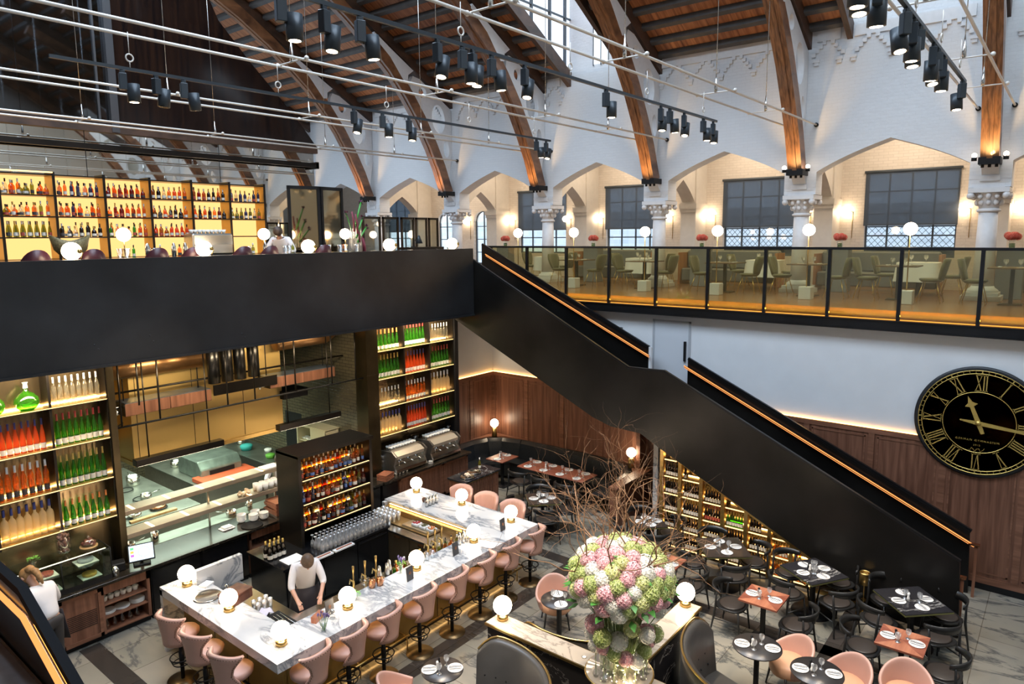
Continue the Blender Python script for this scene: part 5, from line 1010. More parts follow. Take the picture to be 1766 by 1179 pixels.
# ---- bar stools
def barstool():
    t = thing('bar_stool', None, 'bar stool', (0, 0, 0), 0, 'blush wing-back bar stools')   # faces +Y
    g = MB(); g.lathe([(0, 0.64), (0.17, 0.64), (0.20, 0.67), (0.205, 0.72), (0.18, 0.755), (0, 0.765)], c=(0, 0.05, 0), seg=20, sx=1.0, sy=1.15); g.build('seat', PINK, t)
    rows = []; NA = 22
    for q in range(9):
        v = q/8; row_ = []; am = 1.28-0.52*math.sin(v*PI)**1.3+(0.0 if v < 0.5 else 0.10)
        for k in range(NA+1):
            u = -1+2*k/NA; a = u*am
            r = 0.215+0.045*v**2+0.03*(v**3)*abs(u)**4; z = 0.63+v*0.46+0.025*(v**2)*math.cos(u*PI)
            row_.append((r*math.sin(a)*0.98, -r*math.cos(a)-0.03*v+0.01, z))
        rows.append(row_)
    g = MB(); g.grid(rows); sh = g.build('backrest', PINK, t, thick=0.045)
    g = MB()
    for q in range(1, 9):
        for e in (1, NA-1): 
            p = rows[q][e]; g.sphere((p[0]*1.10, p[1]*1.06-0.012, p[2]), 0.0085, 5)
    for k in range(2, NA-1): 
        p = rows[8][k]; g.sphere((p[0]*1.11, p[1]*1.11, p[2]-0.025), 0.0085, 5)
        if k % 2 == 0: pass
    for q in range(1, 8):
        v = q/8
        for e in (1, NA-1):
            p = rows[q][e]; p2 = rows[q+1][e]; g.sphere(((p[0]+p2[0])*0.55, (p[1]+p2[1])*0.53-0.012, (p[2]+p2[2])/2), 0.0085, 5)
    g.build('nailheads', mat('antique_nailhead', (0.20, 0.11, 0.07), 0.35, 0.8), sh)
    g = MB(); g.cyl((0, 0, 0.012), 0.028, 0.64, 12); g.cyl((0, 0, 0.25), 0.036, 0.2, 12); g.build('pole', BLACK, t)
    g = MB(); g.lathe([(0, 0), (0.215, 0), (0.215, 0.010), (0.06, 0.020), (0, 0.03)], seg=28); g.build('base', mat('bronze_base', (0.11, 0.075, 0.035), 0.35, 0.8), t)
    g = MB(); g.tube([(0.155*math.cos(a*PI/12), 0.155*math.sin(a*PI/12), 0.36) for a in range(24)], 0.010, 6, closed=True); g.tube([(0.12*math.cos(a*PI/12), 0.12*math.sin(a*PI/12), 0.27) for a in range(24)], 0.008, 6, closed=True)
    for a in range(3): c, s = math.cos(a*2.1), math.sin(a*2.1); g.tube([(0.155*c, 0.155*s, 0.36), (0.12*c, 0.12*s, 0.27), (0.03*c, 0.03*s, 0.27)], 0.008, 6)
    g.build('foot_ring', BLACK, t); return t
BS = Kind(barstool())
sx_ = [4.93, 5.55, 6.18, 6.90, 7.62, 8.31, 9.00, 9.71]
for i, x in enumerate(sx_): BS((x, 7.46, 0), 0.30+0.05*((i*7) % 3-1), 'blush leather wing-back bar stool at the long bar, %s from the near marble corner' % ORD[i])
for i, y in enumerate((9.72, 9.02, 8.25)): BS((4.30, y, 0), -PI/2+0.22+0.05*(i-1), 'blush leather wing-back bar stool at the short bar arm, %s from the kitchen' % ORD[i])
def chanstool():
    t = thing('channel_back_stool', None, 'bar stool', (0, 0, 0), 0, 'channel-back bar stools')
    g = MB(); g.lathe([(0, 0.66), (0.21, 0.66), (0.24, 0.70), (0.24, 0.75), (0.2, 0.79), (0, 0.80)], seg=18); g.build('seat', PINK, t)
    rows = []
    for q in range(7):
        v = q/6; rows.append([((0.25+0.07*v+0.012*abs(math.sin(k*PI/3)))*math.sin(a), -(0.25+0.05*v+0.012*abs(math.sin(k*PI/3)))*math.cos(a), 0.66+v*(0.50-0.10*abs(a/1.2)**3)) for k, a in enumerate([-1.2+2.4*k/24 for k in range(25)])])
    g = MB(); g.grid(rows); g.build('backrest', PINK, t, thick=0.05)
    g = MB(); g.cyl((0, 0, 0.012), 0.028, 0.64, 12); g.build('pole', BLACK, t); g = MB(); g.cyl((0, 0, 0), 0.21, 0.014, 24); g.build('base', BLACK, t)
    g = MB(); g.tube([(0.15*math.cos(a*PI/12), 0.15*math.sin(a*PI/12), 0.32) for a in range(24)], 0.010, 6, closed=True); g.tube([(0.15, 0, 0.32), (-0.15, 0, 0.32)], 0.008, 6); g.build('foot_ring', BLACK, t); return t
CS = Kind(chanstool())
for i, y in enumerate((9.75, 9.05, 8.35)): CS((10.18, y, 0), PI/2, 'blush channel-back bar stool on the far side of the bar, %s from the walnut cabinets' % ORD[i])
# ---- things on and behind the bar
def cup_at(): pass
g = MB(); g.lathe([(0, 0), (0.17, 0), (0.20, 0.015), (0.195, 0.022), (0.165, 0.008), (0, 0.008)], seg=28); simple('silver_tray', g, CHROME, 'round silver tray on the short marble arm of the bar', 'tray', loc=(4.78, 9.80, ZB))
t = thing('wooden_box', 'closed dark wooden cigar-style box on the short marble arm', 'box', (5.0, 9.38, ZB), 0.25); g = MB(); g.box((-0.19, -0.15, 0), (0.19, 0.15, 0.12)); g.build('body', wood('dark_box', (0.07, 0.025, 0.015), (0.16, 0.06, 0.035)), t, bevel=0.006); g = MB(); g.box((-0.195, -0.155, 0.12), (0.195, 0.155, 0.155)); g.build('lid', wood('dark_box', (0, 0, 0), (0, 0, 0)), t, bevel=0.006)
g = MB(); g.box((-0.09, -0.07, 0), (0.09, 0.07, 0.03)); simple('white_napkin', g, LINEN, 'stack of white napkins beside the marble end globe lamp', 'napkins', loc=(4.95, 10.15, ZB), rz=0.4)
g = MB(); g.lathe([(0, 0), (0.05, 0), (0.055, 0.05), (0.05, 0.05), (0, 0.01)], seg=14); simple('glass_ashtray', g, GLASSC, 'small glass dish at the kitchen end of the marble bar', 'dish', loc=(4.62, 10.52, ZB))
SH = MB(); SH.lathe([(0, 0), (0.035, 0), (0.045, 0.10), (0.045, 0.16), (0.03, 0.20), (0.022, 0.24), (0, 0.25)], seg=14); shaker = Kind(tag(SH.build('cocktail_shaker', CHROME), 'x', 'shaker'))
JR = MB(); JR.lathe([(0, 0), (0.032, 0), (0.045, 0.15), (0.042, 0.15), (0.03, 0.006), (0, 0.006)], seg=14); tin = Kind(tag(JR.build('mixing_tin', mat('satin_tin', (0.75, 0.70, 0.65), 0.35, 0.7)), 'x', 'tin'))
CJ = MB(); CJ.lathe([(0, 0), (0.05, 0), (0.055, 0.06), (0.05, 0.10), (0.042, 0.12), (0.045, 0.13)], seg=16); CJ.tube([(0.05, 0, 0.11), (0.085, 0, 0.09), (0.08, 0, 0.04), (0.05, 0, 0.03)], 0.005, 6); cj = Kind(tag(CJ.build('copper_mug', COPPER), 'x', 'mug'))
for i in range(5):
    for j in range(3): tin((8.55+j*0.12, 10.45-i*0.11, 0.85), 0, 'steel mixing tin at the far work top corner, row %s, %s from the wall' % (('one', 'two', 'three')[j], ORD[i]), 'steel tins on the far work top', (1, 1, 1.25))
for i, (x, y) in enumerate(((5.12, 9.85), (5.25, 9.75), (5.2, 9.62))): shaker((x, y, 0.85), 0, 'steel cocktail shaker behind the short marble arm, %s from the kitchen' % ORD[i], 'shakers behind the short arm')
for i, (x, y) in enumerate(((6.62, 8.02), (6.50, 8.06))): cj((x, y, ZB), 1.2*i, 'copper mug on the long bar beside the bartender, %s from his lamp' % ORD[1-i], 'copper mugs on the long bar')
for i, (x, y) in enumerate(((6.78, 8.22), (6.92, 8.2), (7.02, 8.26))): shaker((x, y, 0.85), 0, 'tall steel shaker on the station behind the copper mugs, %s from the bartender' % ORD[i], 'shakers at the long bar station', (1, 1, 1.6))
# speed rail bottles on the long station and far station
smallb = [('spirit', 'clear', 'gold', LABW), ('spirit', 'whisky', 'black', LABD), ('bordeaux', 'green', 'black', LABW), ('squat', 'amber', 'gold', LABW), ('bordeaux', 'red', 'black', LABR), ('spirit', 'olive', 'white', LABW)]
def small(i, loc, label, grp, H=0.26):
    s = smallb[i % 6]; bottle_kind(s[0], s[1], s[2], s[3], H, 8, False, nm='small_bottle')(loc, 0, label, grp)
for i in range(10): small(i, (7.0+i*0.09, 8.32+0.06*(i % 2), 0.85), 'small bitters bottle behind the middle globe lamp, %s from the bartender' % ORD[i], 'bitters bottles on the middle station', 0.24)
for i in range(12): small(i+3, (8.05+i*0.075, 8.30+0.07*(i % 2), 0.86), 'small bottle in the station behind the menu, %s from the bartender' % ORD[i], 'bottles in the far station', 0.22)
# taps
for i, (x, grp) in enumerate(((6.35, 0), (6.58, 0), (6.80, 0), (7.95, 1), (8.12, 1), (8.28, 1))):
    t = thing('beer_tap', 'slim copper beer tap handle, %s of three %s' % (ORD[i % 3], 'behind the bartender' if grp == 0 else 'by the far station'), 'beer tap', (x, 8.32, 0.85)); g = MB(); g.cyl((0, 0, 0), 0.018, 0.28, 10); g.tube([(0, 0, 0.26), (0, 0.08, 0.28), (0, 0.10, 0.20)], 0.012, 8); g.build('spout', BRASS, t); g = MB(); g.lathe([(0.008, 0.28), (0.016, 0.34), (0.012, 0.40), (0.02, 0.52), (0, 0.53)], seg=10); g.build('handle', BRASS, t)
g = MB(); g.box((8.64, 9.0, 0.87), (8.92, 9.75, 0.90)); simple('garnish_tray', g, mat('steel_tray_warm', (0.6, 0.5, 0.35), 0.3, 0.8), 'lit garnish tray with pots of fruit on the far work top', 'tray')
for i, c in enumerate(((0.45, 0.03, 0.03), (0.10, 0.09, 0.03), (0.65, 0.20, 0.04))):
    t = thing('garnish_pot', ('pot of red berries', 'pot of dark olives', 'pot of orange peel')[i]+' on the garnish tray', 'garnish pot', (8.78, 9.08+0.2*(2-i), 0.90)); g = MB(); g.box((-0.08, -0.08, 0), (0.08, 0.08, 0.05)); g.build('pot', PORC, t, bevel=0.01); g = MB()
    for q in range(12): g.sphere((rnd.uniform(-0.055, 0.055), rnd.uniform(-0.055, 0.055), 0.055), 0.018, 6)
    tag(g.build('fruit', mat('garnish_%d' % i, c, 0.4), t), kind='stuff')
# menus
for x, y, wh in ((5.62, 7.92, 'beside the bartender lamp'), (7.02, 7.76, 'in the middle of the long bar'), (8.10, 7.80, 'before the far station'), (9.35, 7.80, 'near the far corner lamp')):
    t = thing('menu_card', 'grey standing menu card with a small round crest, %s' % wh, 'menu', (x, y, ZB), 0.1); Mx = Matrix.Rotation(-0.12, 4, 'X'); g = MB(); g.box((-0.075, -0.006, 0), (0.075, 0.006, 0.22), 0, Mx); g.build('card', mat('menu_grey', (0.06, 0.06, 0.065), 0.6), t)
    g = MB(); g.tube([Mx @ Vector((0.022*math.cos(a*PI/8), -0.008, 0.12+0.022*math.sin(a*PI/8))) for a in range(16)], 0.0035, 4, closed=True); g.tube([Mx @ Vector((0.009*math.cos(a*PI/4), -0.008, 0.12+0.009*math.sin(a*PI/4))) for a in range(8)], 0.003, 4, closed=True); g.build('crest', COPPER, t)
herb((6.10, 7.98, ZB), 0.11, 'small glass of green mint on the long bar beside the first menu', True, 50)
herb((7.22, 8.20, ZB-0.2+0.2), 0.09, 'small glass of green mint on the long bar by the middle lamp', True, 40); herb((9.1, 8.30, 0.86), 0.10, 'bunch of green mint at the far station', True, 40)
def lav(loc, label):
    t = thing('lavender_glass', label, 'plant', loc); g = MB(); g.lathe([(0, 0), (0.04, 0), (0.045, 0.10), (0.042, 0.10), (0, 0.01)], seg=12); g.build('glass', GLASSC, t)
    g = MB(); h = MB()
    for i in range(14):
        a = rnd.random()*6.28; q = 0.02+rnd.random()*0.06; e = (q*math.cos(a), q*math.sin(a), 0.2+rnd.random()*0.08); g.tube([(q*0.2*math.cos(a), q*0.2*math.sin(a), 0.01), e], 0.002, 4); h.sphere(e, 0.012, 6, 0, 2)
    g.build('stems', mat('stem_green', (0.10, 0.25, 0.06), 0.6), t); h.build('blooms', mat('lavender_bloom', (0.16, 0.12, 0.28), 0.7), t)
lav((7.08, 8.06, ZB), 'glass of lavender on the long bar by the middle menu'); lav((5.30, 7.64, ZB), 'glass of purple sprigs beside the near corner tray')
g = MB(); g.box((-0.10, -0.04, 0), (0.10, 0.04, 0.09)); simple('wooden_holder', g, REDW2, 'small wooden holder next to the near corner lamp', 'holder', loc=(5.42, 7.95, ZB), rz=0.4)
g = MB(); g.lathe([(0, 0), (0.05, 0), (0.055, 0.10), (0.04, 0.13), (0, 0.14)], seg=14); simple('glass_jar', g, GLASSC, 'ribbed glass jar next to the wooden holder on the bar corner', 'jar', loc=(5.58, 7.82, ZB))
t = thing('coupe_glass', 'empty coupe glass held out beside the bartender', 'glass', (6.55, 8.30, 0.85)); g = MB(); g.lathe([(0.045, 0), (0.008, 0.012), (0.006, 0.12), (0.03, 0.15), (0.075, 0.19), (0.085, 0.24)], seg=18); g.build('bowl', GLASSC, t)
# white bar cloth
rows = [[(0.26*u/6-0.13, 0.2*v/5-0.1, 0.03+0.03*math.sin(u*1.9)*math.cos(v*1.2)) for u in range(7)] for v in range(6)]
g = MB(); g.grid(rows); tag(g.build('bar_cloth', mat('lilac_cloth', (0.55, 0.52, 0.62), 0.9), loc=(5.2, 9.0, 0.855), thick=0.008), 'crumpled pale cloth on the steel work top of the short arm', 'cloth')
g = MB(); g.box((5.1, 8.3, 0.853), (5.4, 8.9, 0.87)); simple('rubber_mat', g, BLACK, 'dark bar mat with tools on the short arm work top', 'mat')
for i in range(5):
    g = MB(); g.tube([(5.12+i*0.055, 8.35, 0.876), (5.14+i*0.055, 8.80, 0.878)], 0.006, 5); simple('bar_spoon', g, CHROME, 'long steel bar tool on the dark bar mat, %s from the marble' % ORD[i], 'bar tool', 'bar tools on the dark mat')
# ---- back bar tower inside the U
t = thing('back_bar', 'black back bar with lit bottle tower and glass-covered counter inside the bar', 'back bar', (0, 0, 0))
g = MB(); g.box((6.15, 9.88, 0.10), (8.40, 10.95, 0.88)); g.build('cabinet', BLACKG, t); g = MB(); g.box((6.10, 9.84, 0.88), (8.42, 10.98, 0.93)); g.build('counter_top', BLACKG, t, bevel=0.004)
g = MB(); g.box((6.2, 9.93, 0), (8.36, 10.9, 0.1)); g.build('plinth', BLACK, t)
for k in range(3):
    x0 = 6.18+k*0.74; g = MB(); g.box((x0, 9.86, 0.14), (x0+0.72, 9.88, 0.85)); d = g.build('door', BLACKG, t); g = MB(); g.box((x0+0.04, 9.84, 0.80), (x0+0.68, 9.86, 0.815)); g.build('handle', STEEL, d)
g = MB(); g.box((6.78, 10.30, 0.93), (6.84, 10.98, 2.60)); g.box((8.36, 10.30, 0.93), (8.42, 10.98, 2.60)); g.box((6.78, 10.27, 2.56), (8.44, 10.98, 2.62)); g.box((6.84, 10.94, 0.93), (8.36, 10.98, 2.60)); g.build('tower_frame', STEELW, t)
g = MB(); g.box((6.84, 10.92, 1.22), (8.36, 10.94, 2.54)); g.build('bronze_back', BRB, t)
for z in (1.24, 1.70, 2.14):
    g = MB(); g.box((6.84, 10.30, z-0.03), (8.36, 10.94, z)); sh = g.build('shelf', STEELW, t); g = MB(); g.box((6.86, 10.295, z-0.004), (8.34, 10.31, z+0.004)); g.build('front_light_strip', LEDW, sh); g = MB(); g.box((6.86, 10.88, z), (8.34, 10.90, z+0.01)); g.build('rear_light_strip', LEDS, sh)
g = MB(); g.box((6.86, 10.5, 2.53), (8.34, 10.54, 2.535)); g.build('top_light', LEDW, t)
pals = [['whisky', 'amber', 'whisky', 'red', 'clear'], ['whisky', 'amber', 'red', 'olive', 'blue'], ['whisky', 'red', 'clear', 'olive', 'amber', 'dark']]
for r, z in enumerate((2.14, 1.70, 1.24)):
    for j in range(2):
        for i in range(14):
            c = rnd.choice(pals[r]); s = rnd.choice(['spirit', 'squat', 'bordeaux']); H = {'spirit': 0.30, 'squat': 0.27, 'bordeaux': 0.32}[s]*(1.0 if r != 0 else 0.96)
            bottle_kind(s, c, rnd.choice(['black', 'gold', 'white', 'silver']), rnd.choice([LABW, LABD, LABR, LABB]), H, 10, False, nm='liquor_bottle')((6.93+i*0.104, 10.42+j*0.22, z+0.001), 0, '%s %s bottle, %s along the %s row, %s tower shelf' % (CN[c], SN[s], ORD[i], ('front', 'rear')[j], ('top', 'middle', 'bottom')[r]), 'spirits in the black tower', (0.72, 0.72, 1))
# glasses standing upside down on the back bar counter
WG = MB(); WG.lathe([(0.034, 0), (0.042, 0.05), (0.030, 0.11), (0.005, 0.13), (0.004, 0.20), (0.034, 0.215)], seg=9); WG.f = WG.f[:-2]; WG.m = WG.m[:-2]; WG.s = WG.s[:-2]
wgl = Kind(tag(WG.build('stemmed_glass', glass('painted_sparkle_glass', (0.86, 0.88, 0.90), 0.42, 0.08, 0.30, (0.95, 0.95, 0.95))), 'x', 'glass'))  # white body mixed into the clear glass paints in the sparkle
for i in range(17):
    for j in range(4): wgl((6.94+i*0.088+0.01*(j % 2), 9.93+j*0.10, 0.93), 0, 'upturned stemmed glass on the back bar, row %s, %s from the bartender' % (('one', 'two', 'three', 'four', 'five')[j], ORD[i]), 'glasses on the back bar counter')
CHB = bottle_kind('champagne', 'dark', 'gold', LABW, 0.30, 12, True)
for i in range(8): CHB((6.18+0.085*(i % 4), 10.35+0.12*(i//4)+0.0, 0.93), 0, 'champagne bottle with gold foil at the end of the black back bar, %s %s' % (ORD[i % 4], ('in front', 'behind')[i//4]), 'champagne bottles on the back bar')
g = MB(); g.box((6.25, 9.92, 0.93), (6.6, 10.2, 0.95)); simple('folded_cloth', g, LINEN, 'folded white cloth beside the champagne bottles', 'cloth', bevel=0.006)
g = MB(); g.box((6.95, 9.70, 0.925), (7.35, 9.84, 0.945)); g.box((7.4, 9.70, 0.925), (7.8, 9.84, 0.945)); 
for i, x in enumerate((6.62, 7.08)):
    g = MB(); g.box((x, 9.745, 0.90), (x+0.42, 9.86, 0.925)); g.box((x+0.05, 9.77, 0.925), (x+0.38, 9.80, 0.94), 1); simple('cutlery_tray', g, [LINEN, REDW2], 'white tray with wooden picks on the back bar edge, %s the bartender' % ('next to', 'further from')[i if i < 2 else 1], 'tray')

for i, x in enumerate((8.42, 8.52, 8.60, 8.70)): shaker((x, 8.02, ZB), 0, 'steel shaker on the long bar before the far station, %s from the menu' % ORD[i], 'shakers before the far station', (0.8, 0.8, 0.9))
for i, x in enumerate((7.55, 7.66, 7.78)): tumb((x, 8.04, ZB), 0, 'clear tumbler on the long bar behind the menus, %s from the middle lamp' % ORD[i], 'tumblers on the long bar', 1.2)
for i in range(4): shaker((9.55-0.09*i, 9.72, ZB), 0, 'steel shaker on the far marble arm by the middle lamp, %s from the guests' % ORD[i], 'shakers on the far marble arm', (0.9, 0.9, 0.85))
t = thing('sugar_bowl', 'brown glazed bowl on the far marble arm between the lamps', 'bowl', (9.45, 9.95, ZB)); g = MB(); g.lathe([(0, 0), (0.05, 0), (0.07, 0.07), (0.06, 0.07), (0, 0.02)], seg=16); g.build('bowl_body', mat('brown_glaze', (0.12, 0.05, 0.03), 0.3), t)
for i in range(6): tin((5.22+0.1*(i % 3), 9.15+0.12*(i//3), 0.856), 0, 'steel mixing tin on the short arm work top, %s from the cloth' % ORD[i], 'tins on the short arm', 0.8)
# ================================================================ DINING ROOM
def dining_chair():
    t = thing('dining_chair', None, 'chair', (0, 0, 0), 0, 'black dining chairs')       # faces +Y
    rows = []
    for q in range(7):
        v = q/6*2-1; w_ = 0.245-0.03*max(0, v)**2-0.015*max(0, -v)**2-0.03*(v > 0.9)
        rows.append([(w_*math.sin(u*PI/2)*1.0, v*0.225+0.0, 0.455+0.018*abs(math.sin(u*PI/2))**2-0.012) for u in (-1, -0.6, -0.2, 0.2, 0.6, 1)])
    g = MB(); P = []
    for k in range(28):
        a = 2*PI*k/28; P.append((0.255*math.copysign(abs(math.cos(a))**0.7, math.cos(a)), 0.235*math.copysign(abs(math.sin(a))**0.7, math.sin(a))))
    g.prism(P, 'Z', 0.43, 0.46); s = g.build('seat', OAKB, t, bevel=0.006)
    g = MB(); g.lathe([(0, 0.458), (0.205, 0.458), (0.215, 0.468), (0.19, 0.478), (0, 0.474)], seg=24, sx=1.02, sy=0.93); g.build('seat_pad', SEATB, t)
    for sx in (-1, 1):
        g = MB(); g.tube([(sx*0.19, 0.17, 0.44), (sx*0.225, 0.215, 0.0)], [0.019, 0.012], 8); g.build('leg', OAKB, t)
        g = MB(); g.tube([(sx*0.265, -0.25, 0.0), (sx*0.235, -0.185, 0.44), (sx*0.25, -0.17, 0.70)], [0.012, 0.02, 0.015], 8); g.build('leg', OAKB, t)
        g = MB(); g.tube([(sx*0.205, 0.19, 0.25), (sx*0.247, -0.215, 0.25)], 0.010, 6, sq=1); g.build('stretcher', OAKB, t)
    lo = []; hi = []
    for k in range(17):
        a = -1.25+2.5*k/16; c = math.cos(a/1.25*PI/2); r = 0.29; hh = 0.045+0.035*c
        lo.append((r*math.sin(a), -0.03-r*math.cos(a)+0.02, 0.715-hh*0.6)); hi.append((r*1.03*math.sin(a), -0.03-r*1.05*math.cos(a)+0.02, 0.715+hh*0.9))
    g = MB(); g.grid([lo, hi]); g.build('backrest', OAKB, t, thick=0.024)
    return t
DC = Kind(dining_chair())
def tubchair():
    t = thing('tub_chair', None, 'chair', (0, 0, 0), 0, 'blush tub chairs')
    rows = []
    for q in range(7):
        v = q/6; rows.append([((0.25+0.07*v)*math.sin(a), -(0.24+0.07*v)*math.cos(a), 0.30+v*(0.20+0.25*(0.5+0.5*math.cos(a/2.15*PI)))) for a in [-2.15+4.3*k/28 for k in range(29)]])
    g = MB(); g.grid(rows); g.build('shell', PINK, t, thick=0.045, sub=1)
    g = MB(); g.lathe([(0, 0.28), (0.25, 0.28), (0.265, 0.32), (0.26, 0.42), (0.22, 0.455), (0, 0.46)], seg=24); g.build('seat_cushion', mat('peach_seat', (0.62, 0.34, 0.20), 0.45), t)
    for sx in (-1, 1):
        for sy in (-1, 1): g = MB(); g.tube([(sx*0.17, sy*0.17, 0.30), (sx*0.21, sy*0.21, 0)], [0.018, 0.012], 8); g.build('leg', OAKB, t)
    return t
TC = Kind(tubchair())
# ---- tableware
g = MB(); g.lathe([(0, 0), (0.06, 0), (0.105, 0.008), (0.104, 0.012), (0.06, 0.004), (0, 0.004)], seg=20); DPL = Kind(tag(g.build('dinner_plate', PORC), 'x', 'plate'))
t0 = thing('rolled_napkin', 'x', 'napkin'); g = MB(); g.box((-0.09, -0.028, 0), (0.09, 0.028, 0.014)); g.build('cloth', LINEN, t0, bevel=0.006); g = MB(); g.box((-0.085, -0.02, 0.015), (0.085, -0.008, 0.018)); g.box((-0.08, 0.006, 0.015), (0.08, 0.014, 0.018)); g.build('cutlery', mat('dark_steel_cutlery', (0.25, 0.24, 0.24), 0.25, 1.0), t0); NAP = Kind(t0)
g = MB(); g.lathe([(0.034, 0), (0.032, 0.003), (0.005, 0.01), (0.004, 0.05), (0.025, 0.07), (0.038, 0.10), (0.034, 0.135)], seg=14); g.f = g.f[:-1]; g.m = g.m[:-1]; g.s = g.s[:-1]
WGL = Kind(tag(g.build('wine_glass', glass('painted_sparkle_glass', (0, 0, 0))), 'x', 'wine glass'))
def shk(col, nm):
    g = MB(); g.lathe([(0, 0), (0.022, 0), (0.024, 0.03), (0.014, 0.07), (0.018, 0.10), (0.012, 0.115), (0, 0.118)], seg=12); return Kind(tag(g.build(nm, col), 'x', nm.replace('_', ' ')))
SALT = shk(PORC, 'salt_mill'); PEP = shk(BLACK, 'pepper_mill')
def setting(cx, cy, z, dirs, tn, rad=0.2, glasses=2, mills=True, grp=None):
    for k, a in enumerate(dirs):
        c, s = math.cos(math.radians(a)), math.sin(math.radians(a)); x, y = cx+c*rad, cy+s*rad
        which = ORD[k]+' place' if len(dirs) > 1 else 'only place'
        DPL((x, y, z), 0, 'white plate at the %s of the %s' % (which, tn), 'white plates on dining tables')
        NAP((x, y, z+0.0125), math.radians(a), 'rolled napkin with cutlery, %s of the %s' % (which, tn), 'napkins on dining tables')
    for k in range(glasses):
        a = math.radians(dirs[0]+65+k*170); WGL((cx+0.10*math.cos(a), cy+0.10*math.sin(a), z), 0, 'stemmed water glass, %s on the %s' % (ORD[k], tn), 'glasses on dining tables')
    if mills: 
        a = math.radians(dirs[0]+10); SALT((cx-0.04, cy+0.05, z), 0, 'white salt mill on the %s' % tn, 'salt mills'); PEP((cx+0.03, cy+0.09, z), 0, 'black pepper mill on the %s' % tn, 'pepper mills')
GREENEDGE = mat('bronze_green_edge', (0.30, 0.30, 0.12), 0.3, 0.8)
def sqtable(cx, cy, s, rot, label, tn, top='black', dirs=None, z=0.74, ped=True, name='dining_table'):
    t = thing(name, label, 'table', (cx, cy, 0), math.radians(rot)); h = s/2
    if top == 'black':
        g = MB(); g.box((-h, -h, z-0.018), (h, h, z)); g.build('top', mat('dark_table_top', (0.045, 0.035, 0.030), 0.22, noise=0.2, nscale=3) if 'brown' in label else BKMARB, t); g = MB(); g.box((-h-0.004, -h-0.004, z-0.035), (h+0.004, h+0.004, z-0.014)); g.build('metal_edge', GREENEDGE, t)
    else:
        g = MB()
        for k in range(4):
            c = [(-h, -h), (h, -h), (h, h), (-h, h)]; a, b = c[k], c[(k+1) % 4]; g.add([(a[0], a[1], z), (b[0], b[1], z), (0, 0, z)], [(0, 1, 2)], k % 2)
        g.box((-h, -h, z-0.028), (h, h, z-0.0005)); g.build('top', [REDW, REDW2], t, fix=False)
    g = MB(); g.tube([(0, 0, 0.02), (0, 0, z-0.03)], 0.045, 4); g.build('pedestal', BLACK, t)
    g = MB()
    if top == 'black': g.lathe([(0, 0), (0.33, 0), (0.33, 0.012), (0.08, 0.03), (0, 0.035)], seg=28)
    else: g.box((-0.2, -0.2, 0), (0.2, 0.2, 0.018))
    g.build('foot', BLACK, t)
def rtable(cx, cy, r, label, z=0.74):
    t = thing('round_table', label, 'table', (cx, cy, 0)); g = MB(); g.lathe([(0, z-0.02), (r-0.006, z-0.02), (r, z-0.01), (r-0.003, z), (0, z)], seg=36); g.build('top', mat('charcoal_round_top', (0.035, 0.032, 0.032), 0.3, noise=0.3, nscale=3), t)
    g = MB(); g.tube([(0, 0, 0.02), (0, 0, z-0.02)], 0.04, 4); g.build('pedestal', BLACK, t); g = MB(); g.cyl((0, 0, 0), 0.2, 0.018, 24); g.build('foot', BLACK, t)
def chairs(cx, cy, d, dirs, tn, desc='black dining chair'):
    for k, a in enumerate(dirs):
        c, s = math.cos(math.radians(a)), math.sin(math.radians(a)); DC((cx+c*d, cy+s*d, 0), math.radians(a)+PI/2, '%s at the %s, %s round it' % (desc, tn, ORD[k]))
TABS = [(11.80, 4.62, 0.80, 39, 'wine-wall square table', 'square brown-black table with metal edge in front of the wine shelves', [219, 309, 39, 129]),
        (11.86, 3.06, 0.76, 58, 'middle square table', 'square black marble table with metal edge in the middle row under the stair', [148, 238, 328, 58]),
        (11.80, 1.58, 0.78, 45, 'stair-foot square table', 'square black marble table with metal edge at the foot of the stair', [225, 315, 45, 135]),
        (11.70, 8.64, 0.66, 45, 'bar-side square table', 'square brown table with metal edge between the bar and the banquette', [225, 315, 45, 135]),
        (12.00, 6.24, 0.60, 45, 'branch-hidden square table', 'square brown table half hidden by the twisted branches', [225, 315, 45, 135])]
for cx, cy, s, rot, tn, lb, dirs in TABS:
    sqtable(cx, cy, s, rot, lb, tn, 'black'); setting(cx, cy, 0.74, dirs, tn, s*0.29, 4); chairs(cx, cy, s/2+0.15, dirs, tn)
for i, (cx, cy, tn) in enumerate(((10.48, 3.42, 'red table by the round tables'), (10.50, 1.49, 'red table by the stair foot'), (10.62, 5.22, 'red table by the flowers'))):
    sqtable(cx, cy, 0.60, 0, 'small red wooden table with a star-joined top, %s' % ('nearest the two round tables', 'nearest the stair foot', 'partly hidden by the flowers')[i], tn, 'red'); setting(cx, cy, 0.74, [90, 270], tn, 0.18, 2); chairs(cx, cy, 0.50, [90, 270], tn)
rtable(9.10, 3.03, 0.33, 'round charcoal table beside the curved booth and pink tub chair'); setting(9.10, 3.03, 0.74, [110, 290], 'round table by the booth', 0.2, 2)
rtable(9.02, 2.22, 0.33, 'round charcoal table cut by the bottom edge of the view'); setting(9.02, 2.22, 0.74, [110, 290], 'round table at the bottom edge', 0.2, 2)
rtable(8.44, 5.91, 0.29, 'round charcoal table with a pink tub chair between the bar and flowers'); setting(8.44, 5.91, 0.74, [45, 225], 'round table near the flowers', 0.16, 2, False)
rtable(6.03, 6.10, 0.28, 'round charcoal table before the tufted booth, next to the bar stools'); setting(6.03, 6.10, 0.74, [135, 315], 'round table near the bar stools', 0.17, 2)
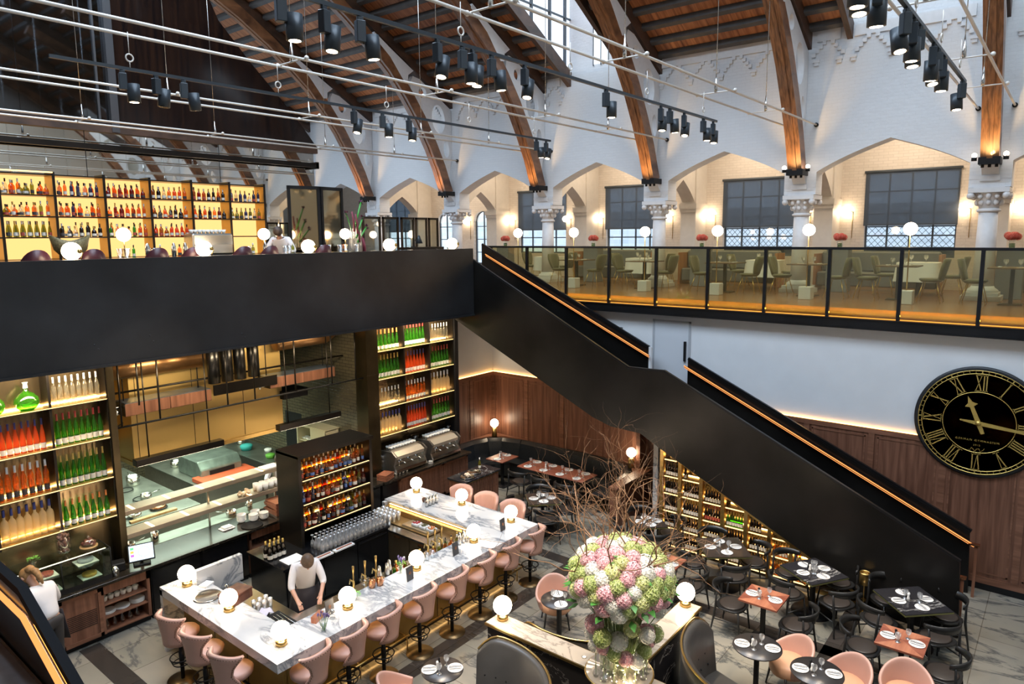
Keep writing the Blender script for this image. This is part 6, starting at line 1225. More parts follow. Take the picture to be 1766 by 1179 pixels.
for x, y, f, lb in ((9.52, 2.72, (9.1, 3.03), 'blush tub chair at the round table beside the curved booth'), (9.50, 1.98, (9.02, 2.22), 'blush tub chair at the round table cut by the bottom edge'), (9.78, 1.30, (9.2, 1.2), 'blush tub chair seen from behind near the stair-foot red table'), (8.86, 6.28, (8.44, 5.91), 'blush tub chair facing the flowers between the bar and the partition'), (5.62, 6.45, (6.03, 6.10), 'blush tub chair beside the bar stools, lower middle of the view')):
    TC((x, y, 0), math.atan2(f[1]-y, f[0]-x)-PI/2, lb)
# long banquette table and small one
for (x0, x1, y0, y1, tn, n) in ((13.05, 13.72, 8.50, 10.42, 'long banquette table', 4), (13.02, 13.68, 10.86, 11.42, 'small banquette table', 1)):
    t = thing('banquette_table', '%s red wooden table along the black banquette' % ('long', 'small')[n == 1], 'table', (0, 0, 0)); g = MB(); g.box((x0, y0, 0.715), (x1, y1, 0.74)); g.build('top', REDW, t, bevel=0.004)
    for k in range(2 if n > 1 else 1):
        yy = (y0+y1)/2 if n == 1 else y0+(y1-y0)*(0.25+0.5*k); g = MB(); g.tube([((x0+x1)/2, yy, 0.02), ((x0+x1)/2, yy, 0.715)], 0.045, 4); g.build('pedestal', BLACK, t); g = MB(); g.box(((x0+x1)/2-0.2, yy-0.2, 0), ((x0+x1)/2+0.2, yy+0.2, 0.02)); g.build('foot', BLACK, t)
    for k in range(n):
        yy = y0+(y1-y0)*(k+0.5)/n; setting((x0+x1)/2, yy, 0.74, [0, 180], tn+(', setting %s from the corner' % ('four', 'three', 'two', 'one')[k] if n > 1 else ''), 0.2, 2, k == 2 or n == 1)
for i, y in enumerate((8.75, 9.45, 10.15)): DC((12.86, y, 0), -PI/2, 'black dining chair at the long banquette table, %s from the stair' % ORD[i])
DC((12.25, 11.25, 0), 0.4, 'black dining chair beside the service console')
# ---- tufted banquette along the corner
BQ = [(12.76, 12.30), (13.45, 12.30), (13.95, 12.16), (14.22, 11.85), (14.36, 11.3), (14.40, 10.3), (14.40, 9.2), (14.36, 8.5), (14.15, 8.0), (13.75, 7.78), (13.2, 7.72)]
t = thing('banquette', 'long black tufted leather banquette curving round the walnut corner', 'banquette', (0, 0, 0))
def offs(P, d):
    out = []
    for i, p in enumerate(P):
        a = Vector(P[max(0, i-1)]); b = Vector(P[min(len(P)-1, i+1)]); n = (b-a).normalized(); out.append((p[0]-n[1]*d, p[1]+n[0]*d))
    return out
def dens(P, n):
    out = []
    for i in range(len(P)-1):
        for k in range(n): out.append((P[i][0]+(P[i+1][0]-P[i][0])*k/n, P[i][1]+(P[i+1][1]-P[i][1])*k/n))
    return out+[P[-1]]
BQ = dens(BQ, 3)
A = [offs(BQ, d) for d in (0.14, 0.0, -0.10, -0.16, -0.60, -0.62)]
rows = [[(p[0], p[1], z) for p, z in zip([A[0][i], A[0][i], A[1][i], A[2][i], A[3][i]], (0.42, 0.90, 0.93, 0.86, 0.46))] for i in range(len(BQ))]
g = MB(); g.grid(rows, 0, False); bk = g.build('backrest', DKLEA, t)
rows = [[(p[0], p[1], z) for p, z in zip([A[2][i], A[4][i], A[5][i], A[5][i]], (0.46, 0.47, 0.40, 0.10))] for i in range(len(BQ))]
g = MB(); g.grid(rows, 0, False); g.build('seat', DKLEA, t)
g = MB()
for i in range(1, len(BQ)-1):
    for r, z in ((0.105, 0.80), (0.125, 0.68), (0.145, 0.57)):
        P = offs(BQ, -r)[i]; g.sphere((P[0], P[1], z), 0.014, 6)
g.build('tufting_buttons', BLACK, bk)
g = MB()
for i in (6, 12, 18, 24): 
    g.tube([(*A[1][i], 0.935), (*A[2][i], 0.87), (*A[3][i], 0.47)], 0.012, 6)
g.build('seam_piping', DKLEA, bk)
t = thing('walnut_ledge', 'walnut ledge in the corner above the banquette, carrying a globe lamp', 'ledge'); g = MB(); g.prism([(12.74, 12.46), (12.74, 12.42), (13.5, 12.42), (14.1, 12.25), (14.40, 11.9), (14.50, 11.2), (14.52, 11.2), (14.52, 12.42)], 'Z', 0.88, 0.92); g.build('board', WALNUTH, t)
t = thing('walnut_end_wall', 'low walnut wall with wooden top closing the end of the banquette', 'low wall'); g = MB(); g.box((12.75, 7.42, 0), (14.50, 7.58, 0.90)); g.build('panel', WALNUT, t); g = MB(); g.prism([(12.72, 7.38), (14.52, 7.38), (14.52, 8.3), (14.3, 7.95), (13.9, 7.66), (12.72, 7.60)], 'Z', 0.90, 0.94); g.build('top', WALNUTH, t)
for x, y, wh in ((14.20, 12.12, 'on the walnut ledge in the banquette corner'), (14.17, 7.85, 'on the low walnut wall before the wine shelves')):
    globe_lamp('glowing globe lamp on a thin stem %s' % wh, (x, y, 0.93), None, 0.115, 'drum', 'globe_lamp', 0, 0.24)
# ---- marble pillar and wine shelving under the stair
g = MB(); g.box((12.9, 6.42, 0), (13.1, 6.62, 2.55)); struct('pillar_marble', g, WHMARB)
g = MB(); g.box((12.6, 6.30, 0), (12.75, 6.36, 2.3)); struct('trim_12', g, BLACK)
t = thing('wine_shelving', 'brass wine shelving with lit shelves filling the triangle under the stair', 'shelving', (0, 0, 0))
WY = [6.26, 5.86, 5.41, 4.96, 4.50, 4.05, 3.65, 3.25]
def wtop(y): return 0.14+(y-2.12)*(2.15-0.14)/(6.3-2.12)-0.05
g = MB(); g.prism([(2.35, 0.02), (6.28, 0.02), (6.28, wtop(6.28)), (2.35, wtop(2.35))], 'X', 12.98, 13.0); g.build('back_panel', BRB, t)
for y in WY: g = MB(); g.box((12.56, y-0.035, 0), (12.66, y+0.035, wtop(y))); g.build('upright', BRASS, t)
g = MB(); g.tube([(12.58, 6.32, wtop(6.32)+0.02), (12.58, 2.35, 0.12)], 0.035, 4); g.box((12.56, 2.3, 0), (12.62, 3.3, 0.06)); g.build('sloping_rail', BRASS, t)
WZ = [0.08, 0.45, 0.80, 1.17, 1.53, 1.88]
WBK = [bottle_kind('bordeaux', 'dark', c, l, 0.31, 8, False, nm='wine_bottle') for c, l in (('black', LABW), ('gold', LABW), ('red', LABR))]+[bottle_kind('champagne', 'green', 'gold', LABW, 0.28, 8, False, nm='wine_bottle'), bottle_kind('bordeaux', 'amber', 'gold', LABW, 0.28, 8, False, nm='wine_bottle')]
for b in range(len(WY)-1):
    ya, yb = WY[b]-0.05, WY[b+1]+0.05
    for r, z in enumerate(WZ):
        if z > wtop(ya)-0.12: continue
        yb2 = yb
        while wtop(yb2) < z+0.05: yb2 += 0.02
        g = MB(); g.box((12.6, yb2, z-0.02), (12.95, ya, z)); sh = g.build('shelf', BRASSD, t); g = MB(); g.box((12.585, yb2, z-0.012), (12.60, ya, z+0.006)); g.build('front_light_strip', LEDW, sh); g = MB(); g.box((12.86, yb2, z), (12.88, ya, z+0.015)); g.build('rear_light_strip', LEDS, sh)
        n = int((ya-yb2)/0.055)
        for k in range(n):
            y = ya-0.03-k*0.055
            if wtop(y) < z+0.30: continue
            kk = WBK[4] if (b >= 5) else WBK[3] if (b == 3 and r == 2) else WBK[2] if b == 2 and r == 2 else WBK[(b+r) % 2]
            kk((12.66, y, z+0.001), 0, 'wine bottle %s along, %s shelf up, %s bay of the wine shelving' % (ORD[k], ORD[r], ORD[b]), 'wine bottles under the stair', (0.68, 0.68, 1))
t = thing('brass_lamp', 'small brass lamp with a drum shade on a stem by the stair foot', 'lamp', (12.30, 2.36, 0)); 
g = MB(); g.lathe([(0, 0), (0.11, 0), (0.11, 0.02), (0.02, 0.05), (0.01, 0.06)], seg=20); g.build('base', BRASS, t); g = MB(); g.cyl((0, 0, 0.05), 0.01, 0.55, 8); g.build('stem', BRASS, t)
g = MB(); g.lathe([(0.085, 0.55), (0.085, 0.74), (0.08, 0.76), (0.075, 0.74), (0.075, 0.55)], seg=20); g.cyl((0, 0, 0.6), 0.05, 0.14, 12); g.build('shade', BRASS, t)
# ---- big wall clock
t = thing('wall_clock', 'huge round black and gold roman numeral clock on the side wall', 'clock', (XW-0.06, 1.13, 3.06)); RC = 1.0
Mc = Matrix(((0, 0, -1, 0), (-1, 0, 0, 0), (0, 1, 0, 0), (0, 0, 0, 1)))    # local x->-Y, y->Z, z->-X
g = MB(); g.lathe([(0, -0.04), (RC*0.99, -0.04), (RC, -0.02), (RC, 0.01), (RC*0.96, 0.02), (0, 0.02)], seg=96, M=Mc); g.build('dial', mat('clock_face', (0.012, 0.014, 0.017), 0.45), t)
GOLD = mat('clock_gold', (0.72, 0.52, 0.15), 0.35, 0.75)
def ring(r, w_, z=0.021, h=0.012): g.lathe([(r-w_/2, z), (r+w_/2, z), (r+w_/2, z+h), (r-w_/2, z+h), (r-w_/2, z)], seg=96, M=Mc)
g = MB(); ring(0.93, 0.012); ring(0.875, 0.012); ring(0.545, 0.012)
for k in range(60):
    a = 2*PI*k/60; g.box((0.875, -0.004 if k % 5 else -0.010, 0.021), (0.93, 0.004 if k % 5 else 0.010, 0.031), 0, Mc @ Matrix.Rotation(a, 4, 'Z'))
g.build('minute_track', GOLD, t)
NUM = ['XII', 'I', 'II', 'III', 'IIII', 'V', 'VI', 'VII', 'VIII', 'IX', 'X', 'XI']
def stroke(x0, y0, x1, y1, w_, M_):
    d = Vector((x1-x0, y1-y0)).normalized(); n = Vector((-d[1], d[0]))*w_/2
    g.prism([(x0+n[0], y0+n[1]), (x1+n[0], y1+n[1]), (x1-n[0], y1-n[1]), (x0-n[0], y0-n[1])], 'Z', 0.021, 0.033, 0, M_)
for k, s in enumerate(NUM):
    wd = {'I': 0.042, 'V': 0.10, 'X': 0.11}; tot = sum(wd[c] for c in s); x = -tot/2; M_ = Mc @ Matrix.Rotation(-2*PI*k/12, 4, 'Z'); g = MB()
    for c in s:
        m = x+wd[c]/2; y0, y1 = 0.565, 0.855
        if c == 'I': stroke(m, y0, m, y1, 0.018, M_)
        elif c == 'V': stroke(m-0.038, y1, m, y0, 0.018, M_); stroke(m+0.038, y1, m, y0, 0.009, M_)
        else: stroke(m-0.042, y1, m+0.042, y0, 0.018, M_); stroke(m+0.042, y1, m-0.042, y0, 0.009, M_)
        x += wd[c]
    stroke(-tot/2, 0.57, tot/2, 0.57, 0.010, M_); stroke(-tot/2, 0.85, tot/2, 0.85, 0.010, M_)
    g.build('numeral', GOLD, t)
def hand(ang, pts, nm, z):
    g = MB(); g.prism([(a, b) for a, b in pts], 'Z', z, z+0.018, 0, Mc @ Matrix.Rotation(-ang, 4, 'Z')); g.build(nm, GOLD, t)
hand(math.radians(-22), [(-0.03, -0.2), (0.03, -0.2), (0.038, 0.0), (0.03, 0.30), (0.10, 0.33), (0.035, 0.38), (0.0, 0.50), (-0.035, 0.38), (-0.10, 0.33), (-0.03, 0.30), (-0.038, 0.0)], 'hour_hand', 0.04)
hand(math.radians(96), [(-0.012, -0.28), (0.012, -0.28), (0.035, 0.0), (0.02, 0.80), (-0.02, 0.80), (-0.035, 0.0)], 'minute_hand', 0.06)
g = MB(); g.cyl((0, 0, 0.03), 0.04, 0.06, 20, M=Mc); g.build('hand_boss', GOLD, t)
for txt, z, sz in (('GERMAN GYMNASIUM', -0.34, 0.05), ('2015', -0.42, 0.04)):
    cu = bpy.data.curves.new('lettering', 'FONT'); cu.body = txt; cu.size = sz; cu.align_x = 'CENTER'; cu.extrude = 0.002; cu.space_character = 1.4; cu.materials.append(GOLD)
    o = bpy.data.objects.new('tmp', cu); COL.objects.link(o); bpy.context.view_layer.update(); me = bpy.data.meshes.new_from_object(o.evaluated_get(bpy.context.evaluated_depsgraph_get())); bpy.data.objects.remove(o); o = bpy.data.objects.new('lettering', me); COL.objects.link(o); o.matrix_world = Mc @ Matrix.Translation((0, z, 0.024)); o.parent = t
g = MB(); g.tube([Mc @ Vector((x_, -0.49+0.025*math.sin(x_*70)+0.01*math.cos(x_*160), 0.026)) for x_ in [-0.12+0.24*k/60 for k in range(61)]], 0.004, 4); g.build('signature', GOLD, t)
# ---- cross-shaped booth partition in the middle, marble tops with brass rims
t = thing('booth_partition', 'cross-shaped booth partition with marble tops and brass rims under the flowers', 'partition', (0, 0, 0)); CX, CY_ = 6.86, 3.92; ZP = 1.16
arms = [((6.69, 4.15), (7.02, 5.93)), ((7.1, 3.76), (8.90, 4.08)), ((6.69, 2.0), (7.02, 3.7)), ((5.2, 3.76), (6.6, 4.08))]
for a, b in arms:
    g = MB(); g.box((a[0]+0.03, a[1]+0.03, 0), (b[0]-0.03, b[1]-0.03, ZP-0.04)); g.build('panel', BKMARB, t)
    g = MB(); g.box((a[0], a[1], ZP-0.04), (b[0], b[1], ZP-0.028)); g.box((a[0], a[1], ZP-0.028), (b[0], b[1], ZP-0.005)); g.build('brass_rim', BRASS, t)
    g = MB(); g.box((a[0]+0.012, a[1]+0.012, ZP-0.005), (b[0]-0.012, b[1]-0.012, ZP)); g.build('marble_top', marble('beige_marble', (0.42, 0.37, 0.31), (0.22, 0.19, 0.16), 1.8, 0.12, 0.03, base2=(0.34, 0.30, 0.25)), t)
g = MB(); g.cyl((CX, CY_, 0), 0.24, ZP, 32); g.build('centre_drum', STEELW, t); g = MB(); g.cyl((CX, CY_, ZP), 0.40, 0.03, 48); g.build('round_marble_top', marble('beige_marble', (0, 0, 0), (0, 0, 0)), t); g = MB(); g.tube([(CX+0.405*math.cos(a*PI/24), CY_+0.405*math.sin(a*PI/24), ZP+0.012) for a in range(48)], 0.014, 6, closed=True); g.build('round_rim', BRASS, t)
for x, y in ((6.86, 4.42), (7.5, 3.92), (6.86, 3.3)): g = MB(); g.cyl((x, y, ZP), 0.03, 0.004, 14); g.cyl((x, y, ZP+0.004), 0.02, 0.002, 12, 1); g.build('recessed_spot', [BLACK, LEDC], t)
globe_lamp('glowing globe lamp on the partition arm nearest the bar stools', (6.90, 5.78, ZP), 'globe lamps on the partition', 0.13)
globe_lamp('glowing globe lamp on the partition arm pointing at the dining chairs', (8.78, 3.96, ZP), 'globe lamps on the partition', 0.13)
def booth(cx, cy, r, a0, a1, lb, zt=1.12):
    t = thing('curved_booth', lb, 'booth sofa', (0, 0, 0)); N = 22; bk = []; st_ = []; rim = []
    for k in range(N+1):
        a = math.radians(a0+(a1-a0)*k/N); c, s = math.cos(a), math.sin(a); e = min(k, N-k)/N; zz = zt-0.22*max(0, 1-e*6)**2
        f = lambda rr: (cx+c*rr, cy+s*rr)
        bk.append([(*f(r+0.02), 0.05), (*f(r+0.02), zz), (*f(r-0.03), zz+0.015), (*f(r-0.08), zz-0.03), (*f(r-0.16), 0.46)])
        st_.append([(*f(r-0.14), 0.46), (*f(r-0.60), 0.48), (*f(r-0.64), 0.42), (*f(r-0.62), 0.06)]); rim.append((*f(r+0.015), zz+0.02))
    g = MB(); g.grid(bk, 0, True); b = g.build('backrest', GYLEA, t); g = MB(); g.grid(st_, 0, False); g.build('seat', GYLEA, t); g = MB(); g.tube(rim, 0.016, 6); g.build('brass_rim', BRASS, t)
    g = MB()
    for q, z in enumerate((0.95, 0.78, 0.62)):
        for k in range(2, N-1, 2):
            a = math.radians(a0+(a1-a0)*(k+0.5*(q % 2))/N); rr = r-0.09-0.03*q; g.sphere((cx+math.cos(a)*rr, cy+math.sin(a)*rr, z), 0.014, 6)
    g.build('tufting_buttons', BLACK, b)
booth(5.35, 5.20, 1.08, -75, 28, 'curved charcoal tufted booth beside the near bar stools', 1.24)
booth(8.28, 2.42, 1.22, 70, 175, 'curved charcoal booth beside the round tables and tub chairs', 1.24)
booth(8.35, 5.25, 1.12, 150, 245, 'curved charcoal booth behind the flowers, brass rim toward the bar', 1.0)
# ================================================================ FLOWERS
def hydrangea_mesh(nm, ms, r=0.10, seed=0):
    g = MB(); rn = random.Random(seed); n = 95; 
    g.sphere((0, 0, 0), r*0.80, 10, 0)
    for i in range(n):
        z = 1-2*(i+0.5)/n; q = math.sqrt(1-z*z); a = i*2.39996; d = Vector((q*math.cos(a), q*math.sin(a), z)); c = d*r*(0.93+0.12*rn.random())
        x = d.cross(Vector((0.3, 0.2, 1))).normalized(); y = d.cross(x); s = r*0.23; ro = rn.random()*1.5
        for k in range(4):
            t_ = ro+k*PI/2; e = x*math.cos(t_)+y*math.sin(t_); f = x*math.cos(t_+0.6)+y*math.sin(t_+0.6); h = x*math.cos(t_-0.6)+y*math.sin(t_-0.6)
            g.add([c, c+f*s*0.8+d*s*0.15, c+e*s*1.15+d*s*0.05, c+h*s*0.8+d*s*0.15], [(0, 1, 2, 3)], rn.randint(0, 1))
    return g.build(nm, ms, fix=False)
HC = {'pink': [mat('pink_petal', (0.74, 0.36, 0.40), 0.6), mat('pink_petal_2', (0.82, 0.52, 0.54), 0.6)], 'green': [mat('green_petal', (0.34, 0.42, 0.12), 0.6), mat('green_petal_2', (0.48, 0.54, 0.22), 0.6)],
      'white': [mat('white_petal', (0.86, 0.82, 0.74), 0.6), mat('white_petal_2', (0.80, 0.80, 0.70), 0.6)], 'lime': [mat('lime_petal', (0.52, 0.56, 0.20), 0.6), mat('lime_petal_2', (0.62, 0.64, 0.32), 0.6)]}
LEAF = mat('hydrangea_leaf', (0.06, 0.22, 0.04), 0.4)
HP = {k: hydrangea_mesh('hydrangea', v, 0.115, i) for i, (k, v) in enumerate(HC.items())}
HK = {k: Kind(tag(o, 'x', 'flower')) for k, o in HP.items()}
fx, fy, fz = CX+0.05, CY_+0.02, ZP+0.03
rn = random.Random(5)
# heads over a dome
toC = Vector((-fx, -fy, 6.4-2.4)).normalized()
heads = []; cnt = {}
seq = ['pink', 'green', 'lime', 'pink', 'white', 'green', 'lime', 'pink', 'green', 'white']
n = 104
for i in range(n):
    z = 1-1.45*(i+0.5)/n; q = math.sqrt(max(0, 1-z*z)); a = i*2.39996
    x = fx+0.55*q*math.cos(a); y = fy+0.55*q*math.sin(a); zz = fz+1.15+0.40*z
    c = rn.choice(seq) if z > -0.1 else rn.choice(['white', 'white', 'pink', 'white', 'green', 'pink'])
    if 0.2 < z < 0.9 and rn.random() < 0.12: c = rn.choice(['lime', 'green'])
    cnt[c] = cnt.get(c, 0)+1
    tier = 'crown' if z > 0.6 else 'upper flank' if z > 0.2 else 'lower flank' if z > -0.15 else 'hanging fringe'
    heads.append((x, y, zz, c, tier))
for i in range(11):
    a = math.radians(140+i*22); q = 0.34+0.13*(i % 3)/2; heads.append((fx+q*math.cos(a), fy+q*math.sin(a), fz+0.50+0.24*((i*5) % 7)/6, ['white', 'pink', 'green', 'white', 'lime'][i % 5], 'loose trailing blooms'))
cc = {}
for x, y, zz, c, tier in heads:
    k_ = (c, tier); cc[k_] = cc.get(k_, 0)+1; nn = cc[k_]
    HK[c]((x, y, zz), rn.random()*6, '%s hydrangea head in the %s of the big arrangement, %s from its top' % (c, tier, ORD[min(19, nn-1)]), 'hydrangeas in the big arrangement', 0.74+rn.random()*0.26)
g = MB()
for x, y, zz, c, tier in heads[::1]:
    g.tube([(x*0.96+fx*0.04, y*0.96+fy*0.04, zz-0.05), ((x+fx)/2, (y+fy)/2, zz-0.35), (fx+(x-fx)*0.25, fy+(y-fy)*0.25, fz+0.12)], 0.006, 4)
tag(g.build('flower_stems', mat('stem_light_green', (0.22, 0.30, 0.10), 0.5)), 'bundle of pale green stems inside the tall glass vases under the flowers', 'stems', kind='stuff')
g = MB()
for i in range(60):
    z = 1-1.5*rn.random(); q = math.sqrt(max(0, 1-z*z)); a = rn.random()*6.283; c = Vector((fx+0.56*q*math.cos(a), fy+0.56*q*math.sin(a), fz+1.08+0.5*z)); d = Vector((math.cos(a), math.sin(a), rn.uniform(-0.8, 0.2))).normalized(); e = Vector((-math.sin(a), math.cos(a), 0))
    L = 0.16; g.add([c, c+d*L*0.4+e*L*0.3, c+d*L, c+d*L*0.4-e*L*0.3], [(0, 1, 2, 3)], 0, True)
tag(g.build('hydrangea_leaves', LEAF, fix=False), 'dark green leaves tucked between the hydrangea heads', 'leaves', kind='stuff')
# tall vases
for i in range(9):
    a = 2*PI*i/8; rr = 0.19 if i < 8 else 0.0; h = (0.62, 0.74, 0.56, 0.70)[i % 4] if i < 8 else 0.8
    t = thing('tall_glass_vase', 'tall clear glass cylinder vase under the flowers, %s' % ('centre one' if i == 8 else ORD[i]+' round the ring'), 'vase', (fx+rr*math.cos(a), fy+rr*math.sin(a), fz), 0, 'tall vases under the flowers')
    g = MB(); g.lathe([(0.0, 0.004), (0.062, 0.004), (0.065, 0.02), (0.065, h)], seg=16); g.f = g.f[:-1]; g.m = g.m[:-1]; g.s = g.s[:-1]; g.build('glass', GLASSC, t); g = MB(); g.cyl((0, 0, 0.02), 0.058, h*0.7, 14); g.build('water', glass('vase_water', (0.86, 0.90, 0.80), 0.08), t)
# bud vases round the rim with single blooms
BV = MB(); BV.lathe([(0.0, 0.0), (0.03, 0.0), (0.05, 0.03), (0.045, 0.07), (0.015, 0.10), (0.012, 0.16), (0.016, 0.165)], seg=14)
bvo = thing('bud_vase', 'x', 'vase'); BV.build('glass', GLASSC, bvo); g = MB(); g.tube([(0, 0, 0.02), (0.01, 0, 0.3)], 0.004, 5); g.build('stem', mat('stem_light_green', (0, 0, 0)), bvo); BVK = Kind(bvo)
for i, (a, c, h) in enumerate(((200, 'green', 0.40), (222, 'pink', 0.34), (245, 'white', 0.28), (268, 'green', 0.36), (290, 'pink', 0.42), (312, 'white', 0.46), (335, 'white', 0.30), (178, 'pink', 0.44), (155, 'white', 0.40))):
    # angles measured round the disc, all on the viewer's side
    a = math.radians(a-0); x, y = fx-0.02+0.33*math.cos(a), fy+0.33*math.sin(a)
    BVK((x, y, fz), a, 'small round bud vase on the marble disc, %s along its rim' % ORD[i], 'bud vases on the marble disc')
    HK[c]((x+0.01*math.cos(a), y+0.01*math.sin(a), fz+h), 0, 'single %s hydrangea head in the %s bud vase' % (c, ORD[i]), 'single blooms in bud vases', 0.75)
# twisted branches
g = MB(); rb = random.Random(3)
def branch(p, d, L, r, depth):
    pts = [p]; rad = [r]; n = 7
    for k in range(n):
        d = (d+Vector((rb.uniform(-1, 1), rb.uniform(-1, 1), rb.uniform(-0.6, 0.8)))*0.55).normalized(); p = p+d*L/n; pts.append(p); rad.append(r*(1-0.75*(k+1)/n))
        if depth > 0 and k > 0 and rb.random() < 0.75: branch(p, (d+Vector((rb.uniform(-1, 1), rb.uniform(-1, 1), rb.uniform(-0.5, 0.7)))*1.1).normalized(), L*0.55, rad[-1]*0.75, depth-1)
    g.tube(pts, rad, 5)
for i in range(15):
    a = rb.random()*6.283; branch(Vector((fx+0.1*math.cos(a), fy+0.1*math.sin(a), fz+0.9)), Vector((0.55*math.cos(a), 0.55*math.sin(a), 1.0)).normalized(), 1.6, 0.014, 2)
tag(g.build('twisted_branches', mat('willow_bark', (0.22, 0.12, 0.06), 0.6)), 'tangle of bare twisted willow branches rising behind the hydrangeas', 'branches', kind='stuff')
# ================================================================ GALLERY DINING
GRN = mat('olive_velvet', (0.14, 0.13, 0.07), 0.7, sheen=0.3)
def beetle():
    t = thing('shell_chair', None, 'chair', (0, 0, 0), 0, 'olive shell chairs on the right gallery')
    rows = []
    for q in range(8):
        v = q/7; wv = 0.15+0.11*math.sin(min(1, v*1.15)*PI*0.62)**1.0*(1 if v < 0.8 else (1-(v-0.8)*1.6)); rows.append([(wv*u, -0.22-0.10*v+0.07*u*u, 0.48+v*0.42) for u in (-1, -0.7, -0.35, 0, 0.35, 0.7, 1)])
    g = MB(); g.grid(rows); g.build('backrest', GRN, t, thick=0.045)
    g = MB(); g.lathe([(0, 0.40), (0.19, 0.41), (0.25, 0.46), (0.24, 0.485), (0, 0.475)], seg=20, sx=1.0, sy=0.92); g.build('seat', GRN, t)
    for sx in (-1, 1):
        for sy in (-1, 1): g = MB(); g.tube([(sx*0.13, sy*0.12, 0.42), (sx*0.23, sy*0.22, 0)], 0.010, 6); g.build('leg', BRASS, t)
    return t
BC = Kind(beetle())
gt = [(11.30, 'gallery table %s' % 'first past the stair head'), (9.10, ''), (6.85, ''), (4.84, ''), (2.98, ''), (0.97, '')]
for i, (y, _) in enumerate(gt):
    nmt = 'gallery table %s from the stair head' % ORD[i]
    t = thing('gallery_table', 'dark square table without cloth near the glass, %s from the stair head' % ORD[i], 'table', (17.0, y, ZM)); g = MB(); g.box((-0.36, -0.4, 0.72), (0.36, 0.4, 0.745)); g.build('top', wood('gallery_table_top', (0.10, 0.06, 0.03), (0.2, 0.12, 0.07)), t); g = MB(); g.tube([(0, 0, 0.0), (0, 0, 0.72)], 0.05, 4); g.box((-0.2, -0.2, 0), (0.2, 0.2, 0.02)); g.build('pedestal', BLACK, t)
    for k, s in enumerate((-1, 1)):
        BC((17.0+0.03*k, y+s*0.62, ZM), 0 if s < 0 else PI, 'olive shell chair with brass legs, %s side of %s' % (('clock', 'far')[k], nmt))
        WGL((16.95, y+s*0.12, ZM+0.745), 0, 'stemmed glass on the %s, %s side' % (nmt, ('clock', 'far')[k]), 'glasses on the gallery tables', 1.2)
        NAP((17.05, y+s*0.22, ZM+0.745), 0, 'rolled napkin on the %s, %s side' % (nmt, ('clock', 'far')[k]), 'napkins on the gallery tables', 1.2)
    if i > 3: continue
    y = (13.4, 10.0, 6.4, 2.85)[i]+0.5
    t = thing('cloth_table', 'table under a white cloth by the banquette, %s from the stair head' % ORD[i], 'table', (18.6, y-0.5, ZM)); P = []
    g = MB(); rows = []
    for q in range(5):
        zq = 0.76-0.44*q/4; rows.append([((0.37+0.07*(q/4)*abs(math.sin(k*PI/4)))*math.copysign(min(1, abs(math.cos(k*PI/16)*1.35)), math.cos(k*PI/16)), (0.42+0.07*(q/4)*abs(math.sin(k*PI/4)))*math.copysign(min(1, abs(math.sin(k*PI/16)*1.35)), math.sin(k*PI/16)), zq) for k in range(32)])
    g.grid(rows, 0, True, True); g.add(rows[0], [tuple(range(32))]); g.build('tablecloth', LINEN, t); g = MB(); g.tube([(0, 0, 0), (0, 0, 0.74)], 0.05, 6); g.build('pedestal', BLACK, t)
    for k, s in enumerate((-1, 1)):
        BC((18.55, y-0.5+s*0.68, ZM), 0 if s < 0 else PI, 'olive shell chair at cloth table, %s from the stair head, %s side' % (ORD[i], ('clock', 'far')[k]))
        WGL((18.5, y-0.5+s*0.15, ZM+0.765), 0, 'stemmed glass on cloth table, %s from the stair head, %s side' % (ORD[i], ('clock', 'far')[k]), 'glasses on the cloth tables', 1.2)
BQG = mat('grey_banquette', (0.20, 0.20, 0.21), 0.6); ORW = wood('orange_end_panel', (0.36, 0.15, 0.06), (0.50, 0.23, 0.10), stretch=(5, 5, 0.5), scale=2)
for i, y in enumerate((12.0, 8.3, 4.5, 0.6)):
    t = thing('gallery_banquette', 'grey upholstered banquette below the windows, %s from the stair head' % ORD[i], 'banquette', (19.4, y-0.6, ZM)); g = MB(); g.box((-0.25, -1.35, 0.1), (0.25, 1.35, 0.46)); g.build('seat', BQG, t, bevel=0.03); g = MB(); g.box((0.15, -1.35, 0.46), (0.35, 1.35, 0.98)); g.build('backrest', BQG, t, bevel=0.04)
    for s in (-1, 1): g = MB(); g.box((-0.3, s*1.4-0.03, 0), (0.35, s*1.4+0.03, 0.92)); g.build('end_panel', ORW, t)
for i, y in enumerate((12.75, 10.80, 8.62, 6.70, 4.62, 2.66)):
    t = thing('gallery_floor_lamp', 'slim brass floor lamp with glowing globe and white cube base, %s from the stair head' % ORD[i], 'floor lamp', (16.1, y, ZM))
    g = MB(); g.box((-0.13, -0.13, 0), (0.13, 0.13, 0.28)); g.build('base', WIRON, t, bevel=0.01); g = MB(); g.cyl((0, 0, 0.28), 0.012, 1.25, 8); g.build('pole', BRASS, t); g = MB(); g.sphere((0.0, 0.0, 1.52), 0.13, 20); g.build('globe', GLOBE, t)
RED = [mat('coral_petal', (0.60, 0.08, 0.05), 0.6), mat('coral_petal_2', (0.75, 0.20, 0.14), 0.6)]
hr = hydrangea_mesh('red_bloom', RED, 0.10, 9)
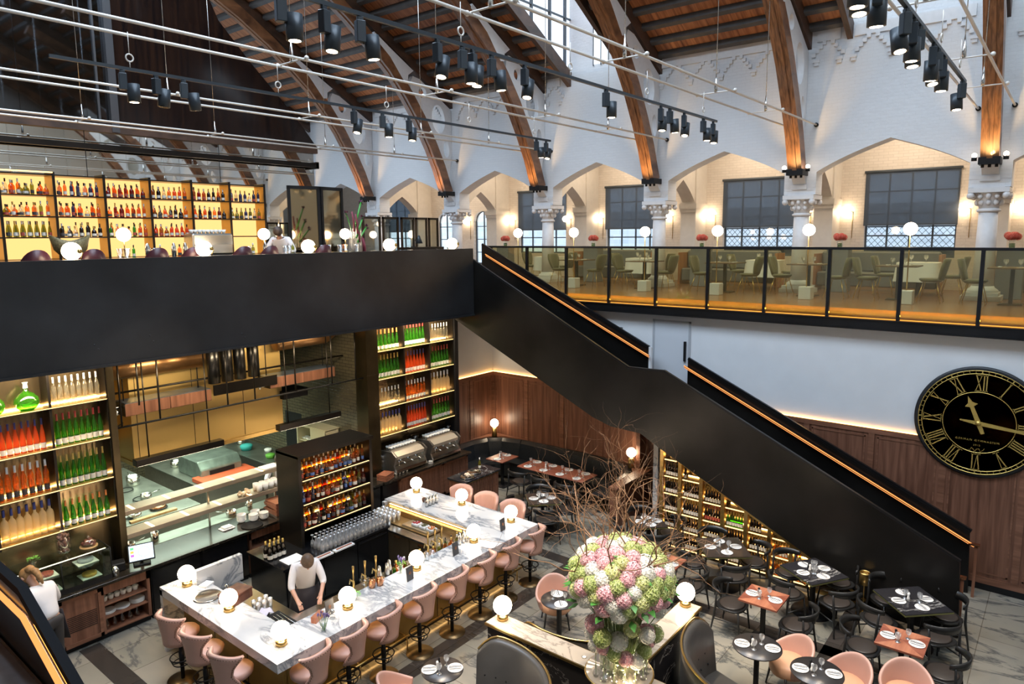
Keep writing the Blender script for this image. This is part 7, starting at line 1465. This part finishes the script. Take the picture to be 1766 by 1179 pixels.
for i, y in enumerate((15.3, 11.76, 8.2, 4.60, 1.12)):
    t = thing('red_flower_vase', 'glass vase of coral red flowers on the gallery, %s from the stair head end' % ORD[i], 'flower vase', (18.62, y, 6.02)); g = MB(); g.lathe([(0, 0), (0.06, 0), (0.075, 0.10), (0.06, 0.18), (0.07, 0.20)], seg=14); g.build('vase', GLASSC, t); g = MB(); g.cyl((0, 0, 0.01), 0.055, 0.12, 12); g.build('water', glass('vase_green_water', (0.35, 0.5, 0.25), 0.1), t)
    for q in range(6):
        o = hr if i == 0 and q == 0 else hr.copy()
        if o is not hr: COL.objects.link(o)
        o.parent = t; a = q*1.25; o.location = (0.09*math.cos(a) if q else 0, 0.09*math.sin(a) if q else 0, 0.27+0.03*(q % 2)); o.scale = (0.75,)*3
    t = thing('flower_stand', 'grey service stand carrying a vase of red flowers, %s from the stair head end' % ORD[i], 'stand', (18.62, y, ZM)); g = MB(); g.box((-0.18, -0.25, 0), (0.18, 0.25, 1.07)); g.build('body', BQG, t, bevel=0.01)
# wall sconces on the outer wall
SCY = [(18.75, 'x'), (17.35, ''), (16.5, ''), (14.0, ''), (12.68, ''), (10.12, ''), (8.72, ''), (5.95, ''), (4.86, ''), (2.19, ''), (1.02, ''), (21.4, ''), (-0.6, '')]
for i, (y, _) in enumerate(sorted(SCY, key=lambda q: q[0])):
    t = thing('wall_sconce', 'glowing globe wall sconce between the gallery windows, %s from the clock end' % ORD[i], 'wall light', (20.45, y, 6.96)); g = MB(); g.sphere((0, 0.07, 0), 0.105, 18); g.build('globe', GLOBE, t); g = MB(); g.tube([(0.14, -0.06, 0), (0, -0.06, 0), (0, 0.0, 0)], 0.01, 6); g.tube([(0.14, -0.06, 0), (0.14, -0.06, -0.7)], 0.008, 5); g.build('bracket', BRASS, t)
for y in (0.0, 3.45, 7.3, 11.2, 15.0, 18.8): 
    l = bpy.data.lights.new('aisle_ceiling_lamp', 'AREA'); l.shape = 'RECTANGLE'; l.size = 1.2; l.size_y = 2.0; l.energy = 34; l.color = (1.0, 0.84, 0.66)
    o = bpy.data.objects.new('aisle_ceiling_lamp', l); COL.objects.link(o); o.location = (19.3, y, 9.2)
# ================================================================ BACK GALLERY PROPS
t = thing('gallery_espresso_machine', 'steel espresso machine topped with cups before the backlit shelves', 'espresso machine', (7.25, 13.75, ZM+1.12)); g = MB(); g.box((-0.42, -0.2, 0.0), (0.42, 0.2, 0.42)); g.build('body', INOX, t, bevel=0.03); g = MB(); g.box((-0.4, -0.215, 0.2), (0.4, -0.2, 0.38)); g.build('front_plate', CHROME, t)
g = MB(); g.box((6.75, 13.5, ZM), (7.75, 13.95, ZM+1.12)); simple('machine_stand', g, BLACK, 'black cabinet below the gallery espresso machine', 'cabinet')
for i in range(9): cup((6.9+i*0.085, 13.75, ZM+1.54), 0, 'cup on top of the gallery espresso machine, %s from the left' % ORD[i], 'cups on the gallery machine', 1.3)
for i, (x, y, z) in enumerate(((5.38, 13.3, 6.50), (8.13, 13.3, 6.50), (10.20, 13.3, 6.52))):
    t = thing('bar_globe_lamp', 'glowing globe lamp standing on the gallery bar counter, %s from the left' % ORD[i], 'lamp', (x, 13.15, ZM+1.12)); g = MB(); g.cyl((0, 0, 0), 0.06, 0.02, 14); g.cyl((0, 0, 0.02), 0.01, 0.28, 8); g.build('stand', BRASS, t); g = MB(); g.sphere((0, 0, 0.40), 0.12, 20); g.build('globe', GLOBE, t)
t = thing('woven_bowl', 'large boat-shaped woven metal bowl on the gallery bar counter', 'bowl', (4.42, 12.85, ZM+1.12)); g = MB(); g.lathe([(0.10, 0), (0.24, 0.10), (0.30, 0.30)], seg=24, sy=0.5); g.v = [(x, y, z+0.10*(abs(x)/0.3)**2) for x, y, z in g.v]; g.f = [f for f in g.f if len(f) < 20]; g.m = g.m[:len(g.f)]; g.s = g.s[:len(g.f)]; g.build('bowl_wall', mat('straw_weave', (0.25, 0.20, 0.09), 0.5, 0.3, noise=0.6, nscale=40), t, thick=0.012)
gl = [tumb, shaker, tin]
for i in range(34):
    x = 5.2+i*0.155
    if 7.0 < x < 7.5: continue
    k = rnd.randint(0, 2)
    if k == 0: tumb((x, 12.9+0.1*(i % 3), ZM+1.12), 0, 'tumbler on the gallery bar counter, %s of the clutter, %s one' % (ORD[i//2], ('nearer', 'farther')[i % 2]), 'tumblers on the gallery bar', 1.6)
    elif k == 1: small(i, (x, 12.9+0.1*(i % 3), ZM+1.12), 'small bottle on the gallery bar, %s in the clutter counted from the left' % ORD[min(19, i//2)], 'small bottles on the gallery bar', 0.22)
    else: shaker((x, 12.9+0.1*(i % 3), ZM+1.12), 0, 'steel shaker on the gallery bar counter, %s in the clutter from the left' % ORD[min(19, i//2)], 'shakers on the gallery bar')
t = thing('folding_screen', 'tall black framed two-panel mirror screen behind the purple flowers', 'screen', (0, 0, 0))
BM = mirrormat('bronze_mirror', (0.52, 0.42, 0.26), 0.05, 0.15)
for i, (x0, y0, x1, y1) in enumerate(((9.99, 15.05, 10.78, 14.85), (10.80, 14.85, 11.55, 14.95))):
    g = MB(); d = Vector((x1-x0, y1-y0, 0)); L = d.length; M_ = Matrix.Translation((x0, y0, ZM)) @ Matrix.Rotation(math.atan2(d[1], d[0]), 4, 'Z')
    for a, b in (((0, -0.03, 0), (0.07, 0.03, 2.68)), ((L-0.07, -0.03, 0), (L, 0.03, 2.68)), ((0, -0.03, 2.62), (L, 0.03, 2.70)), ((0, -0.03, 0), (L, 0.03, 0.12))): g.box(a, b, 0, M_)
    f = g.build('frame', BLACK, t); g = MB(); g.box((0.07, -0.005, 0.12), (L-0.07, 0.005, 2.62), 0, M_); g.build('mirror_panel', BM, f)
t = thing('framed_glass_screen', 'row of waist-high black framed glass screens on the gallery beside the stair', 'screen', (0, 15.0, ZM))
for a, b in ((12.22, 12.84), (12.92, 13.50), (13.60, 14.10), (14.16, 14.62), (14.68, 15.08)):
    g = MB()
    for p, q in (((a, -0.025, 0), (a+0.05, 0.025, 1.98)), ((b-0.05, -0.025, 0), (b, 0.025, 1.98)), ((a, -0.025, 1.93), (b, 0.025, 1.99)), ((a, -0.025, 0), (b, 0.025, 0.06))): g.box(p, q)
    f = g.build('frame', STEELW, t); g = MB(); g.box((a+0.05, -0.004, 0.06), (b-0.05, 0.004, 1.93)); g.build('pane', glass('grey_screen_glass', (0.75, 0.77, 0.72), 0.08), f)
t = thing('desk_lamp', 'small dark cone desk lamp behind the framed glass screens', 'lamp', (13.9, 14.6, ZM+1.15)); g = MB(); g.lathe([(0.11, 0.10), (0.03, 0.32), (0, 0.33)], seg=16); g.build('shade', TRACK, t); g = MB(); g.tube([(0, 0, 0.3), (-0.2, 0, 0.15), (-0.22, 0, 0.0)], 0.01, 6); g.cyl((-0.22, 0, 0), 0.07, 0.02, 14); g.build('arm', BLACK, t)
g = MB(); g.box((13.3, 14.3, ZM), (14.6, 14.8, ZM+1.15)); simple('host_desk', g, STEELW, 'dark host desk hidden behind the parapet beside the stair head', 'desk')
# purple flowers with thick green stems
t = thing('purple_flower_vases', 'tall glass vases with plum flowers and thick green stems on the gallery', 'flower arrangement', (10.35, 13.0, ZM+1.12)); PUR = mat('plum_petal', (0.09, 0.012, 0.05), 0.5); PURL = mat('burgundy_trail', (0.20, 0.03, 0.05), 0.6); GST = mat('amaryllis_stem', (0.06, 0.30, 0.05), 0.4)
for i in range(5): g = MB(); h = 0.45+0.1*(i % 3); g.lathe([(0.03, 0), (0.032, h)], (-0.12+i*0.07, 0.03*(i % 2), 0), 12); g.f = [f for f in g.f if len(f) < 8]; g.m = g.m[:len(g.f)]; g.s = g.s[:len(g.f)]; g.build('glass_tube', GLASSC, t)
for i, (p, q) in enumerate((((0.02, 0, 0.55), (0.22, 0.0, 1.12)), ((0.05, 0, 0.3), (0.26, 0, 0.78)), ((0.08, 0, 0.2), (0.36, 0, 0.56)), ((-0.08, 0, 0.5), (-0.22, 0, 0.86)))):
    g = MB(); g.tube([p, tuple((a+b)/2 for a, b in zip(p, q)), q], 0.022 if i < 3 else 0.012, 8); g.build('flower_stem', GST, t)
    g = MB(); rn2 = random.Random(i)
    for k in range(22):
        d = Vector((rn2.uniform(-1, 1), rn2.uniform(-1, 1), rn2.uniform(-0.5, 1))).normalized(); c = Vector(q); e = d.cross(Vector((0, 0, 1))).normalized(); L = 0.085; g.add([c, c+d*L*0.5+e*L*0.25, c+d*L, c+d*L*0.5-e*L*0.25], [(0, 1, 2, 3)])
    g.build('bloom', PUR, t, fix=False)
for i, (x, z0, z1) in enumerate(((-0.05, 0.9, 0.45), (0.05, 0.85, 0.4), (0.2, 0.35, 0.0), (0.25, 0.3, -0.1), (0.1, 0.5, 0.2))): g = MB(); g.tube([(x, 0, z0), (x+0.02, -0.03, (z0+z1)/2), (x+0.03, -0.02, z1)], 0.022, 6); g.build('trailing_bloom', PURL, t)
# ================================================================ TRACK SPOTS
def spot(x, y, z, tilt, label, grp, rz=0, on=True):
    t = thing('track_spotlight', label, 'spotlight', (x, y, z), rz, grp); g = MB(); g.box((-0.045, -0.04, -0.24), (0.045, 0.04, -0.04)); g.box((-0.03, -0.02, -0.05), (0.03, 0.02, 0.0)); g.build('driver_box', TRACK, t, bevel=0.006)
    M_ = Matrix.Translation((0.11, 0, -0.18)) @ Matrix.Rotation(tilt, 4, 'Y'); g = MB(); g.cyl((0, 0, -0.20), 0.075, 0.22, 20, M=M_); g.box((-0.085, -0.02, -0.06), (-0.03, 0.02, 0.0), 0, M_); g.build('lamp_head', TRACK, t); g = MB(); g.cyl((0, 0, -0.204), 0.052, 0.003, 18, M=M_); g.build('lens', LEDC if on else BLACKG, t)
    return t
tracks = [(5.50, 'upper light track', 2.9, 13.0, (3.68, 4.13, 4.54, 5.58, 5.97, 6.14, 6.47, 7.1, 9.02, 10.74, 11.06, 11.61, 12.41, 12.85)), (9.43, 'rear light track', 3.20, 13.1, (4.0, 4.41, 4.77, 7.59, 8.2, 8.81, 12.58, 12.94)), (1.43, 'end light track', 4.0, 12.0, (5.9, 6.15, 6.54, 7.69, 8.1, 8.42, 9.27, 9.6, 10.04, 11.76))]
for ti, (y, tn, x0, x1, xs) in enumerate(tracks):
    z = 8.50; g = MB(); g.box((x0, y-0.02, z-0.02), (x1, y+0.02, z+0.02)); tag(g.build('light_track', TRACK), 'long black %s hanging under the tie rods' % tn, 'light track')
    for i, x in enumerate(xs): spot(x, y, z-0.02, (0.0, 0.12, -0.1, 0.25)[i % 4], 'black cylinder spotlight, %s from the clock wall on the %s' % (ORD[len(xs)-1-i], tn), 'spotlights on the %s' % tn, (0.2 if i % 2 else -0.3)+(0 if ti != 2 else 0.5), not (ti == 1 and i in (1, 2)))
    for i, x in enumerate([x0+0.9+(x1-x0-1.5)*k/4 for k in range(5)]):
        t = thing('track_hanger', 'short wire with ring holding the %s, %s from the clock wall' % (tn, ORD[4-i]), 'hanger', (x, y, z+0.02)); g = MB(); g.tube([(0, 0, 0.0), (0, 0, 0.08)], 0.006, 5); g.tube([(0, 0, 0.16), (0, 0, 0.43)], 0.005, 5); g.tube([(0.045*math.cos(a*PI/8), 0, 0.12+0.045*math.sin(a*PI/8)) for a in range(16)], 0.010, 6, closed=True); g.build('ring_wire', ROD, t)
for x, y, z, e in ((fx-0.30, fy-0.30, fz+0.03, 5), (fx+0.1, fy, fz+0.05, 4)):
    l = bpy.data.lights.new('recessed_uplight', 'POINT'); l.energy = e; l.color = (1.0, 0.78, 0.50); l.shadow_soft_size = 0.03; o = bpy.data.objects.new('recessed_uplight', l); COL.objects.link(o); o.location = (x, y, z+0.03)
# warm pools of light thrown on the floor by the tracks
for x, y, tx, ty, e in ((5.6, 1.43, 6.9, 3.9, 200), (4.5, 5.5, 6.9, 4.0, 200), (6.0, 5.5, 6.6, 6.6, 120), (8.4, 5.5, 8.6, 5.2, 140), (9.6, 5.5, 11.9, 4.6, 170), (8.9, 5.5, 10.5, 3.4, 150), (8.2, 1.43, 9.3, 2.8, 130), (9.8, 1.43, 10.8, 1.6, 140), (12.4, 1.43, 12.0, 1.6, 120), (5.0, 5.5, 6.9, 4.0, 150), (9.8, 9.43, 11.7, 8.6, 120), (5.4, 9.43, 4.2, 11.2, 110), (10.3, 9.43, 13.2, 9.6, 110), (4.5, 9.43, 5.6, 9.0, 70), (13.4, 5.5, 11.6, 6.4, 120), (7.0, 5.5, 7.4, 4.2, 110)):
    l = bpy.data.lights.new('track_spot_beam', 'SPOT'); l.energy = e*2.5; l.color = (1.0, 0.80, 0.58); l.spot_size = 0.80; l.spot_blend = 0.6; l.shadow_soft_size = 0.05; o = bpy.data.objects.new('track_spot_beam', l); COL.objects.link(o); o.location = (x, y, 7.9); o.rotation_euler = Vector((tx-x, ty-y, -7.9)).to_track_quat('-Z', 'Y').to_euler()
# ================================================================ PEOPLE
SKIN = mat('skin', (0.60, 0.33, 0.23), 0.5); SHIRT = mat('white_shirt', (0.72, 0.70, 0.72), 0.75, noise=0.05, nscale=5); TROU = mat('dark_trousers', (0.03, 0.028, 0.03), 0.7)
def skinmesh(nm, verts, edges, m, parent, sub=2):
    me = bpy.data.meshes.new(nm); me.from_pydata([v[0] for v in verts], edges, []); o = bpy.data.objects.new(nm, me); COL.objects.link(o); o.parent = parent
    md = o.modifiers.new('k', 'SKIN'); md.use_smooth_shade = True
    for i, v in enumerate(verts): r = v[1]; me.skin_vertices[0].data[i].radius = r if isinstance(r, tuple) else (r, r)
    me.skin_vertices[0].data[0].use_root = True; me.materials.append(m); s = o.modifiers.new('s', 'SUBSURF'); s.levels = 1; s.render_levels = sub; return o
def person(label, loc, rz, lean, head_fwd, handL, handR, hair=(0.05, 0.03, 0.02), hairlong=False, apron=None, shirt=None, sc_=1.0, hips=(0, 0, 0.96)):
    t = thing('person', label, 'person', loc, rz); V = Vector
    up = V((0, math.sin(lean), math.cos(lean))); H = V(hips); wst = H+up*0.14; ch = H+up*0.34; nk = H+up*0.50; hd0 = nk+V((0, math.sin(lean+head_fwd), math.cos(lean+head_fwd)))*0.10; hdir = V((0, math.sin(lean+head_fwd), math.cos(lean+head_fwd))); hc = nk+hdir*0.18; ht_ = nk+hdir*0.27
    vs = [(H, (0.12, 0.09)), (wst, (0.10, 0.075)), (ch, (0.12, 0.08)), (nk, 0.055), (hd0, 0.055), (hc, (0.082, 0.10)), (ht_, (0.06, 0.07))]; es = [(0, 1), (1, 2), (2, 3), (3, 4), (4, 5), (5, 6)]
    arms = {}
    for s, hand in ((-1, handL), (1, handR)):
        sh = ch+V((s*0.17, 0, 0.09)); hand = V(hand); mid = (sh+hand)/2; d = hand-sh; L = min(d.length, 0.53); bend = math.sqrt(max(0.0, 0.275**2-(L/2)**2)); n = V((s*0.7, -0.35, -0.6)).normalized(); el = mid+n*max(0.03, bend); wr = hand
        b = len(vs); vs += [(sh, 0.055), (el, 0.040), (wr, (0.030, 0.024))]; es += [(2, b), (b, b+1), (b+1, b+2)]; fd = (hand-el).normalized(); pm = wr+fd*0.06; vs.append((pm, (0.036, 0.016))); es.append((b+2, b+3)); sd = fd.cross(V((0, 0, 1))).normalized(); arms[s] = (sh, el, wr)
        for q, off in enumerate((-0.028, -0.009, 0.010, 0.027)):
            f0 = len(vs); p0 = pm+fd*0.025+sd*off; vs += [(p0, 0.0095), (p0+fd*0.035+V((0, 0, -0.008)), 0.0085), (p0+fd*(0.055-0.004*abs(q-1.5))+V((0, 0, -0.022)), 0.0075)]; es += [(b+3, f0), (f0, f0+1), (f0+1, f0+2)]
        f0 = len(vs); p0 = wr+fd*0.03-sd*s*0.035; vs += [(p0, 0.010), (p0+fd*0.03-sd*s*0.012, 0.009)]; es += [(b+2, f0), (f0, f0+1)]
    legs = []
    for s in (-1, 1):
        b = len(vs); p = [H+V((s*0.09, 0, -0.06)), V((s*0.10, 0.02, 0.50)), V((s*0.11, -0.01, 0.08)), V((s*0.11, 0.13, 0.035))]; vs += [(p[0], 0.085), (p[1], 0.055), (p[2], 0.038), (p[3], 0.035)]; es += [(0, b), (b, b+1), (b+1, b+2), (b+2, b+3)]; legs.append(p)
    body = skinmesh('body', vs, es, SKIN, t)
    # shirt
    vs = [(H-up*0.05, (0.170, 0.130)), (wst, (0.155, 0.12)), (ch, (0.182, 0.13)), (nk-up*0.02, 0.075)]; es = [(0, 1), (1, 2), (2, 3)]
    for s in (-1, 1): sh, el, wr = arms[s]; b = len(vs); vs += [(sh, 0.075), (el, 0.056), (el+(wr-el)*0.28, 0.046)]; es += [(2, b), (b, b+1), (b+1, b+2)]
    skinmesh('shirt', vs, es, shirt or SHIRT, t)
    vs = [(H+up*0.03, (0.160, 0.122)), (H-V((0, 0, 0.06)), (0.165, 0.125))]; es = [(0, 1)]
    for s in (0, 1): p = legs[s]; b = len(vs); vs += [(p[0]-V((0, 0, 0.05)), 0.098), (p[1], 0.072), (p[2], 0.055)]; es += [(1, b), (b, b+1), (b+1, b+2)]
    skinmesh('trousers', vs, es, TROU, t)
    R_ = Matrix.Translation(hc) @ Matrix.Rotation(-(lean+head_fwd), 4, 'X')
    g = MB(); g.lathe([(0.0, 0.125), (0.05, 0.115), (0.085, 0.08), (0.098, 0.03), (0.092, -0.02), (0.07, -0.05)], seg=20, M=R_ @ Matrix.Rotation(-0.45, 4, 'X') @ Matrix.Translation((0, -0.012, 0.005)), sy=1.15)
    hm = mat('hair_%d' % int(hair[0]*1000), hair, 0.6, noise=0.4, nscale=30)
    if hairlong:
        g.sphere((0, -0.11, 0.05), 0.065, 12, 0, 1, R_); g.tube([R_ @ V((0, -0.12, 0.05)), R_ @ V((0.01, -0.17, -0.03)), R_ @ V((0.02, -0.15, -0.15)), R_ @ V((0.02, -0.13, -0.24))], [0.04, 0.05, 0.035, 0.012], 10)
    g.build('hair', hm, t)
    g = MB(); g.prism([(-0.012, -0.03), (0.0, 0.012), (0.012, -0.03)], 'Z', 0.0, 0.001); g = MB(); g.tube([R_ @ V((0, 0.088, 0.02)), R_ @ V((0, 0.115, -0.015)), R_ @ V((0, 0.10, -0.025))], [0.008, 0.014, 0.010], 8); g.build('nose', SKIN, t)
    for s in (-1, 1):
        g = MB(); g.sphere((s*0.032, 0.088, 0.018), 0.012, 10, 0, 1, R_); e = g.build('eye', PORC, t); g = MB(); g.sphere((s*0.032, 0.0975, 0.018), 0.006, 8, 0, 1, R_); g.build('iris', BLACK, e)
        g = MB(); g.tube([R_ @ V((s*0.018, 0.098, 0.040)), R_ @ V((s*0.034, 0.097, 0.045)), R_ @ V((s*0.050, 0.088, 0.038))], 0.004, 5); g.build('eyebrow', hm, t)
        g = MB(); g.sphere((s*0.084, -0.005, 0.0), 0.022, 10, 0, 1.3, R_ @ Matrix.Scale(1, 4)); g.v = g.v; g.build('ear', SKIN, t)
    g = MB(); g.tube([R_ @ V((-0.022, 0.088, -0.048)), R_ @ V((0, 0.097, -0.050)), R_ @ V((0.022, 0.088, -0.048))], 0.006, 6); g.build('mouth', mat('lips', (0.50, 0.18, 0.15), 0.5), t)
    if apron:
        rows = [[((0.20+0.03*q)*math.sin(a), (0.15+0.03*q)*math.cos(a)*1.0+0.0, 1.0-q*0.17) for a in [-1.5+3.0*k/12 for k in range(13)]] for q in range(4)]; g = MB(); g.grid(rows); g.build('apron', apron, t, thick=0.01)
    t.scale = (sc_,)*3; return t
person('person in white shirt and rolled sleeves, head bowed, working behind the marble bar', (5.98, 9.05, 0), PI*0.86, 0.32, 0.75, (-0.16, 0.42, 0.98), (0.18, 0.40, 0.95), hair=(0.12, 0.07, 0.04), apron=mat('dark_apron', (0.03, 0.025, 0.03), 0.8))
person('person in white shirt with tied blonde hair leaning over the glass cake case', (3.14, 11.18, 0), 0.35, 0.50, 0.25, (-0.20, 0.52, 1.12), (0.22, 0.40, 0.99), hair=(0.42, 0.22, 0.08), hairlong=True, apron=mat('dark_apron', (0.03, 0.025, 0.03), 0.8), hips=(0, 0, 0.98))
person('person in white chef jacket reaching across the kitchen pass', (8.35, 13.35, 0), PI*0.80, 0.38, 0.3, (-0.25, 0.50, 1.10), (0.25, 0.50, 1.12), hair=(0.06, 0.035, 0.02), hips=(0, 0, 1.05))
person('person in pale shirt bending behind the gallery bar beside the shelf end', (8.95, 13.75, ZM), PI*0.75, 0.55, 0.3, (-0.15, 0.45, 1.12), (0.2, 0.42, 1.12), hair=(0.05, 0.03, 0.02), hips=(0, 0, 1.02))
